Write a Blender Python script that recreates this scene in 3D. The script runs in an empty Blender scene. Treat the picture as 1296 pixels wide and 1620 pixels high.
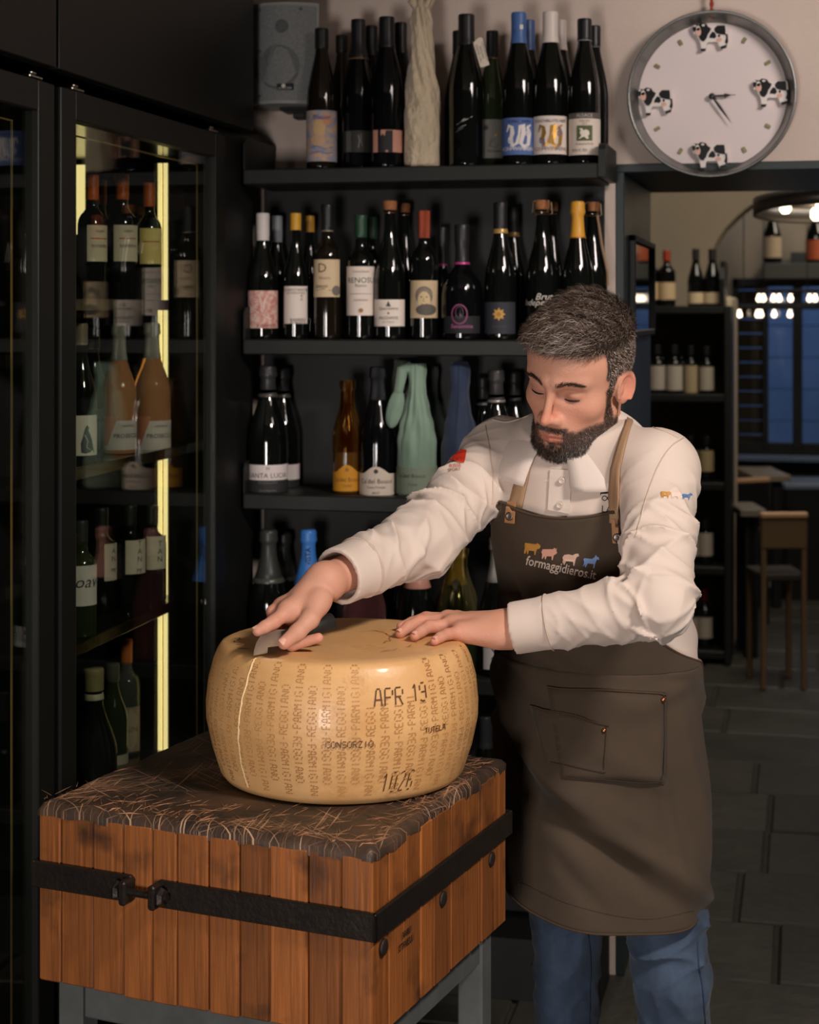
import bpy, math, random
import numpy as np
from mathutils import Vector, Matrix

SC = bpy.context.scene
COL = SC.collection
# ------------------------------------------------------------------ camera, world, lights, exposure
YAW = math.radians(13.0)
CS, SN = math.cos(YAW), math.sin(YAW)
CAMZ, FPX, HX, HY = 1.58, 2700.0, 648.0, 490.0

def cw(c, d, z=0.0):
    """camera-aligned plan coordinates (right, ahead, up) -> world"""
    return Vector((c * CS - d * SN, c * SN + d * CS, z))

cam_data = bpy.data.cameras.new('camera')
cam = bpy.data.objects.new('camera', cam_data)
COL.objects.link(cam)
cam.location = (0, 0, CAMZ)
cam.rotation_euler = (math.radians(90), 0, YAW)
cam_data.sensor_fit = 'HORIZONTAL'
cam_data.sensor_width = 36.0
cam_data.lens = FPX / 1296 * 36.0
cam_data.shift_y = -(810 - HY) / 1296
cam_data.clip_start = 0.05
cam_data.dof.use_dof = True
cam_data.dof.focus_distance = 2.62
cam_data.dof.aperture_fstop = 8.0
SC.camera = cam

world = bpy.data.worlds.new('world')
SC.world = world
world.use_nodes = True
bg = world.node_tree.nodes['Background']
bg.inputs[0].default_value = (1.0, 0.86, 0.76, 1)
bg.inputs[1].default_value = 0.03

def area(name, loc, target, sx, sy, power, col):
    l = bpy.data.lights.new(name, 'AREA')
    l.shape = 'RECTANGLE'; l.size = sx; l.size_y = sy; l.energy = power; l.color = col
    o = bpy.data.objects.new(name, l); COL.objects.link(o)
    o.location = loc
    o.rotation_euler = (Vector(target) - Vector(loc)).to_track_quat('-Z', 'Y').to_euler()
    return o

area('shopfront_light', cw(-0.75, -0.5, 0.90), cw(0.0, 3.2, 1.35), 0.5, 0.7, 52, (1.0, 0.92, 0.88))
sp = bpy.data.lights.new('ceiling_light', 'SPOT'); sp.energy = 300; sp.color = (1.0, 0.89, 0.81); sp.spot_size = math.radians(60); sp.spot_blend = 0.45; sp.shadow_soft_size = 0.2
so = bpy.data.objects.new('ceiling_light', sp); COL.objects.link(so); so.location = cw(1.25, 1.2, 2.75)
so.rotation_euler = (cw(0.15, 2.8, 1.1) - cw(1.25, 1.2, 2.75)).to_track_quat('-Z', 'Y').to_euler()
sp2 = bpy.data.lights.new('wall_spot', 'SPOT'); sp2.energy = 150; sp2.color = (1.0, 0.88, 0.82); sp2.spot_size = math.radians(64); sp2.spot_blend = 0.8; sp2.shadow_soft_size = 0.32
so2 = bpy.data.objects.new('wall_spot', sp2); COL.objects.link(so2); so2.location = cw(1.45, 2.2, 2.72)
so2.rotation_euler = (cw(1.0, 4.1, 2.05) - cw(1.45, 2.2, 2.72)).to_track_quat('-Z', 'Y').to_euler()
area('back_room_light', cw(1.7, 6.6, 2.8), cw(1.6, 7.6, 0.0), 1.2, 1.2, 30, (1.0, 0.88, 0.74))
area('far_wall_fill', cw(2.9, 9.0, 2.85), cw(2.6, 10.0, 1.6), 0.6, 0.6, 13, (1.0, 0.86, 0.70))  # fill light added to brighten the far wall
area('dusk_light', cw(2.6, 10.6, 3.4), cw(2.3, 12.4, 0.9), 3.0, 2.0, 52, (0.36, 0.55, 1.0))

SC.view_settings.view_transform = 'Standard'
SC.view_settings.look = 'None'
SC.view_settings.gamma = 1.0
SC.view_settings.use_curve_mapping = False
SC.view_settings.exposure = 0.0
try:
    SC.cycles.max_bounces = 10
    SC.cycles.transparent_max_bounces = 16
    SC.cycles.caustics_reflective = False
    SC.cycles.caustics_refractive = False
    SC.cycles.sample_clamp_indirect = 4.0
except Exception:
    pass

# ------------------------------------------------------------------ helpers: placing
def ray_ang(px):
    return math.atan((px - HX) / FPX) - YAW

def depth(x, y):
    return -x * SN + y * CS

def onY(px, Y):          # world x and depth where a column of view meets a wall-parallel plane
    x = Y * math.tan(ray_ang(px)); return x, depth(x, Y)

def onX(px, X):
    Y = X / math.tan(ray_ang(px)); return Y, depth(X, Y)

def zat(py, d):
    return CAMZ + (HY - py) / FPX * d

def V(px, py, d):        # camera-aligned coordinates of a point at depth d
    return np.array(((px - HX) / FPX * d, d, CAMZ + (HY - py) / FPX * d))

# ------------------------------------------------------------------ helpers: materials
MATS = {}
def srgb(r, g, b):
    f = lambda c: (c / 12.92 if c <= 0.04045 else ((c + 0.055) / 1.055) ** 2.4)
    return (f(r / 255), f(g / 255), f(b / 255), 1)

def nd(nt, t, **kw):
    n = nt.nodes.new(t)
    for k, v in kw.items(): setattr(n, k, v)
    return n

def mat(name, col, rough=0.5, metal=0.0, spec=0.5, noise=None, bump=None, emit=None, trans=0.0, ior=1.45,
        coat=0.0, sheen=0.0, obj_rand=0.0, attr=None, alpha=1.0):
    """noise=(scale xyz, second colour, contrast)  bump=(scale xyz, strength, distance)"""
    if name in MATS: return MATS[name]
    m = bpy.data.materials.new(name); m.use_nodes = True; MATS[name] = m
    nt = m.node_tree; b = nt.nodes['Principled BSDF']
    b.inputs['Base Color'].default_value = col
    b.inputs['Roughness'].default_value = rough
    b.inputs['Metallic'].default_value = metal
    b.inputs['Specular IOR Level'].default_value = spec
    b.inputs['IOR'].default_value = ior
    b.inputs['Transmission Weight'].default_value = trans
    b.inputs['Coat Weight'].default_value = coat
    b.inputs['Alpha'].default_value = alpha
    if sheen:
        b.inputs['Sheen Weight'].default_value = sheen
        b.inputs['Sheen Roughness'].default_value = 0.5
    if emit:
        b.inputs['Emission Color'].default_value = emit[0]
        b.inputs['Emission Strength'].default_value = emit[1]
    src = None
    tc = nd(nt, 'ShaderNodeTexCoord')
    if attr:
        a = nd(nt, 'ShaderNodeAttribute', attribute_name=attr); src = a.outputs['Color']
    if noise:
        mp = nd(nt, 'ShaderNodeMapping'); mp.inputs['Scale'].default_value = noise[0]
        nt.links.new(tc.outputs['Object'], mp.inputs['Vector'])
        n = nd(nt, 'ShaderNodeTexNoise'); n.inputs['Scale'].default_value = 1.0
        n.inputs['Detail'].default_value = 6; n.inputs['Roughness'].default_value = 0.62
        nt.links.new(mp.outputs[0], n.inputs['Vector'])
        r = nd(nt, 'ShaderNodeValToRGB'); c = noise[2]
        r.color_ramp.elements[0].position = 0.5 - c; r.color_ramp.elements[1].position = 0.5 + c
        nt.links.new(n.outputs['Fac'], r.inputs['Fac'])
        mx = nd(nt, 'ShaderNodeMix', data_type='RGBA')
        nt.links.new(r.outputs['Color'], mx.inputs['Factor'])
        if src is not None: nt.links.new(src, mx.inputs[6])
        else: mx.inputs[6].default_value = col
        if src is not None:
            mx.blend_type = 'MULTIPLY'
        mx.inputs[7].default_value = noise[1]
        src = mx.outputs[2]
    if obj_rand:
        oi = nd(nt, 'ShaderNodeObjectInfo'); hs = nd(nt, 'ShaderNodeHueSaturation')
        mr = nd(nt, 'ShaderNodeMapRange'); mr.inputs['To Min'].default_value = 1 - obj_rand; mr.inputs['To Max'].default_value = 1 + obj_rand
        nt.links.new(oi.outputs['Random'], mr.inputs['Value']); nt.links.new(mr.outputs[0], hs.inputs['Value'])
        if src is not None: nt.links.new(src, hs.inputs['Color'])
        else: hs.inputs['Color'].default_value = col
        src = hs.outputs[0]
    if src is not None: nt.links.new(src, b.inputs['Base Color'])
    if bump:
        mp = nd(nt, 'ShaderNodeMapping'); mp.inputs['Scale'].default_value = bump[0]
        nt.links.new(tc.outputs['Object'], mp.inputs['Vector'])
        n = nd(nt, 'ShaderNodeTexNoise'); n.inputs['Scale'].default_value = 1.0; n.inputs['Detail'].default_value = 4
        nt.links.new(mp.outputs[0], n.inputs['Vector'])
        bp = nd(nt, 'ShaderNodeBump'); bp.inputs['Strength'].default_value = bump[1]; bp.inputs['Distance'].default_value = bump[2]
        nt.links.new(n.outputs['Fac'], bp.inputs['Height']); nt.links.new(bp.outputs[0], b.inputs['Normal'])
    return m

def plain(rgb, rough=0.6, **kw):
    return mat('paint_%d_%d_%d' % rgb + ('_%d' % round(rough * 100)) + ('_m' if kw.get('metal') else ''), srgb(*rgb), rough, **kw)

# ------------------------------------------------------------------ helpers: geometry (vertex / face lists)
def mesh(name, vs, fs, smooth=False, cols=None):
    me = bpy.data.meshes.new(name)
    vs = np.asarray(vs, dtype=np.float32).reshape(-1, 3)
    if isinstance(fs, np.ndarray):
        n, k = fs.shape
        me.vertices.add(len(vs)); me.vertices.foreach_set('co', vs.ravel())
        me.loops.add(n * k); me.loops.foreach_set('vertex_index', fs.astype(np.int32).ravel())
        me.polygons.add(n); me.polygons.foreach_set('loop_start', np.arange(0, n * k, k, dtype=np.int32))
        me.update(calc_edges=True)
    else:
        me.from_pydata([tuple(map(float, v)) for v in vs], [], fs)
    if smooth: me.polygons.foreach_set('use_smooth', [True] * len(me.polygons))
    if cols is not None:
        a = me.color_attributes.new('Col', 'FLOAT_COLOR', 'POINT')
        c = np.ones((len(vs), 4), np.float32); c[:, :3] = cols
        a.data.foreach_set('color', c.ravel())
    me.update()
    return me

def obj(name, me, material=None, parent=None, loc=None, rot=None, scale=None):
    o = bpy.data.objects.new(name, me); COL.objects.link(o)
    if material is not None and len(me.materials) == 0: me.materials.append(material)
    if parent is not None: o.parent = parent
    if loc is not None: o.location = loc
    if rot is not None: o.rotation_euler = rot
    if scale is not None: o.scale = scale
    return o

def thing(name, label, cat, loc=(0, 0, 0), rotz=0.0, group=None):
    o = bpy.data.objects.new(name, None); COL.objects.link(o)
    o.empty_display_size = 0.05
    o.location = loc; o.rotation_euler = (0, 0, rotz)
    o['label'] = label; o['category'] = cat
    if group: o['group'] = group
    return o

def structure(o):
    o['kind'] = 'structure'; return o

class G:
    """collects shapes into one vertex/face list"""
    def __init__(s): s.v = []; s.f = []
    def add(s, vs, fs, M=None):
        n = len(s.v)
        for v in vs:
            v = Vector(v)
            s.v.append(tuple(M @ v) if M is not None else tuple(v))
        s.f += [tuple(i + n for i in f) for f in fs]
        return s
    def box(s, lo, hi, bev=0.0, M=None):
        vs, fs = boxvf(lo, hi, bev); return s.add(vs, fs, M)
    def tube(s, pts, r, n=8, cap=True, M=None):
        vs, fs = tubevf(pts, r, n, cap); return s.add(vs, fs, M)
    def lathe(s, prof, n=24, M=None):
        vs, fs = lathevf(prof, n); return s.add(vs, fs, M)
    def prism(s, pts, y0, y1, M=None):
        vs, fs = prismvf(pts, y0, y1); return s.add(vs, fs, M)
    def obj(s, name, m, parent=None, smooth=False, **kw):
        return obj(name, mesh(name, s.v, s.f, smooth), m, parent, **kw)

def boxvf(lo, hi, bev=0.0):
    (x0, y0, z0), (x1, y1, z1) = lo, hi
    if x1 < x0: x0, x1 = x1, x0
    if y1 < y0: y0, y1 = y1, y0
    if z1 < z0: z0, z1 = z1, z0
    if bev <= 0:
        v = [(x0, y0, z0), (x1, y0, z0), (x1, y1, z0), (x0, y1, z0), (x0, y0, z1), (x1, y0, z1), (x1, y1, z1), (x0, y1, z1)]
        return v, [(0, 3, 2, 1), (4, 5, 6, 7), (0, 1, 5, 4), (1, 2, 6, 5), (2, 3, 7, 6), (3, 0, 4, 7)]
    b = min(bev, (x1 - x0) * .49, (y1 - y0) * .49, (z1 - z0) * .49)
    v = []; idx = {}
    for sx in (0, 1):
        for sy in (0, 1):
            for sz in (0, 1):
                cx = x1 if sx else x0; cy = y1 if sy else y0; cz = z1 if sz else z0
                ix = cx - b if sx else cx + b; iy = cy - b if sy else cy + b; iz = cz - b if sz else cz + b
                for ax, p in enumerate(((cx, iy, iz), (ix, cy, iz), (ix, iy, cz))):
                    idx[(sx, sy, sz, ax)] = len(v); v.append(p)
    I = lambda a, b_, c, ax: idx[(a, b_, c, ax)]
    f = []
    f.append((I(0,0,0,0), I(0,0,1,0), I(0,1,1,0), I(0,1,0,0))); f.append((I(1,0,0,0), I(1,1,0,0), I(1,1,1,0), I(1,0,1,0)))
    f.append((I(0,0,0,1), I(1,0,0,1), I(1,0,1,1), I(0,0,1,1))); f.append((I(0,1,0,1), I(0,1,1,1), I(1,1,1,1), I(1,1,0,1)))
    f.append((I(0,0,0,2), I(0,1,0,2), I(1,1,0,2), I(1,0,0,2))); f.append((I(0,0,1,2), I(1,0,1,2), I(1,1,1,2), I(0,1,1,2)))
    for a in (0, 1):
        for c in (0, 1):
            f.append((I(0,a,c,1), I(1,a,c,1), I(1,a,c,2), I(0,a,c,2)))
            f.append((I(a,0,c,0), I(a,1,c,0), I(a,1,c,2), I(a,0,c,2)))
            f.append((I(a,c,0,0), I(a,c,1,0), I(a,c,1,1), I(a,c,0,1)))
    for a in (0, 1):
        for c in (0, 1):
            for e in (0, 1): f.append((I(a,c,e,0), I(a,c,e,1), I(a,c,e,2)))
    ctr = Vector(((x0 + x1) / 2, (y0 + y1) / 2, (z0 + z1) / 2)); out = []
    for q in f:
        P = [Vector(v[i]) for i in q]; nrm = (P[1] - P[0]).cross(P[2] - P[0]); mid = sum(P, Vector()) / len(P)
        out.append(q if nrm.dot(mid - ctr) > 0 else tuple(reversed(q)))
    return v, out

def lathevf(prof, n=24):
    """prof: list of (r, z) from bottom to top, r 0 closes"""
    v = []; f = []; rings = []
    for r, z in prof:
        if r < 1e-6: rings.append([len(v)]); v.append((0, 0, z))
        else:
            rings.append(list(range(len(v), len(v) + n)))
            v += [(r * math.cos(2 * math.pi * i / n), r * math.sin(2 * math.pi * i / n), z) for i in range(n)]
    for a, b in zip(rings, rings[1:]):
        for i in range(n):
            j = (i + 1) % n
            if len(a) == 1 and len(b) > 1: f.append((a[0], b[j], b[i]))
            elif len(b) == 1 and len(a) > 1: f.append((a[i], a[j], b[0]))
            elif len(a) > 1: f.append((a[i], a[j], b[j], b[i]))
    return v, f

def tubevf(pts, r, n=8, cap=True):
    pts = [Vector(p) for p in pts]; v = []; f = []
    rr = r if isinstance(r, (list, tuple)) else [r] * len(pts)
    up = Vector((0, 0, 1)); prev = None
    for i, p in enumerate(pts):
        t = (pts[min(i + 1, len(pts) - 1)] - pts[max(i - 1, 0)]).normalized()
        if prev is None:
            a = t.cross(up)
            if a.length < 0.1: a = t.cross(Vector((1, 0, 0)))
        else: a = prev - t * prev.dot(t)
        a.normalize(); prev = a; b = t.cross(a)
        for k in range(n):
            th = 2 * math.pi * k / n
            v.append(tuple(p + (a * math.cos(th) + b * math.sin(th)) * rr[i]))
    for i in range(len(pts) - 1):
        for k in range(n):
            j = (k + 1) % n
            f.append((i * n + k, (i + 1) * n + k, (i + 1) * n + j, i * n + j)[::-1])
    if cap:
        f.append(tuple(range(n))); f.append(tuple(reversed(range((len(pts) - 1) * n, len(pts) * n))))
    return v, f

def prismvf(pts, y0, y1):
    """outline in x,z pushed out along y (y0 front, y1 back)"""
    ar = sum(a[0] * b[1] - b[0] * a[1] for a, b in zip(pts, pts[1:] + pts[:1]))
    if ar < 0: pts = pts[::-1]
    n = len(pts)
    v = [(x, y0, z) for x, z in pts] + [(x, y1, z) for x, z in pts]
    f = [tuple(range(n)), tuple(range(2 * n - 1, n - 1, -1))]
    for i in range(n):
        j = (i + 1) % n; f.append((j, i, i + n, j + n))
    return v, f

_tx = {}
def textvf(s, size=1.0, align='CENTER', shear=0.0, bold=0.0):
    key = (s, align, shear, bold)
    if key not in _tx:
        cu = bpy.data.curves.new('writing', 'FONT'); cu.body = s; cu.align_x = align; cu.align_y = 'CENTER'
        cu.resolution_u = 2; cu.shear = shear; cu.offset = bold
        o = bpy.data.objects.new('writing', cu)
        me = o.to_mesh()
        v = [tuple(x.co) for x in me.vertices]; f = [tuple(p.vertices) for p in me.polygons]
        o.to_mesh_clear(); bpy.data.objects.remove(o); bpy.data.curves.remove(cu)
        _tx[key] = (v, f)
    v, f = _tx[key]
    return [(x * size, y * size) for x, y, _ in v], f

def smooth01(t): t = max(0, min(1, t)); return t * t * (3 - 2 * t)
# ------------------------------------------------------------------ palette
M_wall = mat('plaster_cream', srgb(205, 188, 176), 0.85, noise=((2.5, 2.5, 2.5), srgb(186, 169, 158), 0.25), bump=((60, 60, 60), 0.12, 0.01))
M_back = mat('back_room_plaster', srgb(176, 162, 140), 0.9, noise=((1.5, 1.5, 1.5), srgb(150, 138, 118), 0.3))
M_green = mat('green_black_paint', srgb(38, 49, 49), 0.42, bump=((40, 40, 8), 0.06, 0.01))
M_steel = mat('blackened_steel', srgb(37, 39, 36), 0.5, 0.3, noise=((14, 14, 14), srgb(29, 30, 28), 0.3), bump=((90, 90, 90), 0.08, 0.004))
M_panelblk = mat('black_panel', srgb(15, 16, 15), 0.55)
M_frame = mat('anthracite_lacquer', srgb(20, 21, 18), 0.45, spec=.35)
M_inner = mat('fridge_interior', srgb(14, 14, 12), 0.16, spec=0.6)
M_chrome = mat('brushed_chrome', srgb(190, 186, 176), 0.25, 1.0)
M_led = mat('led_strip', srgb(255, 226, 140), 0.5, emit=(srgb(255, 230, 158), 1.25))
M_ceil = mat('ceiling_paint', srgb(178, 164, 150), 0.9)

def pane_mat():
    m = bpy.data.materials.new('door_glass'); m.use_nodes = True; nt = m.node_tree
    nt.nodes.remove(nt.nodes['Principled BSDF']); out = nt.nodes['Material Output']
    t = nd(nt, 'ShaderNodeBsdfTransparent'); t.inputs[0].default_value = (0.90, 0.93, 0.88, 1)
    g = nd(nt, 'ShaderNodeBsdfGlossy'); g.inputs['Roughness'].default_value = 0.02
    fr = nd(nt, 'ShaderNodeFresnel'); ge = nd(nt, 'ShaderNodeNewGeometry'); mr = nd(nt, 'ShaderNodeMapRange'); mr.inputs['To Min'].default_value = 1.5; mr.inputs['To Max'].default_value = 1 / 1.5; nt.links.new(ge.outputs['Backfacing'], mr.inputs['Value']); nt.links.new(mr.outputs[0], fr.inputs[0])
    mx = nd(nt, 'ShaderNodeMixShader')
    nt.links.new(fr.outputs[0], mx.inputs[0]); nt.links.new(t.outputs[0], mx.inputs[1]); nt.links.new(g.outputs[0], mx.inputs[2])
    nt.links.new(mx.outputs[0], out.inputs[0]); return m
M_pane = pane_mat()

# ------------------------------------------------------------------ the setting: near room
YW = 4.06                 # face of the back wall
XD = -0.434               # where the doorway starts
ZD = 1.925                # underside of the doorway
Y2 = 4.77                 # other face of the thick wall
structure(G().box((-1.95, YW, 0), (XD, Y2, 2.8)).obj('wall_back', M_wall))
structure(G().box((XD, YW, ZD), (2.4, Y2, 2.8)).obj('wall_over_doorway', M_wall))
structure(G().box((1.15, YW, 0), (2.4, Y2, ZD)).obj('wall_right', M_wall))
structure(G().box((-1.95, -0.5, 0), (-1.82, YW, 2.8)).obj('wall_left', M_panelblk))
structure(G().box((-1.95, 0.6, 2.8), (2.4, Y2, 2.9)).obj('ceiling', M_ceil))
d1 = structure(G().box((XD, YW - 0.004, 0), (XD + 0.02, Y2 + 0.005, ZD), 0.002).obj('door_1', M_green))
G().box((XD, YW - 0.006, ZD - 0.02), (1.15, Y2 + 0.005, ZD), 0.002).obj('lintel_board', M_green, d1)
G().box((1.13, YW - 0.004, 0), (1.15, Y2 + 0.005, ZD - 0.02), 0.002).obj('jamb_board', M_green, d1)

# floor: a bed of mortar with stone slabs laid in it
M_stone = mat('dark_stone', srgb(66, 64, 56), 0.55, noise=((3.5, 3.5, 3.5), srgb(40, 40, 36), 0.22), bump=((22, 22, 22), 0.4, 0.012), obj_rand=0.28)
M_mortar = mat('floor_mortar', srgb(66, 62, 54), 0.9, noise=((20, 20, 20), srgb(44, 42, 38), 0.3))
fl = structure(G().box((-1.95, -2.0, -0.1), (4.5, 10.0, -0.012)).obj('floor', M_mortar))
rnd = random.Random(3)
slab_meshes = []
for L in (0.62, 0.8, 0.5):
    vs, fs = boxvf((0.006, 0.006, -0.03), (L - 0.006, 0.394, 0), 0.006)
    slab_meshes.append((L, mesh('slab', vs, fs)))
y = 0.9
while y < 9.6:
    x = -1.6 + rnd.random() * 0.5
    while x < 3.6:
        L, me = rnd.choice(slab_meshes)
        d = depth(x + L / 2, y + 0.2); c = (x + L / 2) * CS + (y + 0.2) * SN
        if d > 2.0:
            px = HX + c / d * FPX; py = HY + CAMZ / d * FPX
            if 520 < px < 1296 + 900 / d and py < 1900:
                obj('slab', me, M_stone, fl, loc=(x, y, rnd.uniform(-0.004, 0.0)))
        x += L
    y += 0.4

# ------------------------------------------------------------------ cupboards over the fridges
XF = -1.25
def cupboard(label, y0, y1):
    t = thing('upper_cabinet', label, 'cabinet', (XF - 0.3, (y0 + y1) / 2, 1.995), group='black cupboards over the wine fridges')
    a = (y1 - y0) / 2
    G().box((-0.27, -a, 0.0), (0.28, a, 0.8), 0.002).obj('body', M_panelblk, t)
    G().box((0.282, -a + 0.0025, 0.0), (0.30, a - 0.0025, 0.8), 0.0015).obj('door', M_frame, t)
cupboard('flat black cupboard door above the glass fridge holding wooden crates', 1.7, 2.722)
cupboard('flat black cupboard door above the lit fridge, beside the speaker', 2.728, 3.80)

# ------------------------------------------------------------------ wine fridges
def fridge(label, y0, y1, shelf_z, led):
    yc = (y0 + y1) / 2; a = (y1 - y0) / 2; Hf = 1.966
    t = thing('wine_fridge', label, 'fridge', (XF, yc, 0), group=None)
    b = G()
    b.box((-0.56, -a, 0.06), (-0.54, a, Hf)); b.box((-0.54, -a, 0.06), (-0.03, -a + 0.02, Hf)); b.box((-0.54, a - 0.02, 0.06), (-0.03, a, Hf))
    b.box((-0.54, -a + 0.02, Hf - 0.05), (-0.03, a - 0.02, Hf)); b.box((-0.54, -a + 0.02, 0.06), (-0.03, a - 0.02, 0.16))
    b.obj('cabinet', M_inner, t)
    G().box((-0.5, -a + 0.01, 0), (-0.04, a - 0.01, 0.06)).obj('plinth', M_panelblk, t)
    d = G(); s = 0.066; r = 0.052
    d.box((-0.028, -a + 0.003, 0.08), (0, -a + s, Hf), 0.002); d.box((-0.028, a - s, 0.08), (0, a - 0.003, Hf), 0.002)
    d.box((-0.028, -a + s, Hf - r), (-0.0005, a - s, Hf), 0.002); d.box((-0.028, -a + s, 0.08), (-0.0005, a - s, 0.16), 0.002)
    dr = d.obj('door', M_frame, t)
    G().box((-0.016, -a + s, 0.16), (-0.012, a - s, Hf - r)).obj('glass_pane', M_pane, dr)
    sp = G(); i = s + 0.05
    for (p, q) in (((-0.027, -a + i, 0.2), (-0.024, -a + i + 0.003, Hf - r - 0.02)), ((-0.027, a - i, 0.2), (-0.024, a - i + 0.003, Hf - r - 0.02)),
                   ((-0.027, -a + i, Hf - r - 0.023), (-0.024, a - i, Hf - r - 0.02))): sp.box(p, q)
    sp.obj('spacer_frame', mat('brass_spacer', srgb(170, 150, 96), 0.35, 0.8), dr)
    for yy in (-a + 0.06, a - 0.09):
        G().box((-0.02, yy, Hf + 0.001), (-0.004, yy + 0.05, Hf + 0.008), 0.002).box((-0.014, yy + 0.01, Hf + 0.008), (-0.006, yy + 0.03, Hf + 0.014), 0.002).obj('hinge', M_chrome, dr)
    for z in shelf_z:
        sh = G().box((-0.52, -a + 0.022, z - 0.014), (-0.092, a - 0.022, z), 0.002).obj('shelf', mat('smoked_glass_shelf', srgb(26, 22, 18), 0.08, spec=0.8), t)
        G().box((-0.092, -a + 0.022, z - 0.02), (-0.086, a - 0.022, z + 0.002), 0.001).obj('shelf_edge', mat('dark_chrome', srgb(120, 112, 96), 0.2, 1.0), sh)
    if led:
        for xx in (-0.150, -0.137):
            G().box((xx, a - 0.026, 0.18), (xx + 0.0085, a - 0.0205, Hf - 0.06)).obj('light_strip', M_led, t)
        G().box((-0.345, a - 0.026, 1.75), (-0.326, a - 0.0205, Hf - 0.06)).obj('light_strip', M_led, t)
    return t
fridge('glass wine fridge lit by a vertical yellow light strip, beside the wall shelves', 2.735, 3.60, (1.599, 1.279, 0.946, 0.60), True)
fridge('dark glass wine fridge with wooden crates, cut off at the picture edge', 1.86, 2.715, (1.50, 1.10, 0.70, 0.3), False)
structure(G().box((-1.80, 3.602, 0), (-1.287, 3.905, 1.99)).obj('trim_1', M_panelblk))
M_crate = mat('crate_pine', srgb(178, 134, 84), 0.7, noise=((3, 30, 30), srgb(134, 92, 52), 0.3))
for i, (z, h) in enumerate(((1.50, 0.26), (1.10, 0.24), (0.70, 0.26), (0.30, 0.24))):
    t = thing('wooden_crate', 'pine wine crate on the %s shelf of the dark fridge' % ('topmost', 'second', 'third', 'lowest')[i], 'crate', (-1.52, 2.36, z), group='pine crates in the dark fridge')
    for yy in (-0.25, 0.235):
        G().box((-0.16, yy, 0), (0.16, yy + 0.015, h), 0.001).obj('end_board', M_crate, t)
    for k in range(3):
        G().box((0.161, -0.25, k * h / 3 + 0.002), (0.173, 0.25, (k + 1) * h / 3 - 0.004), 0.001).obj('slat', M_crate, t)
    G().box((-0.16, -0.235, 0), (0.16, 0.235, 0.012)).obj('base', M_crate, t)

# ------------------------------------------------------------------ wall shelves
structure(G().box((onY(421, YW)[0], YW - 0.018, 0.02), (onY(957, YW)[0], YW, 1.885)).obj('wall_panel', M_panelblk))
structure(G().box((-1.28, 3.86, 0), (-0.447, YW - 0.02, 0.14)).obj('baseboard_back', M_panelblk))
SX0, SX1, SY0 = -1.278, -0.447, 3.80
SHZ = [1.908, 1.511, 1.150, 0.742, 0.372]
names = ['topmost', 'second', 'third', 'fourth', 'lowest']
for i, z in enumerate(SHZ):
    t = thing('wall_shelf', ('topmost black steel shelf, below the speaker and riesling bottles', 'black steel shelf second from top, level with the hair of the man',
              'black steel shelf third from top, below the cloth-wrapped bottles', 'black steel shelf fourth from top, mostly behind the cheese wheel',
              'lowest black steel shelf, between the block and the apron')[i], 'shelf', ((SX0 + SX1) / 2, SY0, z), group='black steel wall shelves')
    a = (SX1 - SX0) / 2
    G().box((-a, 0, -0.036), (a, 0.238, 0), 0.003).obj('board', M_steel, t)
    pts = [(0.005, 0.0), (0.235, 0.0), (0.235, 0.075), (0.02, 0.075), (0.01, 0.07), (0.005, 0.06)]
    for sx in (-a, a + 0.001):
        g = G(); vs, fs = prismvf(pts, 0, 0.004 if sx < 0 else 0.016)
        g.add([(v[1], v[0], v[2]) for v in vs], [f[::-1] for f in fs]); g.obj('end_plate', M_steel, t, loc=(sx, 0, -0.03 if sx > 0 else 0))
# ------------------------------------------------------------------ bottles
PROF = {
 'riesling': [(0, .004), (.80, .0), (.97, .006), (1, .025), (1, .47), (.985, .52), (.93, .575), (.83, .635), (.70, .70), (.58, .755), (.47, .81), (.41, .86), (.385, .90), (.38, .955), (.43, .957), (.43, .985), (.40, .995), (0, 1)],
 'burgundy': [(0, .004), (.80, .0), (.97, .006), (1, .025), (1, .44), (.98, .48), (.90, .535), (.76, .595), (.62, .65), (.49, .71), (.41, .765), (.37, .83), (.36, .95), (.41, .952), (.41, .985), (.38, .996), (0, 1)],
 'bordeaux': [(0, .004), (.82, .0), (.97, .006), (1, .022), (1, .58), (.985, .615), (.92, .65), (.78, .682), (.60, .705), (.46, .73), (.40, .765), (.385, .82), (.375, .95), (.42, .952), (.42, .985), (.39, .996), (0, 1)],
 'champagne': [(0, .004), (.82, .0), (.97, .006), (1, .025), (1, .39), (.985, .44), (.93, .50), (.83, .56), (.70, .62), (.57, .68), (.46, .74), (.395, .80), (.355, .87), (.345, .93), (.41, .932), (.41, .955), (.36, .962), (.36, .996), (0, 1)],
 'squat': [(0, .004), (.84, .0), (.98, .006), (1, .02), (1, .33), (.99, .40), (.94, .465), (.84, .52), (.68, .565), (.50, .60), (.36, .64), (.30, .70), (.29, .92), (.34, .925), (.34, .985), (0, 1)],
}
def prof_r(kind, t):
    p = PROF[kind]
    for (r0, z0), (r1, z1) in zip(p[1:], p[2:]):
        if z0 <= t <= z1: return r0 + (r1 - r0) * ((t - z0) / max(1e-6, z1 - z0))
    return p[-2][0]
GLASSM = {}
def glass_mesh(kind):
    if kind not in GLASSM:
        vs, fs = lathevf(PROF[kind], 28); GLASSM[kind] = mesh('glass_' + kind, vs, fs, True)
    return GLASSM[kind]
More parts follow.
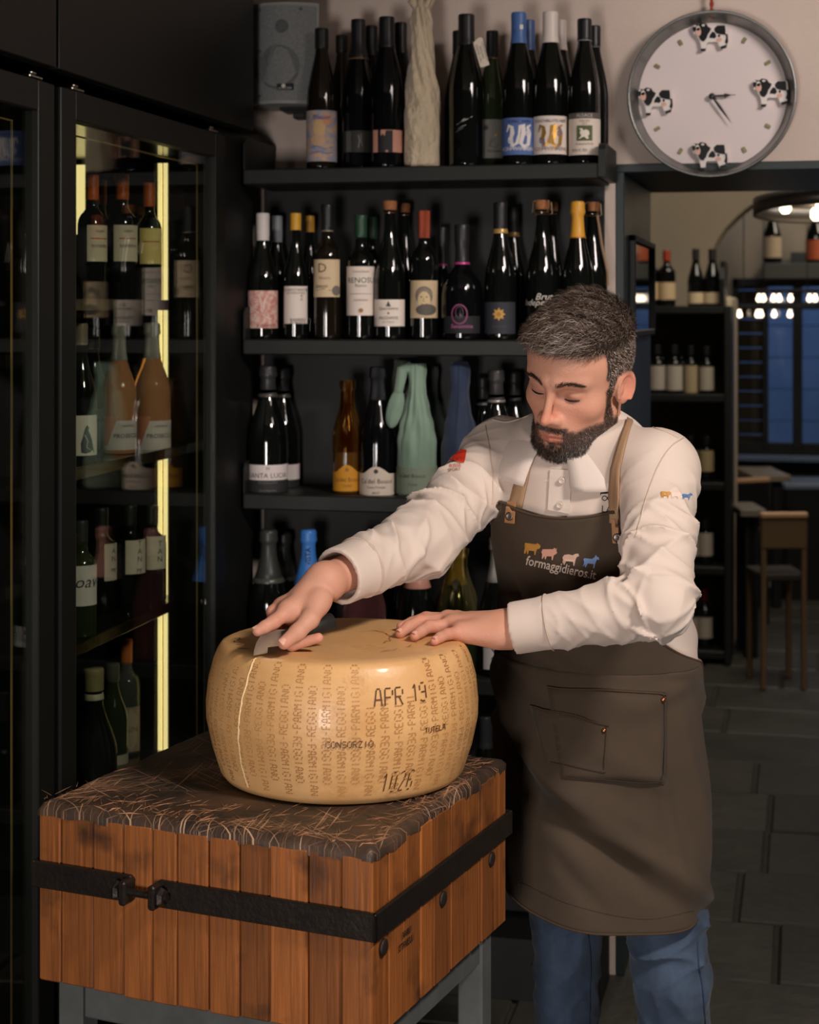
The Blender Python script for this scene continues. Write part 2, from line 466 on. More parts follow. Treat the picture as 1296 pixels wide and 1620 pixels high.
M_glass = {
 'dark': mat('dark_green_glass', srgb(10, 13, 11), 0.06, spec=0.55, coat=0.3),
 'black': mat('black_glass', srgb(8, 9, 11), 0.08, spec=0.5),
 'brown': mat('brown_glass', srgb(24, 18, 10), 0.06, spec=0.55, coat=0.3),
 'green': mat('olive_glass', srgb(34, 42, 24), 0.06, spec=0.55, coat=0.3),
 'clear': mat('clear_glass', srgb(214, 222, 206), 0.02, trans=0.92, ior=1.3),
 'rose': mat('rose_wine_glass', srgb(250, 176, 124), 0.03, trans=0.65, ior=1.22),
 'pink': mat('pink_textured_glass', srgb(148, 92, 92), 0.18, trans=0.35, bump=((70, 70, 40), 1.0, 0.02)),
 'amber': mat('amber_wine_glass', srgb(84, 54, 20), 0.06, trans=0.1, ior=1.3),
}
M_glass['brown2'] = M_glass['brown']
CAPM = {}
def cap_mesh(kind, z0, style):
    key = (kind, z0, style)
    if key in CAPM: return CAPM[key]
    p = []; n = 9
    if style == 'champ':
        for t, e in ((z0, 1.06), (z0 + .05, 1.07), (.80, 1.07), (.88, 1.08)):
            if t >= z0: p.append((prof_r(kind, t) * e, t))
        p += [(.40, .905), (.47, .915), (.475, .935), (.445, .95), (.455, .975), (.43, .99), (.38, 1.001), (0, 1.004)]
    else:
        for i in range(n + 1):
            t = z0 + (0.996 - z0) * i / n; p.append((prof_r(kind, min(t, .995)) * 1.07 + .004, t))
        q = max(r for r, t in p if t > .9); p = [(max(r, q * .985) if t > .82 else r, t) for r, t in p]
        p += [(q * .93, 1.003), (0, 1.004)]
    p = [(p[0][0] * .9, p[0][1])] + p
    vs, fs = lathevf(p, 24); CAPM[key] = mesh('capsule_' + style, vs, fs, True); return CAPM[key]

def band(R, zc, h, half, off, n=14, eps=0.0006, shape=None):
    """a label: a strip of paper bent round a bottle; off = turn from the front in radians"""
    vs = []; fs = []
    for i in range(n + 1):
        u = -1 + 2 * i / n; a = off + half * u
        up = shape(u) if shape else 0
        for z, e in ((zc - h / 2, eps), (zc + h / 2 + up, eps), (zc + h / 2 + up, -0.002), (zc - h / 2, -0.002)):
            vs.append(((R + e) * math.sin(a), -(R + e) * math.cos(a), z))
    for i in range(n):
        a = i * 4; b = a + 4
        fs += [(a, b, b + 1, a + 1), (a + 1, b + 1, b + 2, a + 2), (b, a, a + 3, b + 3)]
    return vs, fs
def sliced(pts, step):
    """cut a flat outline into upright slices so that it can bend round a bottle"""
    def clip(P, x, keep_less):
        o = []
        for a, b in zip(P, P[1:] + P[:1]):
            ia = (a[0] <= x) == keep_less or a[0] == x; ib = (b[0] <= x) == keep_less or b[0] == x
            if ia: o.append(a)
            if ia != ib: t = (x - a[0]) / (b[0] - a[0]); o.append((x, a[1] + (b[1] - a[1]) * t))
        return o
    lo = min(p[0] for p in pts); hi = max(p[0] for p in pts); n = max(1, int(math.ceil((hi - lo) / step))); V_ = []; F_ = []
    for i in range(n):
        P = clip(clip(list(pts), lo + (hi - lo) * (i + 1) / n, True), lo + (hi - lo) * i / n, False) if n > 1 else list(pts)
        if len(P) > 2: F_.append(tuple(range(len(V_), len(V_) + len(P)))); V_ += P
    return V_, F_
def wrapflat(vs2, R, zc, off, eps=0.0011):
    return [((R + eps) * math.sin(off + x / R), -(R + eps) * math.cos(off + x / R), zc + y) for x, y in vs2]
def stripvf(pts, w):
    v = []; f = []
    for i, p in enumerate(pts):
        a = pts[max(0, i - 1)]; b = pts[min(len(pts) - 1, i + 1)]
        tx, ty = b[0] - a[0], b[1] - a[1]; l = math.hypot(tx, ty) or 1
        ww = w[i] if isinstance(w, (list, tuple)) else w
        nx, ny = -ty / l * ww / 2, tx / l * ww / 2
        v += [(p[0] + nx, p[1] + ny), (p[0] - nx, p[1] - ny)]
    for i in range(len(pts) - 1): f.append((2 * i + 1, 2 * i + 3, 2 * i + 2, 2 * i))
    return v, f
def disc(cx, cy, r, n=16, ry=None):
    ry = ry or r
    return [(cx + r * math.cos(2 * math.pi * i / n), cy + ry * math.sin(2 * math.pi * i / n)) for i in range(n)], [tuple(range(n))]
def spiral(cx, cy, r, turns=1.6, a0=0, n=18, s=1):
    return [(cx + r * (1 - i / n * .85) * math.cos(a0 + s * turns * 2 * math.pi * i / n), cy + r * (1 - i / n * .85) * math.sin(a0 + s * turns * 2 * math.pi * i / n)) for i in range(n + 1)]

def paper(rgb, art=None):
    if art:
        return mat('paper_art_%d_%d_%d' % rgb, srgb(*rgb), 0.7, noise=(art[0], srgb(*art[1]), art[2]))
    return mat('paper_%d_%d_%d' % rgb, srgb(*rgb), 0.7)

def bottle(px, top, w, kind, Y, z, label, glass='dark', cap=None, capz=.80, capstyle='plain', caprough=.4, labs=(), cork=None,
           ring=None, sticker=None, group=None, base=None, X=None, turn=0.0, deco=None):
    if X is None: x, d = onY(px, Y)
    else: Y, d = onX(px, X); x = X
    k = d / FPX; R = w / 2 * k; Hb = zat(top, d) - z
    t = thing('wine_bottle', label, 'bottle', (x, Y, z), math.atan2(-x, Y) + turn, group)
    obj('glass', glass_mesh(kind), None, t, scale=(R, R, Hb))
    t.children[0].data = glass_mesh(kind).copy() if False else t.children[0].data
    g = t.children[0]
    if not g.data.materials: g.data.materials.append(M_glass['dark'])
    g.material_slots[0].link = 'OBJECT'; g.material_slots[0].material = M_glass[glass]
    if cap:
        c = obj('capsule', cap_mesh(kind, capz, capstyle), None, t, scale=(R, R, Hb))
        if not c.data.materials: c.data.materials.append(None)
        c.material_slots[0].link = 'OBJECT'; c.material_slots[0].material = plain(cap, caprough) if caprough > .3 else mat('foil_%d_%d_%d' % cap, srgb(*cap), caprough + .1, 0.35, bump=((160, 160, 60), 0.5, 0.004))
    if cork:
        G().lathe([(0, .93), (.40, .93), (.41, .95), (.44, .965), (.46, 1.0), (.44, 1.018), (0, 1.022)], 16).obj('cork', mat('cork', srgb(172, 112, 70), .8, noise=((8, 8, 60), srgb(120, 74, 44), .3)), t, True, scale=(R, R, Hb))
        if cork == 'wire':
            c = G(); rr = R * .62; zt = Hb * 1.02; zb = Hb * .925
            for q in range(4):
                a = q * math.pi / 2 + .5
                c.tube([(R * .3 * math.cos(a), R * .3 * math.sin(a), zt), (rr * math.cos(a), rr * math.sin(a), zt - .004), (rr * 1.1 * math.cos(a), rr * 1.1 * math.sin(a), zb), (R * .45 * math.cos(a + .6), R * .45 * math.sin(a + .6), zb - .004)], .0012, 5)
            c.tube([(R * .45 * math.cos(a), R * .45 * math.sin(a), zb - .003) for a in np.linspace(0, 6.283, 13)], .0012, 5)
            c.obj('wire_cage', mat('wire', srgb(150, 128, 100), .35, .9), t)
    if ring:
        t0, t1, col = ring
        G().lathe([(prof_r(kind, t0) * 1.05, t0), (prof_r(kind, t0) * 1.12 + .01, t0 + .002), (prof_r(kind, t1) * 1.12 + .01, t1 - .002), (prof_r(kind, t1) * 1.05, t1)], 24).obj('neck_ring', plain(col, .35, metal=.3), t, True, scale=(R, R, Hb))
    if sticker:
        sy, srx, sry, scol = sticker; zz = zat(sy, d); rr = R * prof_r(kind, (zz - z) / Hb)
        v2, f2 = disc(0, 0, srx * k, 18, sry * k); v3 = wrapflat(v2, rr, zz, 0, .0015)
        s = obj('neck_sticker', mesh('neck_sticker', v3, f2), paper((222, 214, 206)), t)
        tv, tf = textvf('DOC', 2.6 * sry * k * .5); obj('print', mesh('print', wrapflat(tv, rr, zz, 0, .0022), tf), plain((60, 58, 56)), s)
    for lb in labs:
        y0, y1, half, off, rgb = lb[:5]; prints = lb[5] if len(lb) > 5 else (); art = lb[6] if len(lb) > 6 else None; shp = lb[7] if len(lb) > 7 else None
        z0, z1 = zat(y1, d), zat(y0, d); zc = (z0 + z1) / 2
        vs, fs = band(R, zc - z, z1 - z0, half, off, shape=shp)
        lo = obj('label', mesh('label', vs, fs), paper(rgb, art), t)
        by = {}
        for p in prints:
            if p[0] == 't':
                _, s, yy, size, col = p[:5]; dx = p[5] if len(p) > 5 else 0; sh = p[6] if len(p) > 6 else 0; vert = len(p) > 7 and p[7]
                v2, f2 = textvf(s, size * k * 1.35, shear=sh)
                if vert: v2 = [(-b, a) for a, b in v2]
                v2 = [(a + dx * k, b) for a, b in v2]
            elif p[0] == 'd':
                _, yy, r, col = p[:4]; dx = p[4] if len(p) > 4 else 0; ry = p[5] if len(p) > 5 else r
                v2, f2 = disc(dx * k, 0, r * k, 16, ry * k)
                if r > 4: v2, f2 = sliced(v2, 3 * k)
            elif p[0] == 'r':
                _, yy, ww, hh, col = p[:5]; dx = p[5] if len(p) > 5 else 0
                v2 = []; f2 = []; ns = max(1, int(ww // 6))
                for i in range(ns + 1):
                    xx = (dx - ww / 2 + ww * i / ns) * k; v2 += [(xx, -hh / 2 * k), (xx, hh / 2 * k)]
                f2 = [(2 * i, 2 * i + 2, 2 * i + 3, 2 * i + 1) for i in range(ns)]
            elif p[0] == 'p':
                _, yy, pts, col = p[:4]
                if sum(a[0] * b[1] - b[0] * a[1] for a, b in zip(pts, pts[1:] + pts[:1])) < 0: pts = pts[::-1]
                v2, f2 = sliced([(a * k, b * k) for a, b in pts], 3 * k)
            elif p[0] == 's':
                _, yy, pts, ww, col = p
                v2, f2 = stripvf([(a * k, b * k) for a, b in pts], [q * k for q in ww] if isinstance(ww, (list, tuple)) else ww * k)
            e = by.setdefault(col, ([], []))
            n0 = len(e[0]); e[0].extend(wrapflat(v2, R, zat(yy, d) - z, off, .0010 + .00025 * len(by))); e[1].extend(tuple(i + n0 for i in f) for f in f2)
        for col, (v3, f3) in by.items():
            obj('print', mesh('print', v3, f3), plain(col, .6) if col != 'gold' else mat('gold_print', srgb(196, 150, 70), .3, .6), lo)
    if deco: deco(t, R, Hb, d, k)
    return t
YF, YB = 3.872, 3.985      # front and back rows on the wall shelves
W_ = (226, 214, 204); K_ = (34, 32, 30)
z = SHZ[0]
def cello(t, R, Hb, col, name, lo, hi, amp=.10):
    vs = []; n = 40; m = 22; rr = random.Random(5); ph = [rr.random() * 6 for _ in range(6)]
    for j in range(m + 1):
        f = lo + (hi - lo) * j / m
        for i in range(n):
            a = 2 * math.pi * i / n
            r = R * (prof_r('champagne', min(f, .95)) * 1.04 + .10 * smooth01((f - lo) * 3) + amp * smooth01((f - .36) * 4) * (math.sin(5 * a + ph[0] + 5 * f) + .6 * math.sin(9 * a + ph[1] - 7 * f)) * .5)
            vs.append((r * math.cos(a), r * math.sin(a), f * Hb))
    fs = [(j * n + i, j * n + (i + 1) % n, (j + 1) * n + (i + 1) % n, (j + 1) * n + i) for j in range(m) for i in range(n)]
    key = 'film_%s' % name
    if key not in MATS:
        mm = bpy.data.materials.new(key); mm.use_nodes = True; MATS[key] = mm; nt = mm.node_tree; b = nt.nodes['Principled BSDF']
        b.inputs['Base Color'].default_value = srgb(*col); b.inputs['Roughness'].default_value = .14; b.inputs['Metallic'].default_value = .6
        tr = nd(nt, 'ShaderNodeBsdfTransparent'); tr.inputs[0].default_value = srgb(min(255, col[0] + 30), col[1] + 40, col[2] + 40)
        lw = nd(nt, 'ShaderNodeLayerWeight'); lw.inputs[0].default_value = .35; mx = nd(nt, 'ShaderNodeMixShader')
        nt.links.new(lw.outputs['Facing'], mx.inputs[0]); nt.links.new(tr.outputs[0], mx.inputs[1]); nt.links.new(b.outputs[0], mx.inputs[2])
        nt.links.new(mx.outputs[0], nt.nodes['Material Output'].inputs[0])
    obj(name, mesh(name, vs, fs, True), MATS[key], t)
    return t
# ---- topmost shelf
bottle(509, 46, 48, 'riesling', YF, z, 'tall wine bottle with pastel blue and orange art label, beside the speaker', 'brown', cap=(26, 26, 26), capz=.86,
       sticker=(139, 9, 4.5, W_), labs=[(177, 257, 1.5, 0, (128, 142, 168), [('d', 205, 10, (206, 168, 120), -4, 14), ('d', 192, 7, (206, 142, 110), 8, 9), ('d', 224, 12, (196, 160, 126), -6, 9), ('s', 236, [(-20, 0), (-8, 3), (4, -2), (18, 2)], 1.2, (90, 98, 150)), ('s', 244, [(-18, 0), (-4, 2), (8, -1), (18, 1)], 1.2, (98, 90, 130)), ('t', 'Blauer', 188, 8, (70, 80, 140))], ((40, 40, 60), (196, 160, 128), .12))])
bottle(541, 57, 42, 'riesling', YB, z, 'unlabelled dark bottle standing behind the pastel art-label bottle', 'brown', cap=(24, 24, 24), capz=.88)
bottle(567, 32, 50, 'riesling', YF + .035, z, 'tall dark bottle with tan neck ring and dark grey label', 'black', cap=(22, 22, 24), capz=.74, ring=(.735, .745, (118, 88, 60)),
       labs=[(209, 243, 1.3, 0, (44, 44, 42), [('r', 226, 9, 32, (84, 82, 78), -16), ('s', 226, [(0, 10), (2, 0), (0, -10)], 1.6, (120, 118, 112)), ('s', 226, [(4, 12), (4, 2), (6, -8)], 1.2, (110, 108, 104))])])
bottle(588, 42, 42, 'riesling', YB, z, 'black-capped bottle peeking between the grey-label and pink-label bottles', 'black', cap=(26, 26, 26), capz=.80)
bottle(612, 28, 54, 'riesling', YF, z, 'tall dark bottle with pink label cut into black towers', 'black', cap=(24, 24, 26), capz=.80,
       labs=[(208, 243, 1.0, .1, (196, 142, 122), [('p', 226, [(-17, 18), (-12, 18), (-12, 8), (-9, 12), (-6, 8), (-4, 17), (3, 17), (4, -14), (-5, -14), (-4, -17), (-17, -17)][::-1], (20, 20, 22)), ('r', 226, 7, 34, (18, 18, 20), 3)])])
bottle(634, 37, 44, 'riesling', YB, z, 'black-capped bottle half hidden beside the paper-wrapped bottle', 'black', cap=(26, 26, 26), capz=.80)
bottle(727, 50, 48, 'riesling', YB, z, 'dark bottle half hidden behind the bottle wearing a paper tag', 'black', cap=(24, 24, 24), capz=.84)

def streak(t, R, Hb, d, k):
    g = G()
    for (a, b, w) in ([(-16, 200), (10, 187), 2.2], [(-14, 207), (0, 200), 1.4], [(-8, 195), (-2, 190), 1.6], [(-18, 212), (-4, 205), 1.0]):
        v2, f2 = stripvf([(a[0] * k, 0), ((a[0] + b[0]) / 2 * k, (a[1] - b[1]) / 2 * k + .0006), (b[0] * k, (a[1] - b[1]) * k)], [.4 * w * k, w * k, .3 * w * k])
        g.add(wrapflat(v2, R, zat(a[1], d) - t.location.z, 0, .0008), f2)
    g.obj('print', mat('silver_print', srgb(190, 188, 184), .3, .8), t)
b9 = bottle(738, 24, 56, 'riesling', YF, z, 'tall dark bottle with silver brush streak and a paper tag on its neck', 'dark', cap=(24, 24, 24), capz=.80, deco=streak)
def neck_tag(b, px0, px1, py0, py1, d, R, zt):
    s = G(); s.tube([(R * .44 * math.cos(a), R * .44 * math.sin(a), zt) for a in np.linspace(0, 2 * math.pi, 13)], .0018, 5, False)
    s.tube([(.35 * R, -.35 * R, zt), (R * .7, -R * .9, zt - .006)], .0012, 5)
    s.obj('string', plain((150, 128, 100)), b)
    k = d / FPX
    pts = [(0, 5), (5, 9), (9, 8), (19, -34), (12, -37), (6, -38), (-4, 0)]
    pts = [(p[0] * k * 1.1, p[1] * k) for p in pts]
    tg = G().prism(pts, -R - .010, -R - .0085).obj('tag', plain((222, 208, 190)), b, loc=(R * .55, 0, zt - .008))
    tv, tf = textvf('HOCHKIRCH\nRIESLING\nGRAND CRU', .0075)
    c, s_ = math.cos(-1.28), math.sin(-1.28)
    obj('print', mesh('print', [(a * c - b_ * s_ + 9 * k, -R - .0104, a * s_ + b_ * c - 15 * k) for a, b_ in tv], tf), plain((50, 46, 44)), tg)
neck_tag(b9, 0, 0, 0, 0, depth(*onY(738, YF)[:1], YF), .040, zat(68, onY(738, YF)[1]) - z)
bottle(779, 50, 42, 'riesling', YF + .05, z, 'slim olive bottle with grey label and a string tied round its neck', 'green', cap=(22, 22, 22), capz=.80, caprough=.25,
       ring=(.795, .81, (92, 78, 62)),
       labs=[(191, 252, 1.35, 0, (112, 110, 104), [('d', 204, 4, (60, 60, 58), -10), ('s', 228, [(-6, -6), (2, 6), (-2, 8), (-4, -4), (4, -8), (9, -4)], 1.0, (60, 58, 56)), ('d', 216, 2.5, (170, 130, 80), 5), ('t', 'Feinherb', 241, 4.5, (50, 50, 48), 3)])])
def orn(col, col2):
    L = []
    for s in (-1, 1):
        L.append(('s', 216, [(14 + x * .8, y) for x, y in spiral(0, 4, 7, 1.4, 2, 14, s)], 1.4, col2)); L.append(('s', 216, [(-14 + x * .8, y) for x, y in spiral(0, -8, 6, 1.4, 0, 14, s)], 1.4, col2))
        L.append(('s', 232, [(s * 10 + x * .7, y) for x, y in spiral(0, -2, 6, 1.5, 1, 14, -s)], 1.4, col2))
    L.append(('s', 217, [(-20, 6), (-16, 16), (-11, 13), (-10, 4), (-13, -6), (-9, -16), (-3, -12), (0, 0)], [2, 5, 6, 7, 6, 6, 5, 4], col))
    L.append(('s', 217, [(0, 0), (2, 15), (7, 17), (7, 4), (3, -12), (8, -18), (15, -14), (17, 4), (14, 14), (20, 17)], [3, 5, 6, 7, 6, 6, 6, 7, 5, 2], col))
    return L
wl = [('t', 'VON WINNING', 239, 5.6)]
bottle(821, 21, 53, 'riesling', YF, z, 'bottle with bright blue capsule and blue label with white curling letter', 'dark', cap=(70, 104, 160), capz=.80,
       labs=[(189, 247, 1.35, 0, (84, 108, 164), orn((226, 218, 212), (206, 206, 214)) + [('t', 'VON WINNING', 238, 6.6, (226, 220, 214)), ('t', 'WINC WIN', 195, 5.4, (40, 44, 80)), ('r', 47, 5, 7, (226, 220, 214), 4)])])
bottle(836, 33, 46, 'riesling', YB, z, 'second blue-capped bottle, behind the blue-label one', 'dark', cap=(62, 90, 140), capz=.80)
bottle(871, 20, 54, 'riesling', YF, z, 'white-capped bottle with white label and gold and purple curling letter', 'dark', cap=(216, 204, 194), capz=.80,
       labs=[(186, 246, 1.35, 0, (226, 212, 202), orn('gold', (118, 112, 156)) + [('t', 'VON WINNING', 238, 6.6, (150, 128, 110)), ('t', 'KIRSCHBLUTE HEID', 194, 4.6, (60, 50, 60))])])
bottle(886, 33, 46, 'riesling', YB, z, 'second white-capped bottle, behind the gold-letter label', 'dark', cap=(196, 184, 174), capz=.80)
pig = [(-11, 11), (-10, 9), (-4, 9), (-2, 5), (3, 7), (8, 4), (9, -2), (6, -6), (8, -11), (3, -11), (0, -7), (-4, -8), (-9, -11), (-11, -11), (-6, -5), (-9, 1), (-7, 5)]
bottle(925, 31, 50, 'riesling', YF, z, 'dark bottle with cream label showing a white animal on a green square', 'dark', cap=(22, 24, 26), capz=.86, ring=(.85, .857, (150, 150, 150)),
       labs=[(181, 247, 1.35, 0, (222, 208, 194), [('r', 185.5, 64, 9, (92, 86, 80)), ('t', 'ALSACE', 185.5, 5.5, (190, 180, 170)), ('t', 'RIESLING', 194, 3, (120, 90, 80)), ('t', '2019', 198, 3, (120, 90, 80)), ('p', 213, [(-12, -12), (12, -12), (12, 12), (-12, 12)], (86, 92, 52)), ('p', 213, [(x * .82, y * .82) for x, y in pig], (228, 218, 206)), ('t', 'Domaine Rolly', 230, 3.4, (100, 80, 76)), ('t', 'RIM X  EX', 240, 4, (60, 54, 52), -8)])])
bottle(940, 42, 46, 'riesling', YB, z, 'dark bottle half hidden behind the green-square label, next to the shelf end plate', 'dark', cap=(24, 26, 28), capz=.86, ring=(.85, .857, (130, 130, 130)))

# ---- second shelf
z = SHZ[1]
sq = [('s', 492, [(-16 + (i * 7) % 31, 14 - (i * 11) % 30), (-12 + (i * 5) % 28, 10 - (i * 9) % 26), (-15 + (i * 9) % 31, 12 - (i * 5) % 27)], .8, (176, 104, 92)) for i in range(11)]
bottle(416, 338, 48, 'burgundy', YF, z, 'white-capped burgundy bottle with red scribbled label, first on the shelf', 'dark', cap=(208, 200, 196), capz=.785,
       labs=[(460, 519, 1.3, 0, (214, 186, 176), sq + [('s', 486, [(-4, 14), (-1, -12), (4, 14)], 1.4, (228, 212, 202)), ('t', 'IL GARANTE', 515, 4, (90, 70, 66), 6)], ((90, 90, 90), (196, 128, 116), .1))])
bottle(438, 342, 42, 'burgundy', YB, z, 'grey-capped bottle tucked behind the red scribbled label', 'dark', cap=(136, 138, 144), capz=.785)
bottle(468, 338, 40, 'burgundy', YF, z, 'yellow-capped bottle with tapered white label of black print', 'dark', cap=(204, 152, 44), capz=.868,
       labs=[(453, 512, 1.1, 0, (222, 208, 198), [('t', 'LA BOUTANCHE', 459, 4.2, (60, 54, 50)), ('t', 'DU MOUTON', 464, 3.6, (60, 54, 50)), ('t', 'B\nA', 471, 4, (50, 46, 44), 9), ('t', 'BARBERA', 506, 4.6, (50, 46, 44), 4), ('t', 'DI GINETTE', 510.5, 3.6, (50, 46, 44), 4)])])
bottle(490, 342, 36, 'burgundy', YB, z, 'second yellow-capped bottle, in the back row', 'dark', cap=(180, 130, 38), capz=.868)
bottle(518, 324, 44, 'bordeaux', YF, z, 'black-capped bordeaux bottle with cream label headed by a large gold letter', 'brown', cap=(28, 28, 30), capz=.81, ring=(.80, .81, (150, 140, 120)), sticker=(372, 7, 4.5, W_),
       labs=[(411, 470, 1.15, -.1, (206, 182, 148), [('t', 'D', 425, 15, (96, 66, 36), -6), ('t', 'Nuaris', 440, 5, (150, 130, 110), -2), ('t', 'Jasmin', 453, 6, (70, 56, 46), -8, .3), ('s', 460, [(-17, 0), (-5, 3), (8, 0)], .8, (70, 56, 46)), ('d', 460, 8, (110, 104, 96), 17)])])
bottle(571, 341, 45, 'bordeaux', YF, z, 'green-capped bottle with tall white label and green lettering', 'dark', cap=(34, 66, 46), capz=.82,
       labs=[(422, 499, 1.35, 0, (222, 206, 194), [('t', 'RENOSU', 444, 9, (40, 84, 62)), ('t', 'Bianco', 452, 5, (90, 120, 100)), ('t', 'Cantina Dettori', 430, 3, (110, 96, 90)), ('r', 465, 36, .8, (150, 140, 134)), ('t', 'ROMANGIA', 475, 3, (140, 120, 110)), ('d', 491, 3.4, (150, 110, 60))])])
bottle(588, 344, 38, 'bordeaux', YB, z, 'second green-capped bottle, partly behind the green-lettered label', 'dark', cap=(30, 56, 42), capz=.82)
bottle(617, 322, 49, 'champagne', YF, z, 'dark bottle stopped with bare cork, low white label and oval neck sticker', 'dark', cork='plain', sticker=(373, 7.5, 5, W_),
       labs=[(474, 516, 1.3, -.1, (222, 208, 196), [('p', 481, [(-4, -4), (0, 5), (4, -4)], (70, 66, 62)), ('t', 'Quaresimo', 488, 5, (60, 56, 54)), ('d', 495.5, 1.8, (140, 120, 70)), ('t', 'FRIZZANTE', 503, 4.4, (80, 74, 70)), ('t', 'vino bianco', 509, 3, (110, 104, 98))])])
bottle(640, 326, 44, 'champagne', YB, z, 'second cork-stopped bottle behind the low white label', 'dark', cork='plain', sticker=(380, 6, 4.5, W_))
port = [('d', 478, 15, (176, 160, 136), 0, 20), ('d', 468, 14, (112, 100, 88), 0, 15), ('d', 475, 10, (196, 172, 132), 0, 14), ('d', 490, 17, (84, 78, 72), 4, 9), ('d', 470, 1.4, (60, 48, 40), -4, 1), ('d', 470, 1.4, (60, 48, 40), 4, 1), ('s', 482, [(-4, 1), (0, -1), (5, 1.5)], 1.2, (110, 64, 52)), ('s', 475, [(0, 4), (-1.5, -1), (1, -2)], .9, (140, 110, 84)), ('s', 466, [(-10, 0), (-7, 5), (0, 8), (7, 5), (11, -1)], 4, (126, 114, 102))]
bottle(671, 334, 45, 'bordeaux', YF, z, 'copper-capped bottle whose label is a portrait of a smiling elderly person', 'dark', cap=(158, 70, 44), capz=.79, caprough=.25,
       labs=[(444, 503, 1.2, 0, (190, 168, 134), port)])
bottle(700, 360, 40, 'squat', YB, z, 'slim black bottle with pink neck ring in the back row', 'black', cap=(30, 28, 32), capz=.66, ring=(.655, .675, (170, 60, 120)))
bottle(731, 356, 66, 'squat', YF, z, 'stout round-bellied black bottle with pink neck ring and pink oval emblem', 'black', cap=(32, 30, 34), capz=.66, ring=(.655, .675, (190, 66, 132)),
       labs=[(500, 527, 1.0, 0, (22, 20, 24), [('s', 497, [(12 * math.cos(a) - 4, 15 * math.sin(a)) for a in np.linspace(0, 6.28, 20)], 2.2, (120, 56, 92)), ('s', 494, [(6 * math.cos(a) - 4, 9 * math.sin(a)) for a in np.linspace(0, 6.28, 14)], 1.0, (96, 60, 84)), ('t', 'Sansonina', 516, 6.5, (168, 92, 140))])])
star = []
for i in range(16):
    a = 2 * math.pi * i / 16; r = 10.5 if i % 2 == 0 else 6.5; star.append((r * math.cos(a), r * math.sin(a)))
bottle(792, 321, 51, 'champagne', YF, z, 'dark sparkling bottle with gold neck band and gold star on black label', 'dark', cap=(28, 28, 30), capz=.80, ring=(.775, .81, (176, 142, 82)),
       labs=[(478, 528, 1.2, -.1, (38, 40, 48), [('p', 497, star, (186, 140, 66)), ('d', 497, 3.4, (150, 108, 44)), ('t', 'Spumante', 516, 4, (74, 70, 66))])])
bottle(812, 328, 44, 'champagne', YB, z, 'second gold-banded bottle in the back row', 'dark', cap=(28, 28, 30), capz=.80, ring=(.775, .81, (150, 122, 72)))
def script(t, R, Hb, d, k):
    g = G()
    for s, yy, sz, dx in (('Brut', 470, 15, 2), ('Independent', 479, 14, 0)):
        v2, f2 = textvf(s, sz * k, shear=.35); g.add(wrapflat([(a + dx * k, b) for a, b in v2], R, zat(yy, d) - t.location.z, 0), f2)
    g.obj('print', plain((196, 190, 180)), t)
    v, f = disc(0, 0, 9 * k); obj('emblem', mesh('emblem', wrapflat(v, R, zat(505, d) - t.location.z, -.1), f), plain((54, 62, 54)), t)
bottle(858, 321, 53, 'champagne', YF, z, 'sparkling bottle with caged cork and white handwriting, beside the hair of the man', 'dark', cork='wire', deco=script)
bottle(873, 324, 46, 'champagne', YB, z, 'second cork-stopped bottle just behind the one with handwriting', 'dark', cork='plain')
bottle(914, 319, 51, 'champagne', YF, z, 'sparkling bottle in golden yellow foil, directly above the head of the man', 'dark', cap=(206, 148, 50), capz=.74, capstyle='champ',
       ring=(.735, .745, (180, 120, 40)))
bottle(938, 324, 46, 'champagne', YB, z, 'cork-and-wire bottle half hidden behind the yellow-foil bottle', 'dark', cork='wire', deco=lambda t, R, Hb, d, k: G().tube([(R * .3, -R * .4, Hb * .93), (R * .62, -R * .6, Hb * .70), (R * 1.0, -R * .6, Hb * .5), (R * 1.02, -R * .3, Hb * .4)], .003, 6).obj('string', plain((146, 118, 88)), t))

# ---- third shelf
z = SHZ[2]
sl = lambda: [(733, 757, 1.5, 0, (222, 210, 206), [('t', 'SANTA LUCIA', 750, 8, (80, 76, 78)), ('t', 'M', 739, 5, (110, 106, 104))]), (757.5, 777, 1.5, 0, (40, 40, 42), [('t', 'FRANCIACORTA', 761, 3, (120, 116, 112)), ('t', 'brut millesimato', 773, 3, (130, 120, 110))]), (777.5, 781, 1.4, 0, (170, 112, 70))]
bottle(424, 578, 63, 'champagne', YF, z, 'sparkling bottle with white and black banded label at the shelf end', 'dark', cap=(44, 44, 44), capz=.76, capstyle='champ', ring=(.75, .775, (84, 82, 72)), labs=sl())
bottle(447, 582, 54, 'champagne', YB, z, 'second banded-label sparkling bottle standing behind', 'dark', cap=(42, 42, 42), capz=.76, capstyle='champ', ring=(.75, .775, (78, 76, 68)), labs=[(733, 757, 1.5, .3, (212, 200, 198)), (757.5, 777, 1.5, .3, (36, 36, 38))])
hump = lambda u: .017 * max(0, math.cos(u * 2.6)) ** 1.3 if abs(u) < .6 else 0
bottle(549, 602, 44, 'champagne', YF, z, 'clear bottle in golden cellophane with mustard label', 'amber', cap=(84, 58, 30), capz=.80, capstyle='champ',
       labs=[(745, 775, 1.4, 0, (196, 134, 32), [('t', "Ca'del Bosco", 757, 6.5, (110, 72, 24)), ('t', 'Cuvee', 766, 4, (130, 90, 30)), ('d', 741, 3, (150, 100, 30))], None, hump)],
       deco=lambda t, R, Hb, d, k: cello(t, R, Hb, (158, 116, 58), 'cellophane', .37, 1.0, .16))
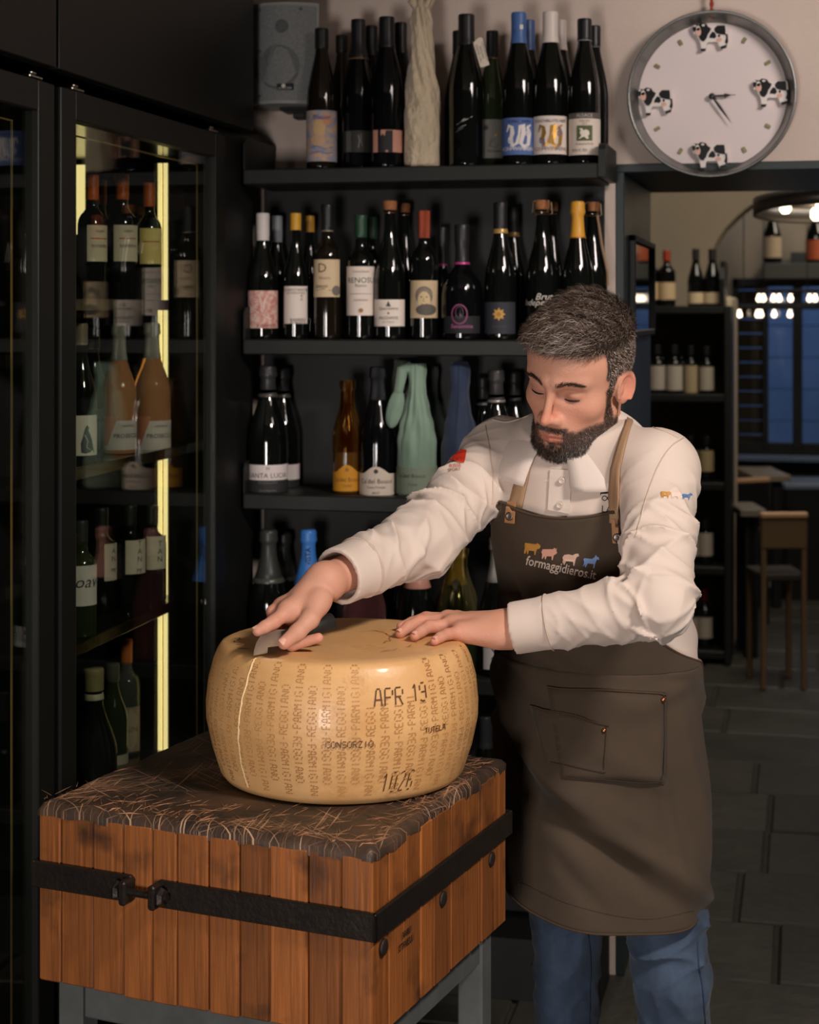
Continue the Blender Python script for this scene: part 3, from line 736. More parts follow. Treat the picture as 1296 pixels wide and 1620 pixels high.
bottle(598, 580, 59, 'champagne', YF, z, 'dark sparkling bottle with arched cream label, next to the mint cloth bottle', 'black', cap=(30, 32, 36), capz=.74, capstyle='champ', caprough=.2,
       labs=[(747, 782, 1.25, -.1, (208, 192, 176), [('t', "Ca'del Bosco", 759, 7.6, (70, 64, 60)), ('t', 'Cuvee Prestige', 768, 3.6, (120, 112, 104)), ('t', 'BRUT', 777, 3.4, (90, 84, 78)), ('d', 743, 3.4, (60, 56, 54))], None, hump)])

def wrapped(px, top, w, Y, z, label, rgb, prof, pleat=.05, nf=9, knot=None, lab=None, name='wrapped_bottle', tex=None, twist=0.0, covering='cloth_wrap'):
    x, d = onY(px, Y); k = d / FPX; R = w / 2 * k; Hb = zat(top, d) - z
    t = thing(name, label, 'bottle', (x, Y, z), math.atan2(-x, Y))
    vs = []; n = 64; m = 46; rr = random.Random(px); ph = [rr.random() * 6.28 for _ in range(9)]
    for j in range(m + 1):
        f = j / m
        for q in range(len(prof) - 1):
            if prof[q][1] <= f <= prof[q + 1][1]:
                u = (f - prof[q][1]) / max(1e-6, prof[q + 1][1] - prof[q][1]); r0 = prof[q][0] + (prof[q + 1][0] - prof[q][0]) * smooth01(u)
        am = pleat * smooth01((f - .15) * 2.2)
        for i in range(n):
            a = 2 * math.pi * i / n; tw = a + twist * f
            fold = math.sin(nf * tw + ph[0] + 2 * math.sin(4 * f + ph[1])) * .55 + math.sin((nf * 1.7 // 1) * tw + ph[2] - 5 * f) * .35 + math.sin(3 * tw + ph[3] + 9 * f) * .4
            r = R * r0 * (1 + am * fold) + R * .015 * math.sin(17 * f + 3 * a + ph[4])
            vs.append((r * math.cos(a), r * math.sin(a), f * Hb))
    fs = [(j * n + i, j * n + (i + 1) % n, (j + 1) * n + (i + 1) % n, (j + 1) * n + i) for j in range(m) for i in range(n)]
    vs.append((0, 0, 0)); fs += [(len(vs) - 1, (i + 1) % n, i) for i in range(n)]
    vs.append((0, 0, Hb * 1.0)); fs += [(len(vs) - 1, m * n + i, m * n + (i + 1) % n) for i in range(n)]
    M = mat('wrap_%d_%d_%d' % rgb, srgb(*rgb), .75, sheen=.25, bump=((70, 70, 16), .35, .006) if covering != 'paper_wrap' else ((46, 46, 30), 1.0, .016), noise=((14, 14, 5), srgb(*[int(c * .82) for c in rgb]), .25))
    obj(covering, mesh(covering, vs, fs, True), M, t)
    if knot:
        (kx, kz, rx, rz) = knot; g = G(); vs = []; n2, m2 = 22, 14
        g.tube([(-.30 * R, -.05 * R, Hb * .97), (-.75 * R, -.15 * R, Hb * .95), (kx * R * .85, -.25 * R, (kz + rz * .8) * Hb)], [.30 * R, .30 * R, .22 * R], 14)
        for j in range(m2 + 1):
            th = math.pi * j / m2
            for i in range(n2):
                a = 2 * math.pi * i / n2; q = 1 + .09 * math.sin(5 * a + 2 * th) + .05 * math.sin(9 * a)
                px_ = kx * R + rx * R * q * math.sin(th) * math.cos(a) + .18 * R * math.cos(th)
                vs.append((px_, -.25 * R + rx * .6 * R * q * math.sin(th) * math.sin(a), (kz + rz * math.cos(th)) * Hb))
        g.add(vs, [(j * n2 + i, (j + 1) * n2 + i, (j + 1) * n2 + (i + 1) % n2, j * n2 + (i + 1) % n2) for j in range(m2) for i in range(n2)])
        g.obj('cloth_tail', M, t, True)
    if lab:
        y0, y1, rgb2, prints = lab; z0, z1 = zat(y1, d), zat(y0, d)
        vs, fs = band(R * .985, (z0 + z1) / 2 - z, z1 - z0, 1.45, 0, eps=.0035); lo = obj('label', mesh('label', vs, fs), paper(rgb2), t)
        for s, yy, sz, dx, col in prints:
            v2, f2 = textvf(s, sz * k * 1.3); obj('print', mesh('print', wrapflat([(a + dx * k, b) for a, b in v2], R * .985, zat(yy, d) - z, 0, .0045), f2), plain(col), lo)
    return t
P_bot = [(.97, 0), (1, .05), (1, .40), (.86, .52), (.62, .66), (.44, .78), (.40, .87), (.46, .95), (.42, 1)]
wrapped(638, 570, 54, YB + .005, z, 'grey-green cloth-wrapped bottle hidden behind the mint one', (78, 82, 70), [(1, 0), (1, .4), (.8, .6), (.66, .85), (.5, 1)], .05)
wrapped(660, 575, 62, YF - .005, z, 'bottle wrapped in mint green cloth with hanging knotted tail', (132, 158, 138), P_bot, .10, 8, knot=(-1.12, .66, .42, .15),
        lab=(737, 779, (122, 134, 116), [("Ca'del Bosco", 750, 6.5, -10, (70, 80, 70)), ('Cuvee', 763, 4, -6, (80, 90, 80))]))
wrapped(682, 580, 50, YB + .005, z, 'dark green cloth-wrapped bottle between the mint and blue ones', (70, 84, 72), P_bot, .06)
wrapped(727, 572, 58, YF, z, 'bottle wrapped in dark blue cloth beside the sleeve of the man', (37, 51, 78), [(.97, 0), (1, .05), (1, .36), (.84, .5), (.62, .64), (.50, .78), (.56, .88), (.60, .95), (.44, 1)], .08, 7)
wrapped(668, 2, 56, YF, SHZ[0], 'bottle twisted up in cream tissue paper on the topmost shelf', (226, 206, 174), [(1, 0), (1, .33), (.90, .45), (.74, .58), (.60, .72), (.52, .82), (.60, .88), (.50, .93), (.34, 1)], .17, 7, twist=3.5,
        covering='paper_wrap')
x_, d_ = onY(668, YF)
g = G(); rr = random.Random(9)
for i in range(7):
    a = i * .9; r0 = .012 + .006 * rr.random(); h = .03 + .02 * rr.random()
    g.tube([(x_ + r0 * math.cos(a), YF + r0 * math.sin(a), 0), (x_ + 1.6 * r0 * math.cos(a + .3), YF + 1.6 * r0 * math.sin(a + .3), h * .6), (x_ + 1.1 * r0 * math.cos(a + .8), YF + 1.1 * r0 * math.sin(a + .8), h)], [.006, .009, .003], 6)
pw = [o for o in bpy.data.objects if o.name.startswith('wrapped_bottle') and o.get('label', '').startswith('bottle twisted')][0]
mtop = zat(2, d_) - .018
tuft = obj('paper_twist', mesh('paper_twist', [tuple(pw.matrix_basis.inverted() @ Vector((v[0], v[1], v[2] + mtop))) for v in g.v], g.f, True), MATS['wrap_226_206_174'], pw)
bottle(764, 596, 46, 'champagne', YB, z, 'black-foil bottle just beside the blue cloth one, back row', 'dark', cap=(38, 36, 36), capz=.76, capstyle='champ', ring=(.755, .77, (130, 126, 120)))
bottle(785, 585, 58, 'champagne', YF, z, 'dark foil sparkling bottle with silver neck band, above the shoulder', 'dark', cap=(52, 50, 50), capz=.76, capstyle='champ', ring=(.745, .765, (140, 136, 130)))
bottle(814, 588, 50, 'champagne', YB, z, 'dark foil bottle almost hidden by the forehead of the man', 'dark', cap=(44, 42, 42), capz=.76, capstyle='champ')

# ---- fourth shelf
z = SHZ[3]
bottle(425, 838, 64, 'champagne', YF, z, 'dark grey foil sparkling bottle, first on the fourth shelf', 'dark', cap=(52, 54, 50), capz=.64, capstyle='champ', ring=(.61, .645, (86, 88, 80)))
bottle(449, 842, 56, 'champagne', YB, z, 'second dark grey foil bottle standing behind the first', 'dark', cap=(48, 50, 46), capz=.64, capstyle='champ', ring=(.61, .645, (78, 80, 72)))
bottle(488, 838, 58, 'champagne', YF, z, 'sparkling bottle in bright blue foil behind the cuff', 'dark', cap=(60, 120, 196), capz=.60, capstyle='champ',
       deco=lambda t, R, Hb, d, k: obj('print', mesh('print', wrapflat([(-b, a) for a, b in textvf('BELLAVISTA', 11 * k)[0]], R * .45, Hb * .74, 0, .003), textvf('BELLAVISTA', 11 * k)[1]), plain((24, 40, 96)), t))
bottle(575, 846, 72, 'champagne', YF, z, 'pink textured bottle under the outstretched sleeve', 'pink', cap=(150, 100, 92), capz=.80, capstyle='champ')
bottle(634, 880, 48, 'champagne', YB, z, 'plain dark bottle half hidden beside the pink-foil one', 'dark', cap=(30, 30, 32), capz=.80)
bottle(660, 848, 60, 'champagne', YF, z, 'dark sparkling bottle with pale pink foil neck', 'dark', cap=(206, 146, 130), capz=.62, capstyle='champ')
bottle(722, 864, 66, 'champagne', YF, z, 'bottle in crinkled gold film, behind the flat hand', 'green', cap=(190, 160, 96), capz=.70, capstyle='champ', caprough=.2,
       deco=lambda t, R, Hb, d, k: (cello(t, R, Hb, (170, 156, 110), 'gold_film', .30, .985, .16), obj('medallion', mesh('medallion', wrapflat(disc(0, 0, 7 * k, 16, 11 * k)[0], R * .62, Hb * .70, 0, .001), disc(0, 0, 1, 16)[1]), plain((60, 56, 40), .4), t)))
bottle(787, 850, 60, 'champagne', YF, z, 'silver-foil sparkling bottle beside the apron bib', 'dark', cap=(168, 166, 162), capz=.68, capstyle='champ', caprough=.2,
       labs=[(1020, 1054, 1.0, .2, (206, 202, 200), [('t', 'XA', 1030, 18, (60, 60, 62), 0), ('t', 'BRUT', 1042, 8, (60, 60, 62))])])
# ---- lowest shelf
z = SHZ[4]
bottle(768, 1134, 52, 'champagne', YF, z, 'dark bottle with teal label on the lowest shelf', 'dark', cap=(40, 42, 44), capz=.74, labs=[(1224, 1250, 1.3, 0, (66, 96, 108))])
bottle(835, 1140, 52, 'champagne', YF, z, 'dark bottle behind the apron on the lowest shelf', 'dark', cap=(40, 42, 44), capz=.74)

# ---- bottles inside the lit fridge (labels turned to the door)
XB = -1.43
RT = -.75    # how far the labels turn toward the door
def fb(px, top, w, kind, X, z, label, **kw):
    Y, d = onX(px, X); x = X
    kw['X'] = X
    lb = kw.get('labs', ())
    return bottle(px, top, w, kind, 0, z, label, **kw)
z = 1.599
red = [('r', 378, 30, 1.6, (176, 62, 40)), ('t', 'BARBERA', 390, 5, (110, 90, 80)), ('t', 'Langhe', 366, 4, (120, 100, 90))]
fb(146, 277, 46, 'bordeaux', XB, z, 'orange-capped bordeaux bottle, nearest the fridge frame', cap=(196, 92, 40), capz=.80, labs=[(357, 414, .9, .55, (206, 190, 166), red)], group=None)
fb(193, 276, 48, 'bordeaux', XB, z, 'orange-capped bordeaux bottle in the middle of the top fridge shelf', cap=(196, 92, 40), capz=.80, labs=[(357, 414, 1.0, .45, (214, 198, 176), red)])
fb(236, 290, 40, 'bordeaux', -1.388, z, 'orange-capped bottle standing in for a mirrored one, nearest the yellow light strip', cap=(186, 88, 38), capz=.80, labs=[(362, 418, 1.0, .2, (214, 190, 120), [('r', 383, 28, 1.6, (170, 70, 40))])])  # bottle stands in for a reflection; strip's light yellows its label colour
fb(160, 286, 40, 'bordeaux', -1.50, z, 'orange-capped bottle in the back row of the top fridge shelf', cap=(170, 80, 36), capz=.80)
z = 1.279
cham = [(-2, 15), (1, 19), (4, 15), (3, 10), (6, 4), (9, -4), (12, -18), (15, -26), (10, -20), (6, -24), (-2, -26), (-8, -24), (-9, -10), (-6, 0), (-4, 8)]
fb(128, 512, 50, 'burgundy', XB + .03, z, 'dark burgundy bottle with inked animal label at the fridge frame', glass='dark', cap=(120, 104, 90), capz=.86, ring=(.845, .865, (150, 146, 140)), labs=[(656, 719, 1.0, .35, (206, 198, 188), [('p', 690, cham, (56, 60, 64)), ('s', 690, [(-3, 4), (2, -6), (0, -16), (6, -20)], 1, (190, 184, 176))])])
fb(148, 520, 46, 'burgundy', XB - .05, z, 'dark burgundy bottle with plain white label', glass='dark', cap=(90, 80, 70), capz=.84, ring=(.83, .85, (150, 146, 140)), labs=[(646, 704, 1.1, .5, (190, 182, 170), [('t', 'Pinot', 664, 4, (120, 116, 110))])])
pro = lambda: [('p', 680, [(-34, 23), (-8, 23), (-25, -23), (-34, -23)], (182, 116, 92)), ('t', 'PROSECCO', 688, 7, (60, 52, 52), 9), ('t', 'millesimato', 672, 3.6, (140, 120, 112), 8)]
fb(188, 512, 56, 'burgundy', -1.40, z, 'rose sparkling bottle in the middle of the second fridge shelf', glass='rose', cap=(150, 146, 140), capz=.72, capstyle='champ', caprough=.25, labs=[(664, 710, 1.35, .25, (190, 180, 176), pro())])
fb(240, 511, 60, 'burgundy', -1.379, z, 'rose sparkling bottle in front of the yellow light strip', glass='rose', cap=(156, 150, 142), capz=.72, capstyle='champ', caprough=.25, labs=[(664, 710, 1.35, .25, (196, 186, 182), pro())])
z = .946
tan = lambda: [('t', 'T\nA\nN', 870, 9, (70, 70, 72), 3), ('t', 'MI', 900, 7, (60, 60, 62), 2)]
fb(128, 824, 50, 'bordeaux', XB + .06, z, 'olive wine bottle with large script on white label at the fridge frame', glass='green', cap=(44, 46, 44), capz=.80, labs=[(892, 955, 1.1, .2, (200, 192, 188), [('t', 'Soave', 918, 20, (40, 38, 38), 4, .3)])])
fb(160, 804, 50, 'bordeaux', XB - .02, z, 'dark bottle with narrow lettered label, third shelf of the fridge', cap=(28, 28, 30), capz=.80, labs=[(858, 916, .55, .75, (190, 176, 162), tan())])
fb(205, 800, 50, 'bordeaux', -1.40, z, 'dark bottle with vertical lettering, middle of the third fridge shelf', glass='black', cap=(28, 28, 30), capz=.80, labs=[(852, 905, .8, .55, (196, 184, 168), tan())])
fb(240, 800, 46, 'bordeaux', -1.384, z, 'blue-black bottle with vertical lettering by the light strip', glass='black', cap=(28, 28, 30), capz=.80, labs=[(846, 898, .8, .45, (190, 180, 160), tan())])
z = .60
fb(148, 1058, 74, 'burgundy', XB + .10, z, 'large pale-necked burgundy bottle on the lowest fridge shelf', glass='dark', cap=(120, 112, 76), capz=.86, ring=(.80, .84, (190, 182, 160)))
fb(178, 1050, 50, 'burgundy', XB - .03, z, 'slim grey bottle on the lowest fridge shelf', glass='green', cap=(70, 70, 60), capz=.82, labs=[(1190, 1215, 1.1, .2, (170, 160, 140))])
fb(200, 1012, 44, 'bordeaux', XB - .03, z, 'clear spirit bottle with diamond label and orange neck', glass='clear', cap=(176, 96, 44), capz=.80, labs=[(1115, 1185, .8, .35, (150, 132, 116), [('p', 1150, [(-10, 20), (0, 34), (10, 20), (10, -20), (0, -34), (-10, -20)], (176, 158, 140)), ('t', 'GIN', 1150, 9, (90, 74, 66))])])
# ------------------------------------------------------------------ loudspeaker
xs, ds = onY(459, 3.98)
t = thing('loudspeaker', 'grey wall loudspeaker with curved grille above the topmost shelf', 'speaker', (xs, 3.98, zat(172, ds)), math.radians(4))
k = ds / FPX; w2 = 57 * k; Hs = 156 * k
arc = [(-w2 + 2 * w2 * i / 40, -.075 - .035 * (1 - (2 * i / 40 - 1) ** 2)) for i in range(41)]
def extr(pts, z0, z1):
    n = len(pts); v = [(x, y, z0) for x, y in pts] + [(x, y, z1) for x, y in pts]
    return v, [tuple(range(n))[::-1], tuple(range(n, 2 * n))] + [(i, (i + 1) % n, (i + 1) % n + n, i + n) for i in range(n)]
M_spk = mat('grey_plastic', srgb(142, 144, 140), .5)
vs, fs = extr(arc + [(w2 * .62, .05), (-w2 * .62, .05)], 0, Hs)
obj('cabinet', mesh('cabinet', vs, fs), M_spk, t)
fr = [(x * .95, y - .004) for x, y in arc]
vs, fs = extr(fr + [(x, y + .003) for x, y in fr[::-1]], .008, Hs - .008)
gr = obj('grille', mesh('grille', vs, fs), mat('perforated_grille', srgb(150, 152, 150), .65, .1, bump=((900, 900, 900), .6, .002), noise=((700, 700, 700), srgb(96, 98, 98), .12)), t)
def ongr(x): return -.075 - .035 * (1 - (x / w2) ** 2) - .0045
def grille_disc(cx, cz, r, name, m, parent):
    v2, f2 = disc(0, 0, r, 24); obj(name, mesh(name, [(cx + a, ongr(cx + a) - .0016, cz + b) for a, b in v2], f2), m, parent)
dimg = mat('driver_shade', srgb(84, 86, 85), .7)
grille_disc(-.004, Hs * .36, .052, 'woofer_cone', mat('woofer_shade', srgb(120, 122, 121), .7, noise=((700, 700, 700), srgb(62, 64, 64), .12)), t)
grille_disc(.006, Hs * .76, .016, 'tweeter', dimg, t)
for sx in (-.05, .05):
    for zz in (.08, .52, .93):
        if sx < 0 or zz > .9: grille_disc(sx, Hs * zz, .004, 'screw', dimg, t)
bx = G().box((-.005, ongr(.01) - .003, Hs * .13), (.034, ongr(.01) + .004, Hs * .19), .0006).obj('badge', plain((14, 14, 14)), t)
v2, f2 = disc(.011, 0, .005, 12); obj('emblem', mesh('emblem', [(a, ongr(.01) - .0035, Hs * .168 + b) for a, b in v2], f2), plain((214, 206, 196)), bx)
v2, f2 = textvf('LD SYSTEMS', .0062, bold=.01); obj('print', mesh('print', [(a + .0145, ongr(.01) - .0035, Hs * .145 + b) for a, b in v2], f2), plain((190, 184, 176)), bx)
G().box((-.02, -.03, -.008), (.05, .055, 0), .003).box((.0, .03, -.02), (.03, .078, .03), .002).obj('bracket', plain((30, 30, 30)), t)

# ------------------------------------------------------------------ clock in a cake tin
xc, dc = onY(1126, YW - .03)
t = thing('wall_clock', 'round cake-tin wall clock with four cows, above the doorway', 'clock', (xc, YW, zat(150, dc)))
k = dc / FPX; RC = 132 * k
tin = G()
M_tin = mat('dull_tin', srgb(150, 150, 147), .36, .85, noise=((9, 9, 9), srgb(120, 120, 118), .3), bump=((50, 50, 50), .05, .004))
Mrot = Matrix.Rotation(math.radians(90), 4, 'X')
prof = [(0, .004), (RC * .885, .004), (RC * .895, .008), (RC * .955, .045), (RC * .965, .052), (RC * .985, .0545), (RC, .050), (RC * 1.0, .046), (RC * .985, .044), (RC * .97, .044), (RC * .91, .004), (RC * .90, 0), (0, 0)]
tin.lathe(prof, 72, Mrot); tin.obj('tin', M_tin, t, True)
v2, f2 = disc(0, 0, RC * .884, 64); obj('dial', mesh('dial', [(a, -.0052, b) for a, b in v2], f2), mat('dial_paper', srgb(214, 201, 198), .6), t)
cow = [(-26, 14), (-22, 20), (-16, 19), (-12, 22), (-4, 20), (-2, 16), (6, 17), (12, 18), (25, 18), (27, 14), (28, 2), (27, -3), (27, -14), (22, -16), (21, -19), (17, -19), (13, -9), (10, -8), (-2, -8), (-4, -10), (-5, -18), (-7, -21), (-12, -21), (-13, -12), (-15, -4), (-21, 3), (-24, 6), (-25, 10)]
head = [(-26, 14), (-22, 20), (-16, 19), (-12, 22), (-4, 20), (-2, 16), (3, 13), (1, 8), (-2, 4), (-4, -2), (-8, -7), (-12, -6), (-15, -2), (-17, 4), (-13, 8), (-14, 14), (-19, 15), (-21, 10), (-24, 8)]
rump = [(8, 13), (12, 17), (24, 17), (25, 10), (25, 2), (18, 3), (11, 5), (8, 9)]
def blob(cx, cy, rx, ry, n=10): return [(cx + rx * math.cos(6.283 * i / n), cy + ry * math.sin(6.283 * i / n)) for i in range(n)]
M_cw = mat('cow_white', srgb(222, 214, 208), .35); M_ck = mat('cow_black', srgb(20, 20, 22), .3); M_cp = mat('cow_pink', srgb(214, 168, 152), .4)
for cx_, cy_ in ((1122, 57), (1216, 148), (1035, 157), (1121, 246)):
    q = G().prism(cow, -9, 0).obj('cow', M_cw, t, loc=((cx_ - 1126) * k, -.0055, (150 - cy_) * k), scale=(k * 1.02,) * 3)
    for nm, pts, m in (('head_patch', head, M_ck), ('rump_patch', rump, M_ck), ('tail', [(25, 4), (28, 3), (29, -8), (27, -13), (24, -9), (26, -3)], M_ck), ('hoof', [(-13, -18), (-5, -18), (-6, -22), (-13, -22)], M_ck), ('hoof', [(17, -16), (27, -13), (26, -18), (18, -20)], M_ck),
                       ('muzzle', blob(-16.5, 8, 4.2, 7), M_cp), ('udder', blob(15, -5, 4.5, 3.5), M_cp), ('spot', [(0, -2), (1, 3), (5, 8), (9, 6), (11, 0), (8, -3), (4, -2)], M_ck), ('spot', blob(15, 1, 2, 2, 8), M_ck), ('ear_mark', blob(-22, 17.5, 2, 1.4, 8), M_cw), ('ear_mark', blob(-9, 18, 2.6, 1.6, 8), M_cw), ('blaze', blob(-17, 13.5, 3, 4, 10), M_cw)):
        G().prism(pts, -11.5 if nm in ('muzzle', 'blaze', 'ear_mark') else -10, -8.5).obj(nm, m, q)
for hh in (1, 2, 4, 5, 7, 8, 10, 11):
    a = math.radians(90 - hh * 30); rr = 100 * k
    G().box((-.0042, -.004, -.0068), (.0042, 0, .0068), .001).obj('hour_mark', mat('brass_mark', srgb(150, 144, 104), .3, .5), t, loc=(rr * math.cos(a), -.0055, rr * math.sin(a)), rot=(0, -a + math.pi / 2, 0))
Mh = plain((26, 26, 30), .4)
def hand(name, pts, ang, y):
    G().prism([(a * k, b * k) for a, b in pts], y - .0012, y).obj(name, Mh, t, loc=(0, 0, -.002), rot=(0, math.radians(ang - 90), 0))
hand('hour_hand', [(-1.6, 0), (-1.6, 19), (-3.6, 20), (0, 31), (3.6, 20), (1.6, 19), (1.6, 0)], 88, -.016)
hand('hour_hand_point', [(-.5, 28), (-.4, 37), (.4, 37), (.5, 28)], 88, -.016)
hand('minute_hand', [(-1.2, 0), (-2.2, 22), (-1.0, 40), (0, 55), (1.0, 40), (2.2, 22), (1.2, 0)], 145, -.019)
G().lathe([(0, 0), (5 * k, 0), (5 * k, .004), (3 * k, .006), (0, .006)], 16, Matrix.Rotation(math.radians(90), 4, 'X')).obj('hand_boss', Mh, t, True, loc=(0, -.016, -.002))
bpy.context.view_layer.update()
for o in list(t.children):
    if o.name.startswith(('hour_hand', 'minute_hand')): o.rotation_euler[1] = o.rotation_euler[1] + math.radians(90)
s = thing('cord', 'twisted red cord from which the cow clock hangs', 'cord', (xc, YW - .03, zat(20, dc)))
for ph in (0, 3.14):
    G().tube([(.0025 * math.cos(ph + i * .8), .0025 * math.sin(ph + i * .8) - .0, -.012 + i * .004) for i in range(40)], .0026, 6).obj('strand', mat('red_cord', srgb(150, 58, 40), .8), s)

# ------------------------------------------------------------------ framed glass on the doorway side
ya, yb = onX(984, XD)[0], onX(1014, XD)[0]
ya, yb = YW + .10, Y2 - .03
t = thing('framed_mirror', 'narrow black-framed mirror hung inside the dark green doorway', 'mirror', (XD + .0205, (ya + yb) / 2, zat(455, 4.4)))
hy, hz = (yb - ya) / 2, .125
f = G(); f.box((0, -hy, -hz), (.016, -hy + .018, hz), .002); f.box((0, hy - .018, -hz), (.016, hy, hz), .002); f.box((0, -hy, hz - .016), (.016, hy, hz), .002); f.box((0, -hy, -hz), (.016, hy, -hz + .016), .002)
f.obj('frame', M_panelblk, t); G().box((.002, -hy + .01, -hz + .01), (.007, hy - .01, hz - .01)).obj('mirror_glass', mat('mirror_glass', srgb(120, 130, 128), .04, 1.0), t)

# ------------------------------------------------------------------ butcher block
BF = np.array((-.0484, 2.255)); E1 = np.array((-.9146, .4044)); E2 = np.array((.4044, .9146)); LB, WB = .535, .50
bo = cw(*BF); brot = YAW + math.atan2(-E1[1], -E1[0])     # local x runs from the left corner to the front corner side reversed
TOPZ, BOTZ = .868, .608
t = thing('butcher_block', 'worn butcher block of upright wooden staves bound with an iron band', 'table', (bo.x, bo.y, 0), brot)
# local frame: front corner at origin, left face along -x, right face along +y
M_wood = mat('stave_wood', srgb(172, 102, 48), .5, noise=((95, 95, 4.5), srgb(92, 50, 20), .28), bump=((150, 150, 9), .35, .004), obj_rand=.30)
def stain(m):
    nt = m.node_tree; b = nt.nodes['Principled BSDF']; src = b.inputs['Base Color'].links[0].from_socket
    tc = nd(nt, 'ShaderNodeTexCoord'); n = nd(nt, 'ShaderNodeTexNoise'); n.inputs['Scale'].default_value = 13; n.inputs['Detail'].default_value = 7
    oi = nd(nt, 'ShaderNodeObjectInfo'); ad = nd(nt, 'ShaderNodeVectorMath', operation='ADD')
    nt.links.new(tc.outputs['Object'], ad.inputs[0]); nt.links.new(oi.outputs['Location'], ad.inputs[1]); nt.links.new(ad.outputs[0], n.inputs['Vector'])
    r = nd(nt, 'ShaderNodeValToRGB'); r.color_ramp.elements[0].position = .54; r.color_ramp.elements[1].position = .78
    nt.links.new(n.outputs['Fac'], r.inputs['Fac']); mx = nd(nt, 'ShaderNodeMix', data_type='RGBA'); mx.inputs[7].default_value = srgb(38, 24, 14)
    nt.links.new(r.outputs[0], mx.inputs['Factor']); nt.links.new(src, mx.inputs[6]); nt.links.new(mx.outputs[2], b.inputs['Base Color'])
stain(M_wood)
rnd = random.Random(11)
def staves(n, total, place):
    ws = [rnd.uniform(.75, 1.25) for _ in range(n)]; s = total / sum(ws); a = 0
    for w_ in ws:
        w = w_ * s; place(a, w); a += w
def left_face(a, w):
    j = rnd.uniform(-.0012, .0012); r = rnd.uniform(0, .004)
    G().box((-w / 2 + .0006, 0, BOTZ + r), (w / 2 - .0006, .05, TOPZ - .014), .0025).obj('stave', M_wood, t, loc=(-a - w / 2, j, 0))
def right_face(a, w):
    j = rnd.uniform(-.0012, .0012); r = rnd.uniform(0, .004)
    G().box((-.05, -w / 2 + .0006, BOTZ + r), (0, w / 2 - .0006, TOPZ - .014), .0025).obj('stave', M_wood, t, loc=(j, .052 + a + w / 2, 0))
staves(11, LB, left_face); staves(7, WB - .104, right_face)
G().box((-LB + .05, .052, BOTZ + .004), (-.052, WB - .02, TOPZ - .016)).obj('core', M_wood, t)
staves(11, LB, lambda a, w: G().box((-w / 2 + .0006, WB - .05, BOTZ), (w / 2 - .0006, WB, TOPZ - .014), .0025).obj('stave', M_wood, t, loc=(-a - w / 2, 0, 0)))
staves(7, WB - .104, lambda a, w: G().box((0, -w / 2 + .0006, BOTZ), (.05, w / 2 - .0006, TOPZ - .014), .0025).obj('stave', M_wood, t, loc=(-LB, .052 + a + w / 2, 0)))
# worn end-grain top with rounded, chewed edges
def top_mesh():
    rr = np.random.RandomState(4); nx, ny = 92, 86; V_ = []; F_ = []
    ph = rr.rand(24) * 6.28
    def nz(x, y): return (math.sin(23 * x + ph[0] + 2 * math.sin(11 * y)) + math.sin(31 * y + ph[1] + 1.5 * math.sin(17 * x)) + .7 * math.sin(57 * x + 43 * y + ph[2]) + .6 * math.sin(71 * y - 49 * x + ph[3])) / 3.3
    for j in range(ny + 1):
        for i in range(nx + 1):
            x = -LB * i / nx; y_ = WB * j / ny
            e = min(-x, LB + x, y_, WB - y_); z = TOPZ + .0012 * nz(x, y_)
            z -= .010 * max(0, 1 - e / .012) ** 2 * (1 + .35 * nz(x * 3, y_ * 3))
            z -= .009 * math.exp(-(((x + .33) / .15) ** 2 + ((y_ - .22) / .15) ** 2)) * 0.6 if False else 0
            ox = .0016 * nz(x * 2.1, y_ * 2.3) * max(0, 1 - e / .02)
            V_.append((x + ox, y_ + ox, z))
    for j in range(ny):
        for i in range(nx):
            a = j * (nx + 1) + i; F_.append((a + 1, a, a + nx + 1, a + nx + 2))
    rim = [i for i in range(nx + 1)] + [j * (nx + 1) + nx for j in range(1, ny + 1)] + [ny * (nx + 1) + i for i in range(nx - 1, -1, -1)] + [j * (nx + 1) for j in range(ny - 1, 0, -1)]
    b = len(V_)
    for q in rim:
        x, y_, z = V_[q]; V_.append((x, y_, TOPZ - .020 - .004 * nz(x * 2, y_ * 2)))
    for a in range(len(rim)):
        c = (a + 1) % len(rim); F_.append((rim[a], rim[c], b + c, b + a))
    return mesh('worn_top', V_, F_, True)
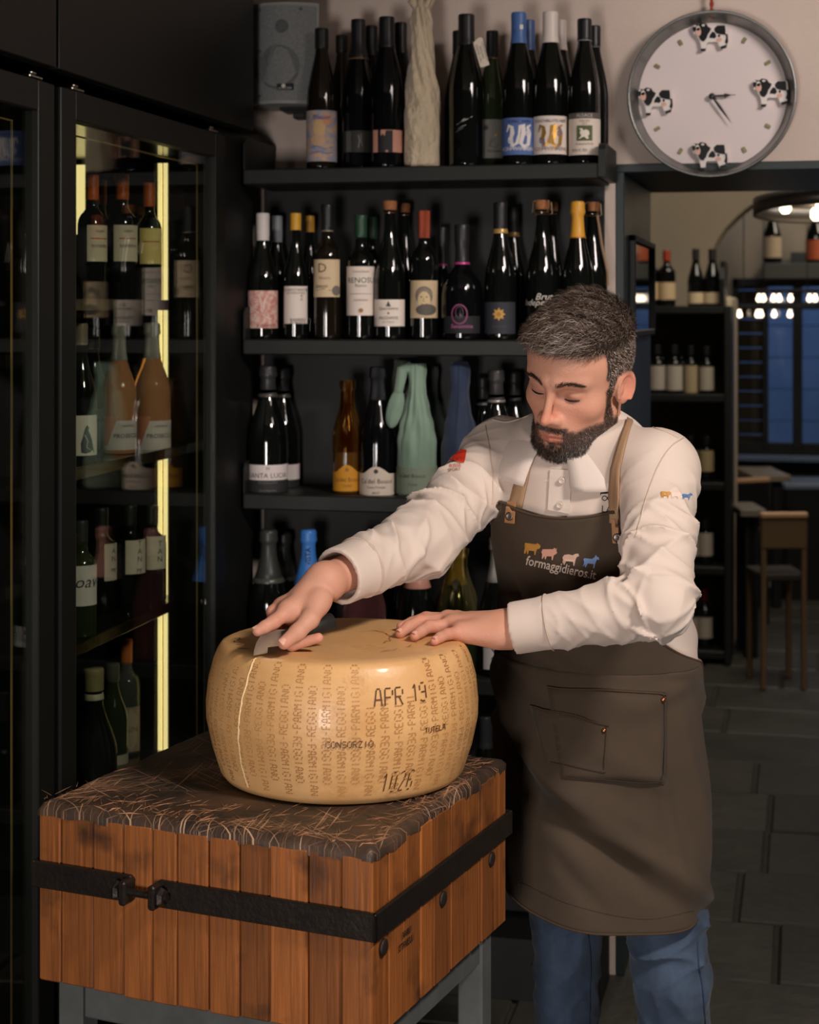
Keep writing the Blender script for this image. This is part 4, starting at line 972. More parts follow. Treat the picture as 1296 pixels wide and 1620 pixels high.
def top_mat():
    m = bpy.data.materials.new('worn_end_grain'); m.use_nodes = True; nt = m.node_tree; b = nt.nodes['Principled BSDF']
    b.inputs['Roughness'].default_value = .55
    tc = nd(nt, 'ShaderNodeTexCoord'); L = nt.links.new
    n = nd(nt, 'ShaderNodeTexNoise'); n.inputs['Scale'].default_value = 9; n.inputs['Detail'].default_value = 8; n.inputs['Roughness'].default_value = .7
    L(tc.outputs['Object'], n.inputs['Vector'])
    r = nd(nt, 'ShaderNodeValToRGB'); e = r.color_ramp.elements
    e[0].position = .36; e[0].color = srgb(34, 27, 22); e[1].position = .74; e[1].color = srgb(92, 66, 48)
    L(n.outputs['Fac'], r.inputs['Fac']); src = r.outputs[0]; hb = None
    wear = nd(nt, 'ShaderNodeTexNoise'); wear.inputs['Scale'].default_value = 5.5; wear.inputs['Detail'].default_value = 3
    L(tc.outputs['Object'], wear.inputs['Vector'])
    for i, (ang, sx, sy, lo) in enumerate(((.5, 420, 3.5, .63), (2.1, 360, 4, .645), (1.25, 460, 3, .63), (2.9, 340, 5, .65), (.05, 500, 5, .645))):
        mp = nd(nt, 'ShaderNodeMapping'); mp.inputs['Rotation'].default_value = (0, 0, ang); mp.inputs['Scale'].default_value = (sx, sy, 1); mp.inputs['Location'].default_value = (i * 3.3, 0, 0)
        rot = nd(nt, 'ShaderNodeVectorRotate', rotation_type='Z_AXIS'); rot.inputs['Angle'].default_value = ang
        L(tc.outputs['Object'], rot.inputs['Vector']); mp.inputs['Rotation'].default_value = (0, 0, 0); L(rot.outputs[0], mp.inputs['Vector'])
        s = nd(nt, 'ShaderNodeTexNoise'); s.inputs['Scale'].default_value = 1; s.inputs['Detail'].default_value = 2
        L(mp.outputs[0], s.inputs['Vector'])
        ad = nd(nt, 'ShaderNodeMath', operation='MULTIPLY_ADD'); ad.inputs[1].default_value = .40; L(wear.outputs['Fac'], ad.inputs[0]); L(s.outputs['Fac'], ad.inputs[2])
        rr = nd(nt, 'ShaderNodeMapRange'); rr.inputs['From Min'].default_value = lo + .20; rr.inputs['From Max'].default_value = lo + .27
        L(ad.outputs[0], rr.inputs['Value'])
        mx = nd(nt, 'ShaderNodeMix', data_type='RGBA'); mx.inputs[7].default_value = srgb(190, 152, 118) if i % 2 else srgb(150, 112, 84)
        L(rr.outputs[0], mx.inputs['Factor']); L(src, mx.inputs[6]); src = mx.outputs[2]
    L(src, b.inputs['Base Color'])
    bp = nd(nt, 'ShaderNodeBump'); bp.inputs['Strength'].default_value = .5; bp.inputs['Distance'].default_value = .004
    L(n.outputs['Fac'], bp.inputs['Height']); L(bp.outputs[0], b.inputs['Normal'])
    return m
obj('worn_top', top_mesh(), top_mat(), t)
# raised splinters where the knife has lifted the fibres
g = G(); rnd = random.Random(21)
for i in range(330):
    side = rnd.random()
    if side < .55: x = -rnd.random() * LB; y_ = abs(rnd.gauss(0, .05)) + .004
    else: x = -abs(rnd.gauss(0, .04)) - .004; y_ = rnd.random() * WB
    if not (-LB < x < -.004 and y_ < WB - .01): continue
    a = rnd.choice((1.2, 1.2, .5, 2.0, 2.7)) + rnd.gauss(0, .3); l = rnd.uniform(.006, .045); dx, dy = math.cos(a) * l, math.sin(a) * l; nxv, nyv = -dy / l * .00042, dx / l * .00042
    if x + dx > -.003 or y_ + dy > WB - .005: continue
    e = min(-x, y_); zz = TOPZ + .0013 - .010 * max(0, 1 - e / .012) ** 2; e2 = min(-x - dx, y_ + dy); z2 = TOPZ + .0016 - .010 * max(0, 1 - e2 / .012) ** 2
    g.add([(x - nxv, y_ - nyv, zz), (x + nxv, y_ + nyv, zz), (x + dx, y_ + dy, z2), (x + dx * .5, y_ + dy * .5, max(zz, z2) + .0005)], [(0, 2, 3), (2, 1, 3), (0, 3, 1)])
sp = g.obj('splinters', mat('pale_splinter', srgb(170, 120, 84), .7), t); sp['kind'] = 'stuff'
# iron band, lugs and bolt, plugs, maker's stamp
M_iron = mat('wrought_iron', srgb(42, 38, 35), .42, .7, noise=((30, 30, 30), srgb(58, 50, 44), .3), bump=((120, 120, 120), .25, .004))
zb0, zb1 = .746, .784
G().box((-LB - .004, -.008, zb0), (-.372 + .0, -.001, zb1), .0018).box((-.328, -.008, zb0), (.008, -.001, zb1), .0018).box((.001, -.008, zb0), (.008, WB + .004, zb1), .0018).box((-LB - .008, -.008, zb0), (-LB - .001, WB + .008, zb1), .0018).box((-LB - .008, WB + .001, zb0), (.008, WB + .008, zb1), .0018).obj('iron_band', M_iron, t)
for xx in (-.374, -.326):
    g = G().box((xx - .006, -.030, zb0 + .002), (xx + .006, -.001, zb1 - .002), .003)
    g.lathe([(0, 0), (.013, 0), (.014, .004), (.011, .010), (0, .012)], 6, Matrix.Translation((xx + (.006 if xx > -.35 else -.018), -.017, .765)) @ Matrix.Rotation(math.radians(90), 4, 'Y')); g.obj('clamp_lug', M_iron, t)
G().tube([(-.392, -.017, .765), (-.306, -.017, .765)], .0055, 10).obj('clamp_bolt', M_iron, t)
Mr = Matrix.Rotation(math.radians(90), 4, 'Y')
for yy in (.03, .235, .43):
    G().lathe([(0, 0), (.011, 0), (.011, .003), (.009, .004), (0, .004)], 16, Mr).obj('plug', plain((34, 24, 18), .6), t, True, loc=(.0008, yy, .728))
for s_, zz in (('18683', .722), ('STINELLI', .708)):
    v2, f2 = textvf(s_, .013, bold=.02); obj('stamp', mesh('stamp', [(.0020, .105 + a, zz + b) for a, b in v2], f2), plain((36, 24, 16)), t)
M_leg = mat('grey_painted_steel', srgb(96, 99, 98), .5, noise=((12, 12, 12), srgb(70, 72, 70), .3), bump=((40, 40, 40), .1, .004))
for (a, b_) in ((-.06, .02), (-LB + .02, .02), (-.06, WB - .06), (-LB + .02, WB - .06)):
    G().box((a, b_, 0), (a + .042, b_ + .042, BOTZ), .003).obj('leg', M_leg, t)
for lo_, hi_ in (((-LB + .062, .024, .556), (-.06, .058, BOTZ)), ((-.052, .062, .556), (-.022, WB - .06, BOTZ)), ((-LB + .024, .062, .556), (-LB + .058, WB - .06, BOTZ)), ((-LB + .062, WB - .056, .556), (-.06, WB - .022, BOTZ))):
    G().box(lo_, hi_, .003).obj('rail', M_leg, t)

# ------------------------------------------------------------------ wheel of cheese
CC = np.array((-.1029, 2.622)); CZ0 = TOPZ + .0015; CH = .206
CPROF = [(0, .0), (.172, .0), (.180, .003), (.187, .012), (.199, .05), (.2075, .09), (.2085, .115), (.205, .15), (.197, .18), (.1905, .195), (.186, .2015), (.179, .2045), (.165, .206), (0, .206)]
def crad(z):
    P = CPROF[2:-2]
    for (r0, z0), (r1, z1) in zip(P, P[1:]):
        if z0 <= z <= z1: return r0 + (r1 - r0) * (z - z0) / (z1 - z0)
    return P[0][0] if z < P[0][1] else P[-1][0]
co = cw(*CC, CZ0)
ch = thing('cheese_wheel', 'golden wheel of hard cheese with dotted lettering on the butcher block', 'cheese', co, YAW)
def cheese_mat():
    m = mat('cheese_rind', srgb(226, 180, 124), .42, noise=((9, 9, 13), srgb(206, 154, 96), .24), bump=((120, 120, 120), .14, .004), coat=.12)
    nt = m.node_tree; b = nt.nodes['Principled BSDF']; b.inputs['Subsurface Weight'].default_value = .06; b.inputs['Subsurface Radius'].default_value = (.012, .006, .003)
    b.inputs['Subsurface Scale'].default_value = .5; L = nt.links.new
    src = b.inputs['Base Color'].links[0].from_socket; tc = nd(nt, 'ShaderNodeTexCoord')
    n = nd(nt, 'ShaderNodeTexNoise'); n.inputs['Scale'].default_value = 16; n.inputs['Detail'].default_value = 8; n.inputs['Roughness'].default_value = .75; L(tc.outputs['Object'], n.inputs['Vector'])
    r = nd(nt, 'ShaderNodeMapRange'); r.inputs['From Min'].default_value = .58; r.inputs['From Max'].default_value = .80; r.inputs['To Max'].default_value = .75
    L(n.outputs['Fac'], r.inputs['Value']); mx = nd(nt, 'ShaderNodeMix', data_type='RGBA'); mx.inputs[7].default_value = srgb(142, 88, 44)
    L(r.outputs[0], mx.inputs['Factor']); L(src, mx.inputs[6]); L(mx.outputs[2], b.inputs['Base Color']); return m
dense = [CPROF[0]]
for a, b_ in zip(CPROF, CPROF[1:]):
    nseg = max(1, int(math.hypot(a[0] - b_[0], a[1] - b_[1]) / .012))
    for q in range(1, nseg + 1): dense.append((a[0] + (b_[0] - a[0]) * q / nseg, a[1] + (b_[1] - a[1]) * q / nseg))
vs, fs = lathevf(dense, 120)
rr = np.random.RandomState(2); ph = rr.rand(8) * 6.28
vs = [(x * (1 + .0018 * math.sin(3 * math.atan2(y_, x) + ph[0]) + .0009 * math.sin(11 * math.atan2(y_, x) + 40 * z_)), y_ * (1 + .0018 * math.sin(2 * math.atan2(y_, x) + ph[1])), z_ + .0010 * math.sin(14 * x + ph[2]) * math.sin(17 * y_ + ph[3]) * (1 if z_ > .1 else 0)) for x, y_, z_ in vs]
obj('rind', mesh('rind', vs, fs, True), cheese_mat(), ch)
# stencil stroke letters: x 0..3, y 0..6
SF = {'A': '00-16 16-36X', 'P': '', }
SF = {'A': [(0, 0, .8, 6), (.8, 6, 2.2, 6), (2.2, 6, 3, 0), (.5, 2.4, 2.5, 2.4)], 'P': [(0, 0, 0, 6), (0, 6, 2.4, 6), (3, 5.4, 3, 3.6), (2.4, 3, 0, 3)], 'R': [(0, 0, 0, 6), (0, 6, 2.4, 6), (3, 5.4, 3, 3.6), (2.4, 3, 0, 3), (1.4, 3, 3, 0)],
      'M': [(0, 0, 0, 6), (0, 6, 1.5, 3), (1.5, 3, 3, 6), (3, 6, 3, 0)], 'I': [(1.5, 0, 1.5, 6)], 'G': [(3, 5, 2.3, 6), (2.3, 6, .6, 6), (0, 5.4, 0, .6), (.6, 0, 2.4, 0), (3, .6, 3, 2.6), (3, 2.6, 1.7, 2.6)],
      'N': [(0, 0, 0, 6), (0, 6, 3, 0), (3, 0, 3, 6)], 'O': [(0, .6, 0, 5.4), (.6, 6, 2.4, 6), (3, 5.4, 3, .6), (2.4, 0, .6, 0)], 'E': [(0, 0, 0, 6), (0, 6, 3, 6), (0, 3, 2.3, 3), (0, 0, 3, 0)],
      'C': [(3, 5, 2.3, 6), (2.3, 6, .6, 6), (0, 5.4, 0, .6), (.6, 0, 2.3, 0), (2.3, 0, 3, 1)], 'S': [(3, 5.4, 2, 6), (2, 6, .4, 6), (0, 5.4, 0, 3.6), (.4, 3.2, 2.6, 2.8), (3, 2.4, 3, .6), (2.4, 0, 0, 0)], 'Z': [(0, 6, 3, 6), (3, 6, 0, 0), (0, 0, 3, 0)],
      'T': [(0, 6, 3, 6), (1.5, 6, 1.5, 0)], 'U': [(0, 6, 0, .6), (.6, 0, 2.4, 0), (3, .6, 3, 6)], 'L': [(0, 6, 0, 0), (0, 0, 2.8, 0)], '-': [(.4, 3, 2.6, 3)], '0': [(0, .6, 0, 5.4), (.6, 6, 2.4, 6), (3, 5.4, 3, .6), (2.4, 0, .6, 0)], '1': [(.8, 4.6, 1.9, 6), (1.9, 6, 1.9, 0)],
      '2': [(0, 5.4, .8, 6), (.8, 6, 2.4, 6), (3, 5.4, 3, 3.8), (3, 3.8, 0, 0), (0, 0, 3, 0)], '6': [(3, 5.4, 2.4, 6), (2.4, 6, .6, 6), (0, 5.4, 0, .6), (.6, 0, 2.4, 0), (3, .6, 3, 2.6), (2.4, 3.1, .4, 3.1)], '9': [(0, .6, .6, 0), (.6, 0, 2.4, 0), (3, .6, 3, 5.4), (2.4, 6, .6, 6), (0, 5.4, 0, 3.6), (.6, 3, 2.6, 3)], 'D': [(0, 0, 0, 6), (0, 6, 2, 6), (3, 5, 3, 1), (2, 0, 0, 0)]}
def cheese_text(g, s, x0, zc, adv, lw, lh, sw, dash=0, rotq=0, ang0=0.0, eps=.0005, slant=0):
    """strokes laid on the rind; rotq 1 reads upward, -1 reads downward; ang0 = turn round the wheel"""
    cur = 0
    for c in s:
        for st in SF.get(c, ()):
            x1, y1, x2, y2 = [q for q in st]
            P1 = (cur + x1 / 3 * lw + y1 / 6 * lh * slant, y1 / 6 * lh); P2 = (cur + x2 / 3 * lw + y2 / 6 * lh * slant, y2 / 6 * lh)
            L = math.hypot(P2[0] - P1[0], P2[1] - P1[1])
            nseg = max(1, round(L / dash)) if dash else max(1, int(L / .008)); big = dash > .01
            for q in range(nseg):
                a, b_ = ((q + .10) / nseg, (q + .90) / nseg) if not big else (q / nseg + .05 * (q == 0), (q + 1) / nseg - .05 * (q == nseg - 1))
                if not dash: a, b_ = q / nseg, (q + 1) / nseg
                A = (P1[0] + (P2[0] - P1[0]) * a, P1[1] + (P2[1] - P1[1]) * a); B = (P1[0] + (P2[0] - P1[0]) * b_, P1[1] + (P2[1] - P1[1]) * b_)
                v2, f2 = stripvf([A, B], sw)
                out = []
                for u, v in v2:
                    u -= 0; v -= lh / 2
                    if rotq == 1: X_, Z_ = x0 - v, zc + u
                    elif rotq == -1: X_, Z_ = x0 + v, zc - u
                    else: X_, Z_ = x0 + u, zc + v
                    R = crad(Z_) + eps; th = ang0 + X_ / .207
                    out.append((R * math.sin(th), -R * math.cos(th), Z_))
                g.add(out, f2)
        cur += adv
M_dot = mat('dotted_imprint', srgb(158, 106, 58), .5, noise=((9, 9, 9), srgb(200, 150, 92), .2)); M_deep = mat('branded_imprint', srgb(92, 56, 30), .55); M_pale = mat('imprint_highlight', srgb(232, 192, 132), .45)
g = G(); ncol = 62; step = 2 * math.pi / ncol
for i in range(ncol):
    th = i * step + .03; f_ = ((th + math.pi) % (2 * math.pi)) - math.pi
    long_ = i % 2; up = ('-PARMIGIANO' if long_ else '-REGGIANO'); dn = ('REGGIANO' if long_ else 'PARMIGIANO')
    if .17 < f_ < .66: up = '-PARMI' if long_ else '-REGGI'
    adv = .0088
    zmid = .098 + (.010 if long_ else 0)
    cheese_text(g, up, 0, zmid, adv, .0062, .0122, .0016, .0040, 1, th)
    if len(dn) * adv + .014 < zmid + .001: cheese_text(g, dn, 0, zmid - .004, adv, .0062, .0122, .0016, .0040, -1, th)
    else: cheese_text(g, dn[:9], 0, zmid - .004, adv, .0062, .0122, .0016, .0040, -1, th)
dl = g.obj('dotted_lettering', M_dot, ch); dl['kind'] = 'stuff'
def cang(px, z): return math.asin(max(-.99, min(.99, ((px - HX) / FPX * (CC[1] - .17) - CC[0]) / crad(z))))
g = G(); cheese_text(g, 'APR', 0, .158, .0162, .0118, .0245, .0021, .0115, 0, cang(592, .158), .0009, .06); cheese_text(g, '19', 0, .160, .0150, .0104, .0245, .0021, .0115, 0, cang(650, .16), .0009, .06); g.obj('date_imprint', M_deep, ch)
g = G(); cheese_text(g, '1026', 0, .034, .0145, .0080, .029, .0018, .012, 0, cang(603, .034), .0009, .10); g.obj('dairy_number_imprint', M_deep, ch)
for e, m_ in ((.0011, M_pale), (.0015, M_deep)):  # pale offset copy paints a lit edge on the letters
    g = G(); cheese_text(g, 'CONSORZIO', .0005 * (e < .0012), .095 - .0006 * (e < .0012), .0076, .0056, .0085, .0014, 0, 0, cang(518, .095), e); cheese_text(g, 'TUTELA', .0005 * (e < .0012), .105, .0068, .005, .0075, .0012, 0, 0, cang(672, .105), e); g.obj('consortium_imprint', m_, ch)
# the scored line, the ink marks on top, the crescent cracks
g = G(); pts = []
for px, py in ((402, 1037), (396, 1055), (388, 1085), (380, 1115), (376, 1145), (375, 1175), (378, 1205), (384, 1235), (391, 1256)):
    z_ = max(.006, min(.203, zat(py, CC[1] - .155) - CZ0)); a = cang(px, z_); R = crad(z_) + .0002; pts.append((R * math.sin(a), -R * math.cos(a), z_))
SCORE_TOP = pts[0]
fine = []
for a, b_ in zip(pts, pts[1:]):
    for q in range(5):
        u = q / 5; j = random.Random(len(fine)).uniform(-.0008, .0008); p = Vector(a).lerp(Vector(b_), u); R = crad(p.z) + .0003; th = math.atan2(p.x, -p.y) + j / .2; fine.append((R * math.sin(th), -R * math.cos(th), p.z))
g.tube(fine, [.0010 + .0006 * random.Random(i).random() for i in range(len(fine))], 6); g.obj('scored_line', mat('fresh_score', srgb(244, 216, 164), .7), ch)
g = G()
g.tube([(x + .0022, y_ + .0004, z_) for x, y_, z_ in fine], .0009, 5); g.obj('score_shadow', mat('score_shade', srgb(150, 98, 52), .7), ch)  # dark twin beside the score, its shadow put into colour
g = G()
for px, py, pts2 in ((374, 1012, [(-4, 3), (4, 4), (5, -1), (2, -3)]), (377, 1021, [(-3, 1), (4, 0)]), (381, 1027, [(-4, 1), (5, 0)]), (372, 1016, [(-2, 2), (0, -2)]), (390, 1027, [(-3, 0), (6, -1)])):
    d_ = (CAMZ - CZ0 - CH) * FPX / (py - HY); p = V(px, py, d_)
    v2, f2 = stripvf([(a * .001, b_ * .0025) for a, b_ in pts2], .0022); g.add([(p[0] - CC[0] + a, p[1] - CC[1] + b_, CH + .0012) for a, b_ in v2], f2)
g.obj('ink_marks', plain((28, 74, 62)), ch)
g = G(); rnd = random.Random(8)
for a0, a1, r_ in ((-.5, 1.0, .075), (2.2, 3.6, .105), (-1.1, .2, .12)):
    P = [((r_ + rnd.uniform(-.003, .003)) * math.cos(a), (r_ + rnd.uniform(-.003, .003)) * math.sin(a)) for a in np.linspace(a0, a1, 22)]
    for i in range(21):
        if rnd.random() < .8: v2, f2 = stripvf(P[i:i + 2], rnd.uniform(.0008, .0024)); g.add([(a, b_, CH + .0012) for a, b_ in v2], f2)
g.obj('crescent_marks', mat('cheese_crack', srgb(172, 118, 66), .6), ch)
# ------------------------------------------------------------------ the back room seen through the doorway
YR = 7.70
def farX(px, Y): return Y * math.tan(ray_ang(px))
structure(G().box((-3.0, 10.2, 0), (farX(1160, 10.2), 10.35, 2.95)).obj('wall_far', M_back))
xw0, xw1 = farX(1160, 10.2), farX(1400, 10.2); dw = depth(xw0 + .5, 10.2)
zt, zb = zat(440, dw), zat(712, dw)
structure(G().box((xw0, 10.2, zt), (4.5, 10.35, 2.95)).obj('wall_over_window', M_back))
structure(G().box((xw0, 10.2, 0), (4.5, 10.35, zb)).obj('wall_under_window', mat('dark_dado', srgb(70, 66, 60), .7)))
structure(G().box((xw1 + .6, 10.2, zb), (4.5, 10.35, zt)).obj('wall_beside_window', M_back))
structure(G().box((-3.0, Y2 + .01, 2.95), (4.5, 10.4, 3.05)).obj('ceiling_back_room', M_ceil))
structure(G().box((-3.1, Y2 + .01, 0), (-3.0, 10.35, 2.95)).obj('wall_back_room_side', M_back))
structure(G().box((4.4, Y2 + .01, 0), (4.5, 10.35, 2.95)).obj('wall_back_room_right', M_back))
# window with dark frame
win = structure(G().box((xw0, 10.17, zb - .03), (xw1 + .6, 10.22, zb + .04), .004).box((xw0, 10.17, zt - .05), (xw1 + .6, 10.22, zt), .004).box((xw0, 10.17, zb), (xw0 + .03, 10.22, zt), .004).obj('window_1', M_panelblk))
for px, w in ((1211, .035), (1262, .055)):
    xx = farX(px, 10.2); G().box((xx - w / 2, 10.165, zb), (xx + w / 2, 10.225, zt), .004).obj('mullion', M_panelblk, win)
G().box((xw0, 10.168, zat(484, dw) - .02), (xw1 + .6, 10.222, zat(484, dw) + .02), .004).obj('transom', M_panelblk, win)
edges = [1163, 1211, 1262, 1330]
for a, b in zip(edges, edges[1:]):
    G().box((farX(a, 10.2), 10.195, zb), (farX(b, 10.2), 10.2, zt)).obj('pane', M_pane, win)
G().box((xw0, 10.05, zb - .06), (xw1 + .6, 10.2, zb - .03), .004).obj('sill', mat('sill_paint', srgb(96, 110, 130), .4), win)
# outside: a house front of courses, a plank shutter leaf
M_out = mat('dusk_render', srgb(150, 168, 200), .9, noise=((2, 2, 2), srgb(120, 136, 170), .3))
ho = thing('house_front', 'house front across the lane, blue in the dusk behind the window', 'building', (3.0, 13.2, 0))
G().box((-5, 0, 0), (5, .3, 4)).obj('wall', M_out, ho)
for i in range(14): G().box((-5, -.012, .5 + i * .24), (5, 0, .5 + i * .24 + .235), .004).obj('stone_course', M_out, ho)
for i in range(12): G().box((farX(1164, 10.24) , 10.225, zb + i * .085), (farX(1209, 10.24), 10.25, zb + i * .085 + .078), .003).obj('shutter_plank', mat('brown_shutter', srgb(58, 44, 38), .7), win)

# arched wall in front of it
def arch():
    Ya = 8.6; x0, x1 = -2.6, farX(1215, Ya); da = depth(x1, Ya)
    pts = [(x0, .0), (x0, 2.95), (x1, 2.95)]
    for px, py in ((1215, 312), (1198, 318), (1180, 330), (1163, 345), (1148, 361), (1136, 378), (1128, 394), (1124, 410)): pts.append((farX(px, Ya), zat(py, depth(farX(px, Ya), Ya))))
    pts.append((farX(1124, Ya), 0)); return prismvf(pts, Ya, Ya + .35)
vs, fs = arch(); structure(obj('wall_arch', mesh('wall_arch', vs, fs), M_back))
structure(G().box((farX(1149, 8.0), 7.86, 0), (farX(1160, 8.0), 8.55, zat(470, 7.9)), .01).obj('pillar', mat('pillar_plaster', srgb(206, 190, 164), .8)))
# bottle rack
xr0, xr1 = -1.35, farX(1146, YR)
rk = thing('bottle_rack', 'dark bottle rack with five rows in the back room', 'rack', ((xr0 + xr1) / 2, YR, 0)); a = (xr1 - xr0) / 2
RZ = [zat(484, 7.6), zat(624, 7.6), zat(764, 7.6), zat(897, 7.6), .06]
for z in RZ: G().box((-a, 0, z - .035), (a, .34, z), .004).obj('shelf_board', M_steel, rk)
G().box((a, 0, 0), (a + .03, .36, RZ[0]), .004).obj('side_panel', M_steel, rk)
pts = [(0, 0), (.34, 0), (.34, .18), (.30, .20), (.08, .20), (.03, .17), (0, .12)]
pv, pf = prismvf([(p[0] - .1, p[1]) for p in pts], .0, .02); G().add([(v[1] + a - .02, v[0] + .1, v[2] + RZ[0]) for v in pv], [f[::-1] for f in pf]).obj('rounded_end', M_frame, rk)
G().box((-a, .345, 0), (a, .36, RZ[0])).obj('back_panel', mat('rack_back', srgb(70, 70, 62), .7), rk)
rack = [(1029, 396, 28, 'bordeaux', 0, (150, 60, 40), (447, 474), (196, 170, 130), 'red-capped bottle at the doorway end of the top rack row'),
        (1055, 396, 28, 'bordeaux', 0, (150, 60, 40), (447, 474), (202, 176, 136), 'red-capped bottle second from the doorway in the top rack row'),
        (1101, 394, 26, 'champagne', 0, (36, 34, 34), (463, 480), (206, 186, 150), 'dark sparkling bottle in the top rack row beside the red-capped pair'),
        (1127, 394, 28, 'champagne', 0, (34, 32, 32), (463, 480), (212, 190, 154), 'dark sparkling bottle beside the rounded rack end'),
        (1016, 546, 26, 'bordeaux', 1, (30, 30, 30), (578, 616), (176, 166, 152), 'white-label bottle nearest the doorway in the second rack row'),
        (1040, 546, 26, 'bordeaux', 1, (30, 30, 30), (578, 616), (178, 168, 154), 'white-label bottle second from the doorway in the second rack row'),
        (1067, 546, 27, 'bordeaux', 1, (30, 30, 30), (578, 617), (184, 174, 160), 'white-label bottle in the middle of the second rack row'),
        (1093, 547, 22, 'bordeaux', 1, (30, 30, 30), (578, 621), (170, 154, 120), 'narrow yellowish-label bottle in the second rack row'),
        (1118, 548, 24, 'bordeaux', 1, (30, 30, 30), (580, 617), (176, 166, 148), 'white-label bottle at the far end of the second rack row'),
        (1118, 690, 24, 'bordeaux', 2, (30, 30, 30), (712, 745), (168, 150, 110), 'yellow-label bottle in the third rack row above the elbow'),
        (1092, 690, 24, 'bordeaux', 2, (30, 30, 30), (712, 745), (160, 146, 116), 'yellow-label bottle half behind the shoulder in the third rack row'),
        (1116, 822, 25, 'bordeaux', 3, (30, 30, 30), (842, 878), (178, 168, 152), 'white-label bottle in the fourth rack row'),
        (1096, 822, 24, 'bordeaux', 3, (30, 30, 30), (842, 878), (172, 162, 148), 'white-label bottle half behind the sleeve in the fourth rack row'),
        (1115, 932, 25, 'bordeaux', 4, (120, 36, 28), (975, 1008), (178, 166, 148), 'red-capped bottle in the lowest rack row'),
        (1095, 934, 24, 'bordeaux', 4, (30, 30, 30), (975, 1008), (172, 160, 144), 'bottle half behind the shirt in the lowest rack row')]
for px, top, w, kind, row, cap, (l0, l1), col, lab in rack:
    bottle(px, top, w, kind, YR + .09, RZ[row], lab, 'dark', cap=cap, capz=.80, labs=[(l0, l1, 1.3, 0, col)])
for px, top, w, row, lab in ((1048, 548, 24, 1, 'unlabelled bottle in the rear of the second rack row'), (1078, 548, 24, 1, 'second unlabelled bottle in the rear of the second rack row')):
    bottle(px, top, w, 'bordeaux', YR + .24, RZ[row], lab, 'dark', cap=(30, 30, 30), capz=.8)

# wall shelf over the window with two bottles
Ys = 9.98; xa = farX(1206, Ys); zs = zat(417, depth(xa, Ys))
t = thing('wall_shelf', 'thick grey shelf above the window in the back room', 'shelf', (xa, Ys - .1, zs))
G().box((0, 0, -.09), (2.4, .3, 0), .005).obj('board', mat('grey_shelf', srgb(78, 80, 76), .6), t); G().box((.16, .26, 0), (2.4, .29, .07), .004).obj('upstand', MATS['grey_shelf'], t)
bottle(1222, 326, 30, 'champagne', Ys, zs, 'dark sparkling bottle with pale label below the ring lamp', 'dark', cap=(120, 84, 60), capz=.8, labs=[(375, 408, 1.3, 0, (196, 176, 146))])
bottle(1291, 326, 32, 'champagne', Ys, zs, 'dark sparkling bottle with orange label at the picture edge', 'dark', cap=(40, 40, 40), capz=.8, labs=[(380, 411, 1.3, 0, (190, 92, 54))])

# ring lamp
M_bulb = mat('warm_bulb', srgb(255, 226, 190), .4, emit=((1.0, .80, .58, 1), 5))
p = cw(*V(1308, 326, 5.9)[:2], zat(338, 5.9)); R = .25
t = thing('ring_lamp', 'large round metal ceiling lamp with bulbs in the back room', 'lamp', p, 0)
t.rotation_euler = (math.radians(-5), 0, YAW)
n = 56
g = G().lathe([(R - .012, 0), (R, 0), (R, .055), (R - .006, .055), (R - .012, .004)], n); g.obj('shade', mat('lamp_zinc', srgb(120, 116, 110), .4, .7), t, True)
G().lathe([(0, .052), (R - .01, .052), (R - .01, .056), (0, .056)], n).obj('shade_top', mat('lamp_inner', srgb(170, 160, 148), .5, .2), t)
for a in (math.radians(190), math.radians(250), math.radians(310), math.radians(20), math.radians(90)):
    b = G().lathe([(0, -.026), (.012, -.024), (.02, -.012), (.02, .008), (.012, .02), (0, .022)], 14); b.obj('bulb', M_bulb, t, True, loc=(.15 * math.cos(a), .15 * math.sin(a), .022))
G().tube([(0, 0, .056), (0, 0, .98)], .006, 8).obj('rod', M_panelblk, t)
# bulb bars added to stand for lamp reflections in the window panes
def reflected_bulbs(py, pxs, d, lab, q):
    c0 = V(pxs[0] - 6, py, d); c1 = V(pxs[-1] + 40, py, d)
    z = c0[2]; o = cw((c0[0] + c1[0]) / 2, d, z); t = thing('reflected_bulbs', lab, 'lamp', o, YAW); h = (c1[0] - c0[0]) / 2
    G().tube([(-h, 0, .045), (h, 0, .045)], .009, 8).obj('bar', M_panelblk, t)
    for s in (-h * .8, h * .8): G().tube([(s, 0, .045), (s, 0, 2.94 - z)], .003, 6).obj('wire', M_panelblk, t)
    for px in pxs:
        x = V(px, py, d)[0] - (c0[0] + c1[0]) / 2
        b = G().lathe([(0, -.015), (.009, -.012), (.014, -.004), (.013, .005), (.008, .014), (.007, .028), (0, .03)], 12).obj('bulb', M_bulb, t, True, loc=(x, 0, 0))
        G().lathe([(0, .026), (.010, .026), (.010, .04), (0, .042)], 10).obj('socket', M_panelblk, b)
reflected_bulbs(473, (1201, 1208, 1224, 1233, 1251, 1281, 1290), 9.0, 'higher bar of bulbs added for lamp reflections in the window', 0)
reflected_bulbs(498, (1170, 1199, 1204, 1225, 1250), 9.2, 'lower bar of bulbs added for lamp reflections in the window', 1)

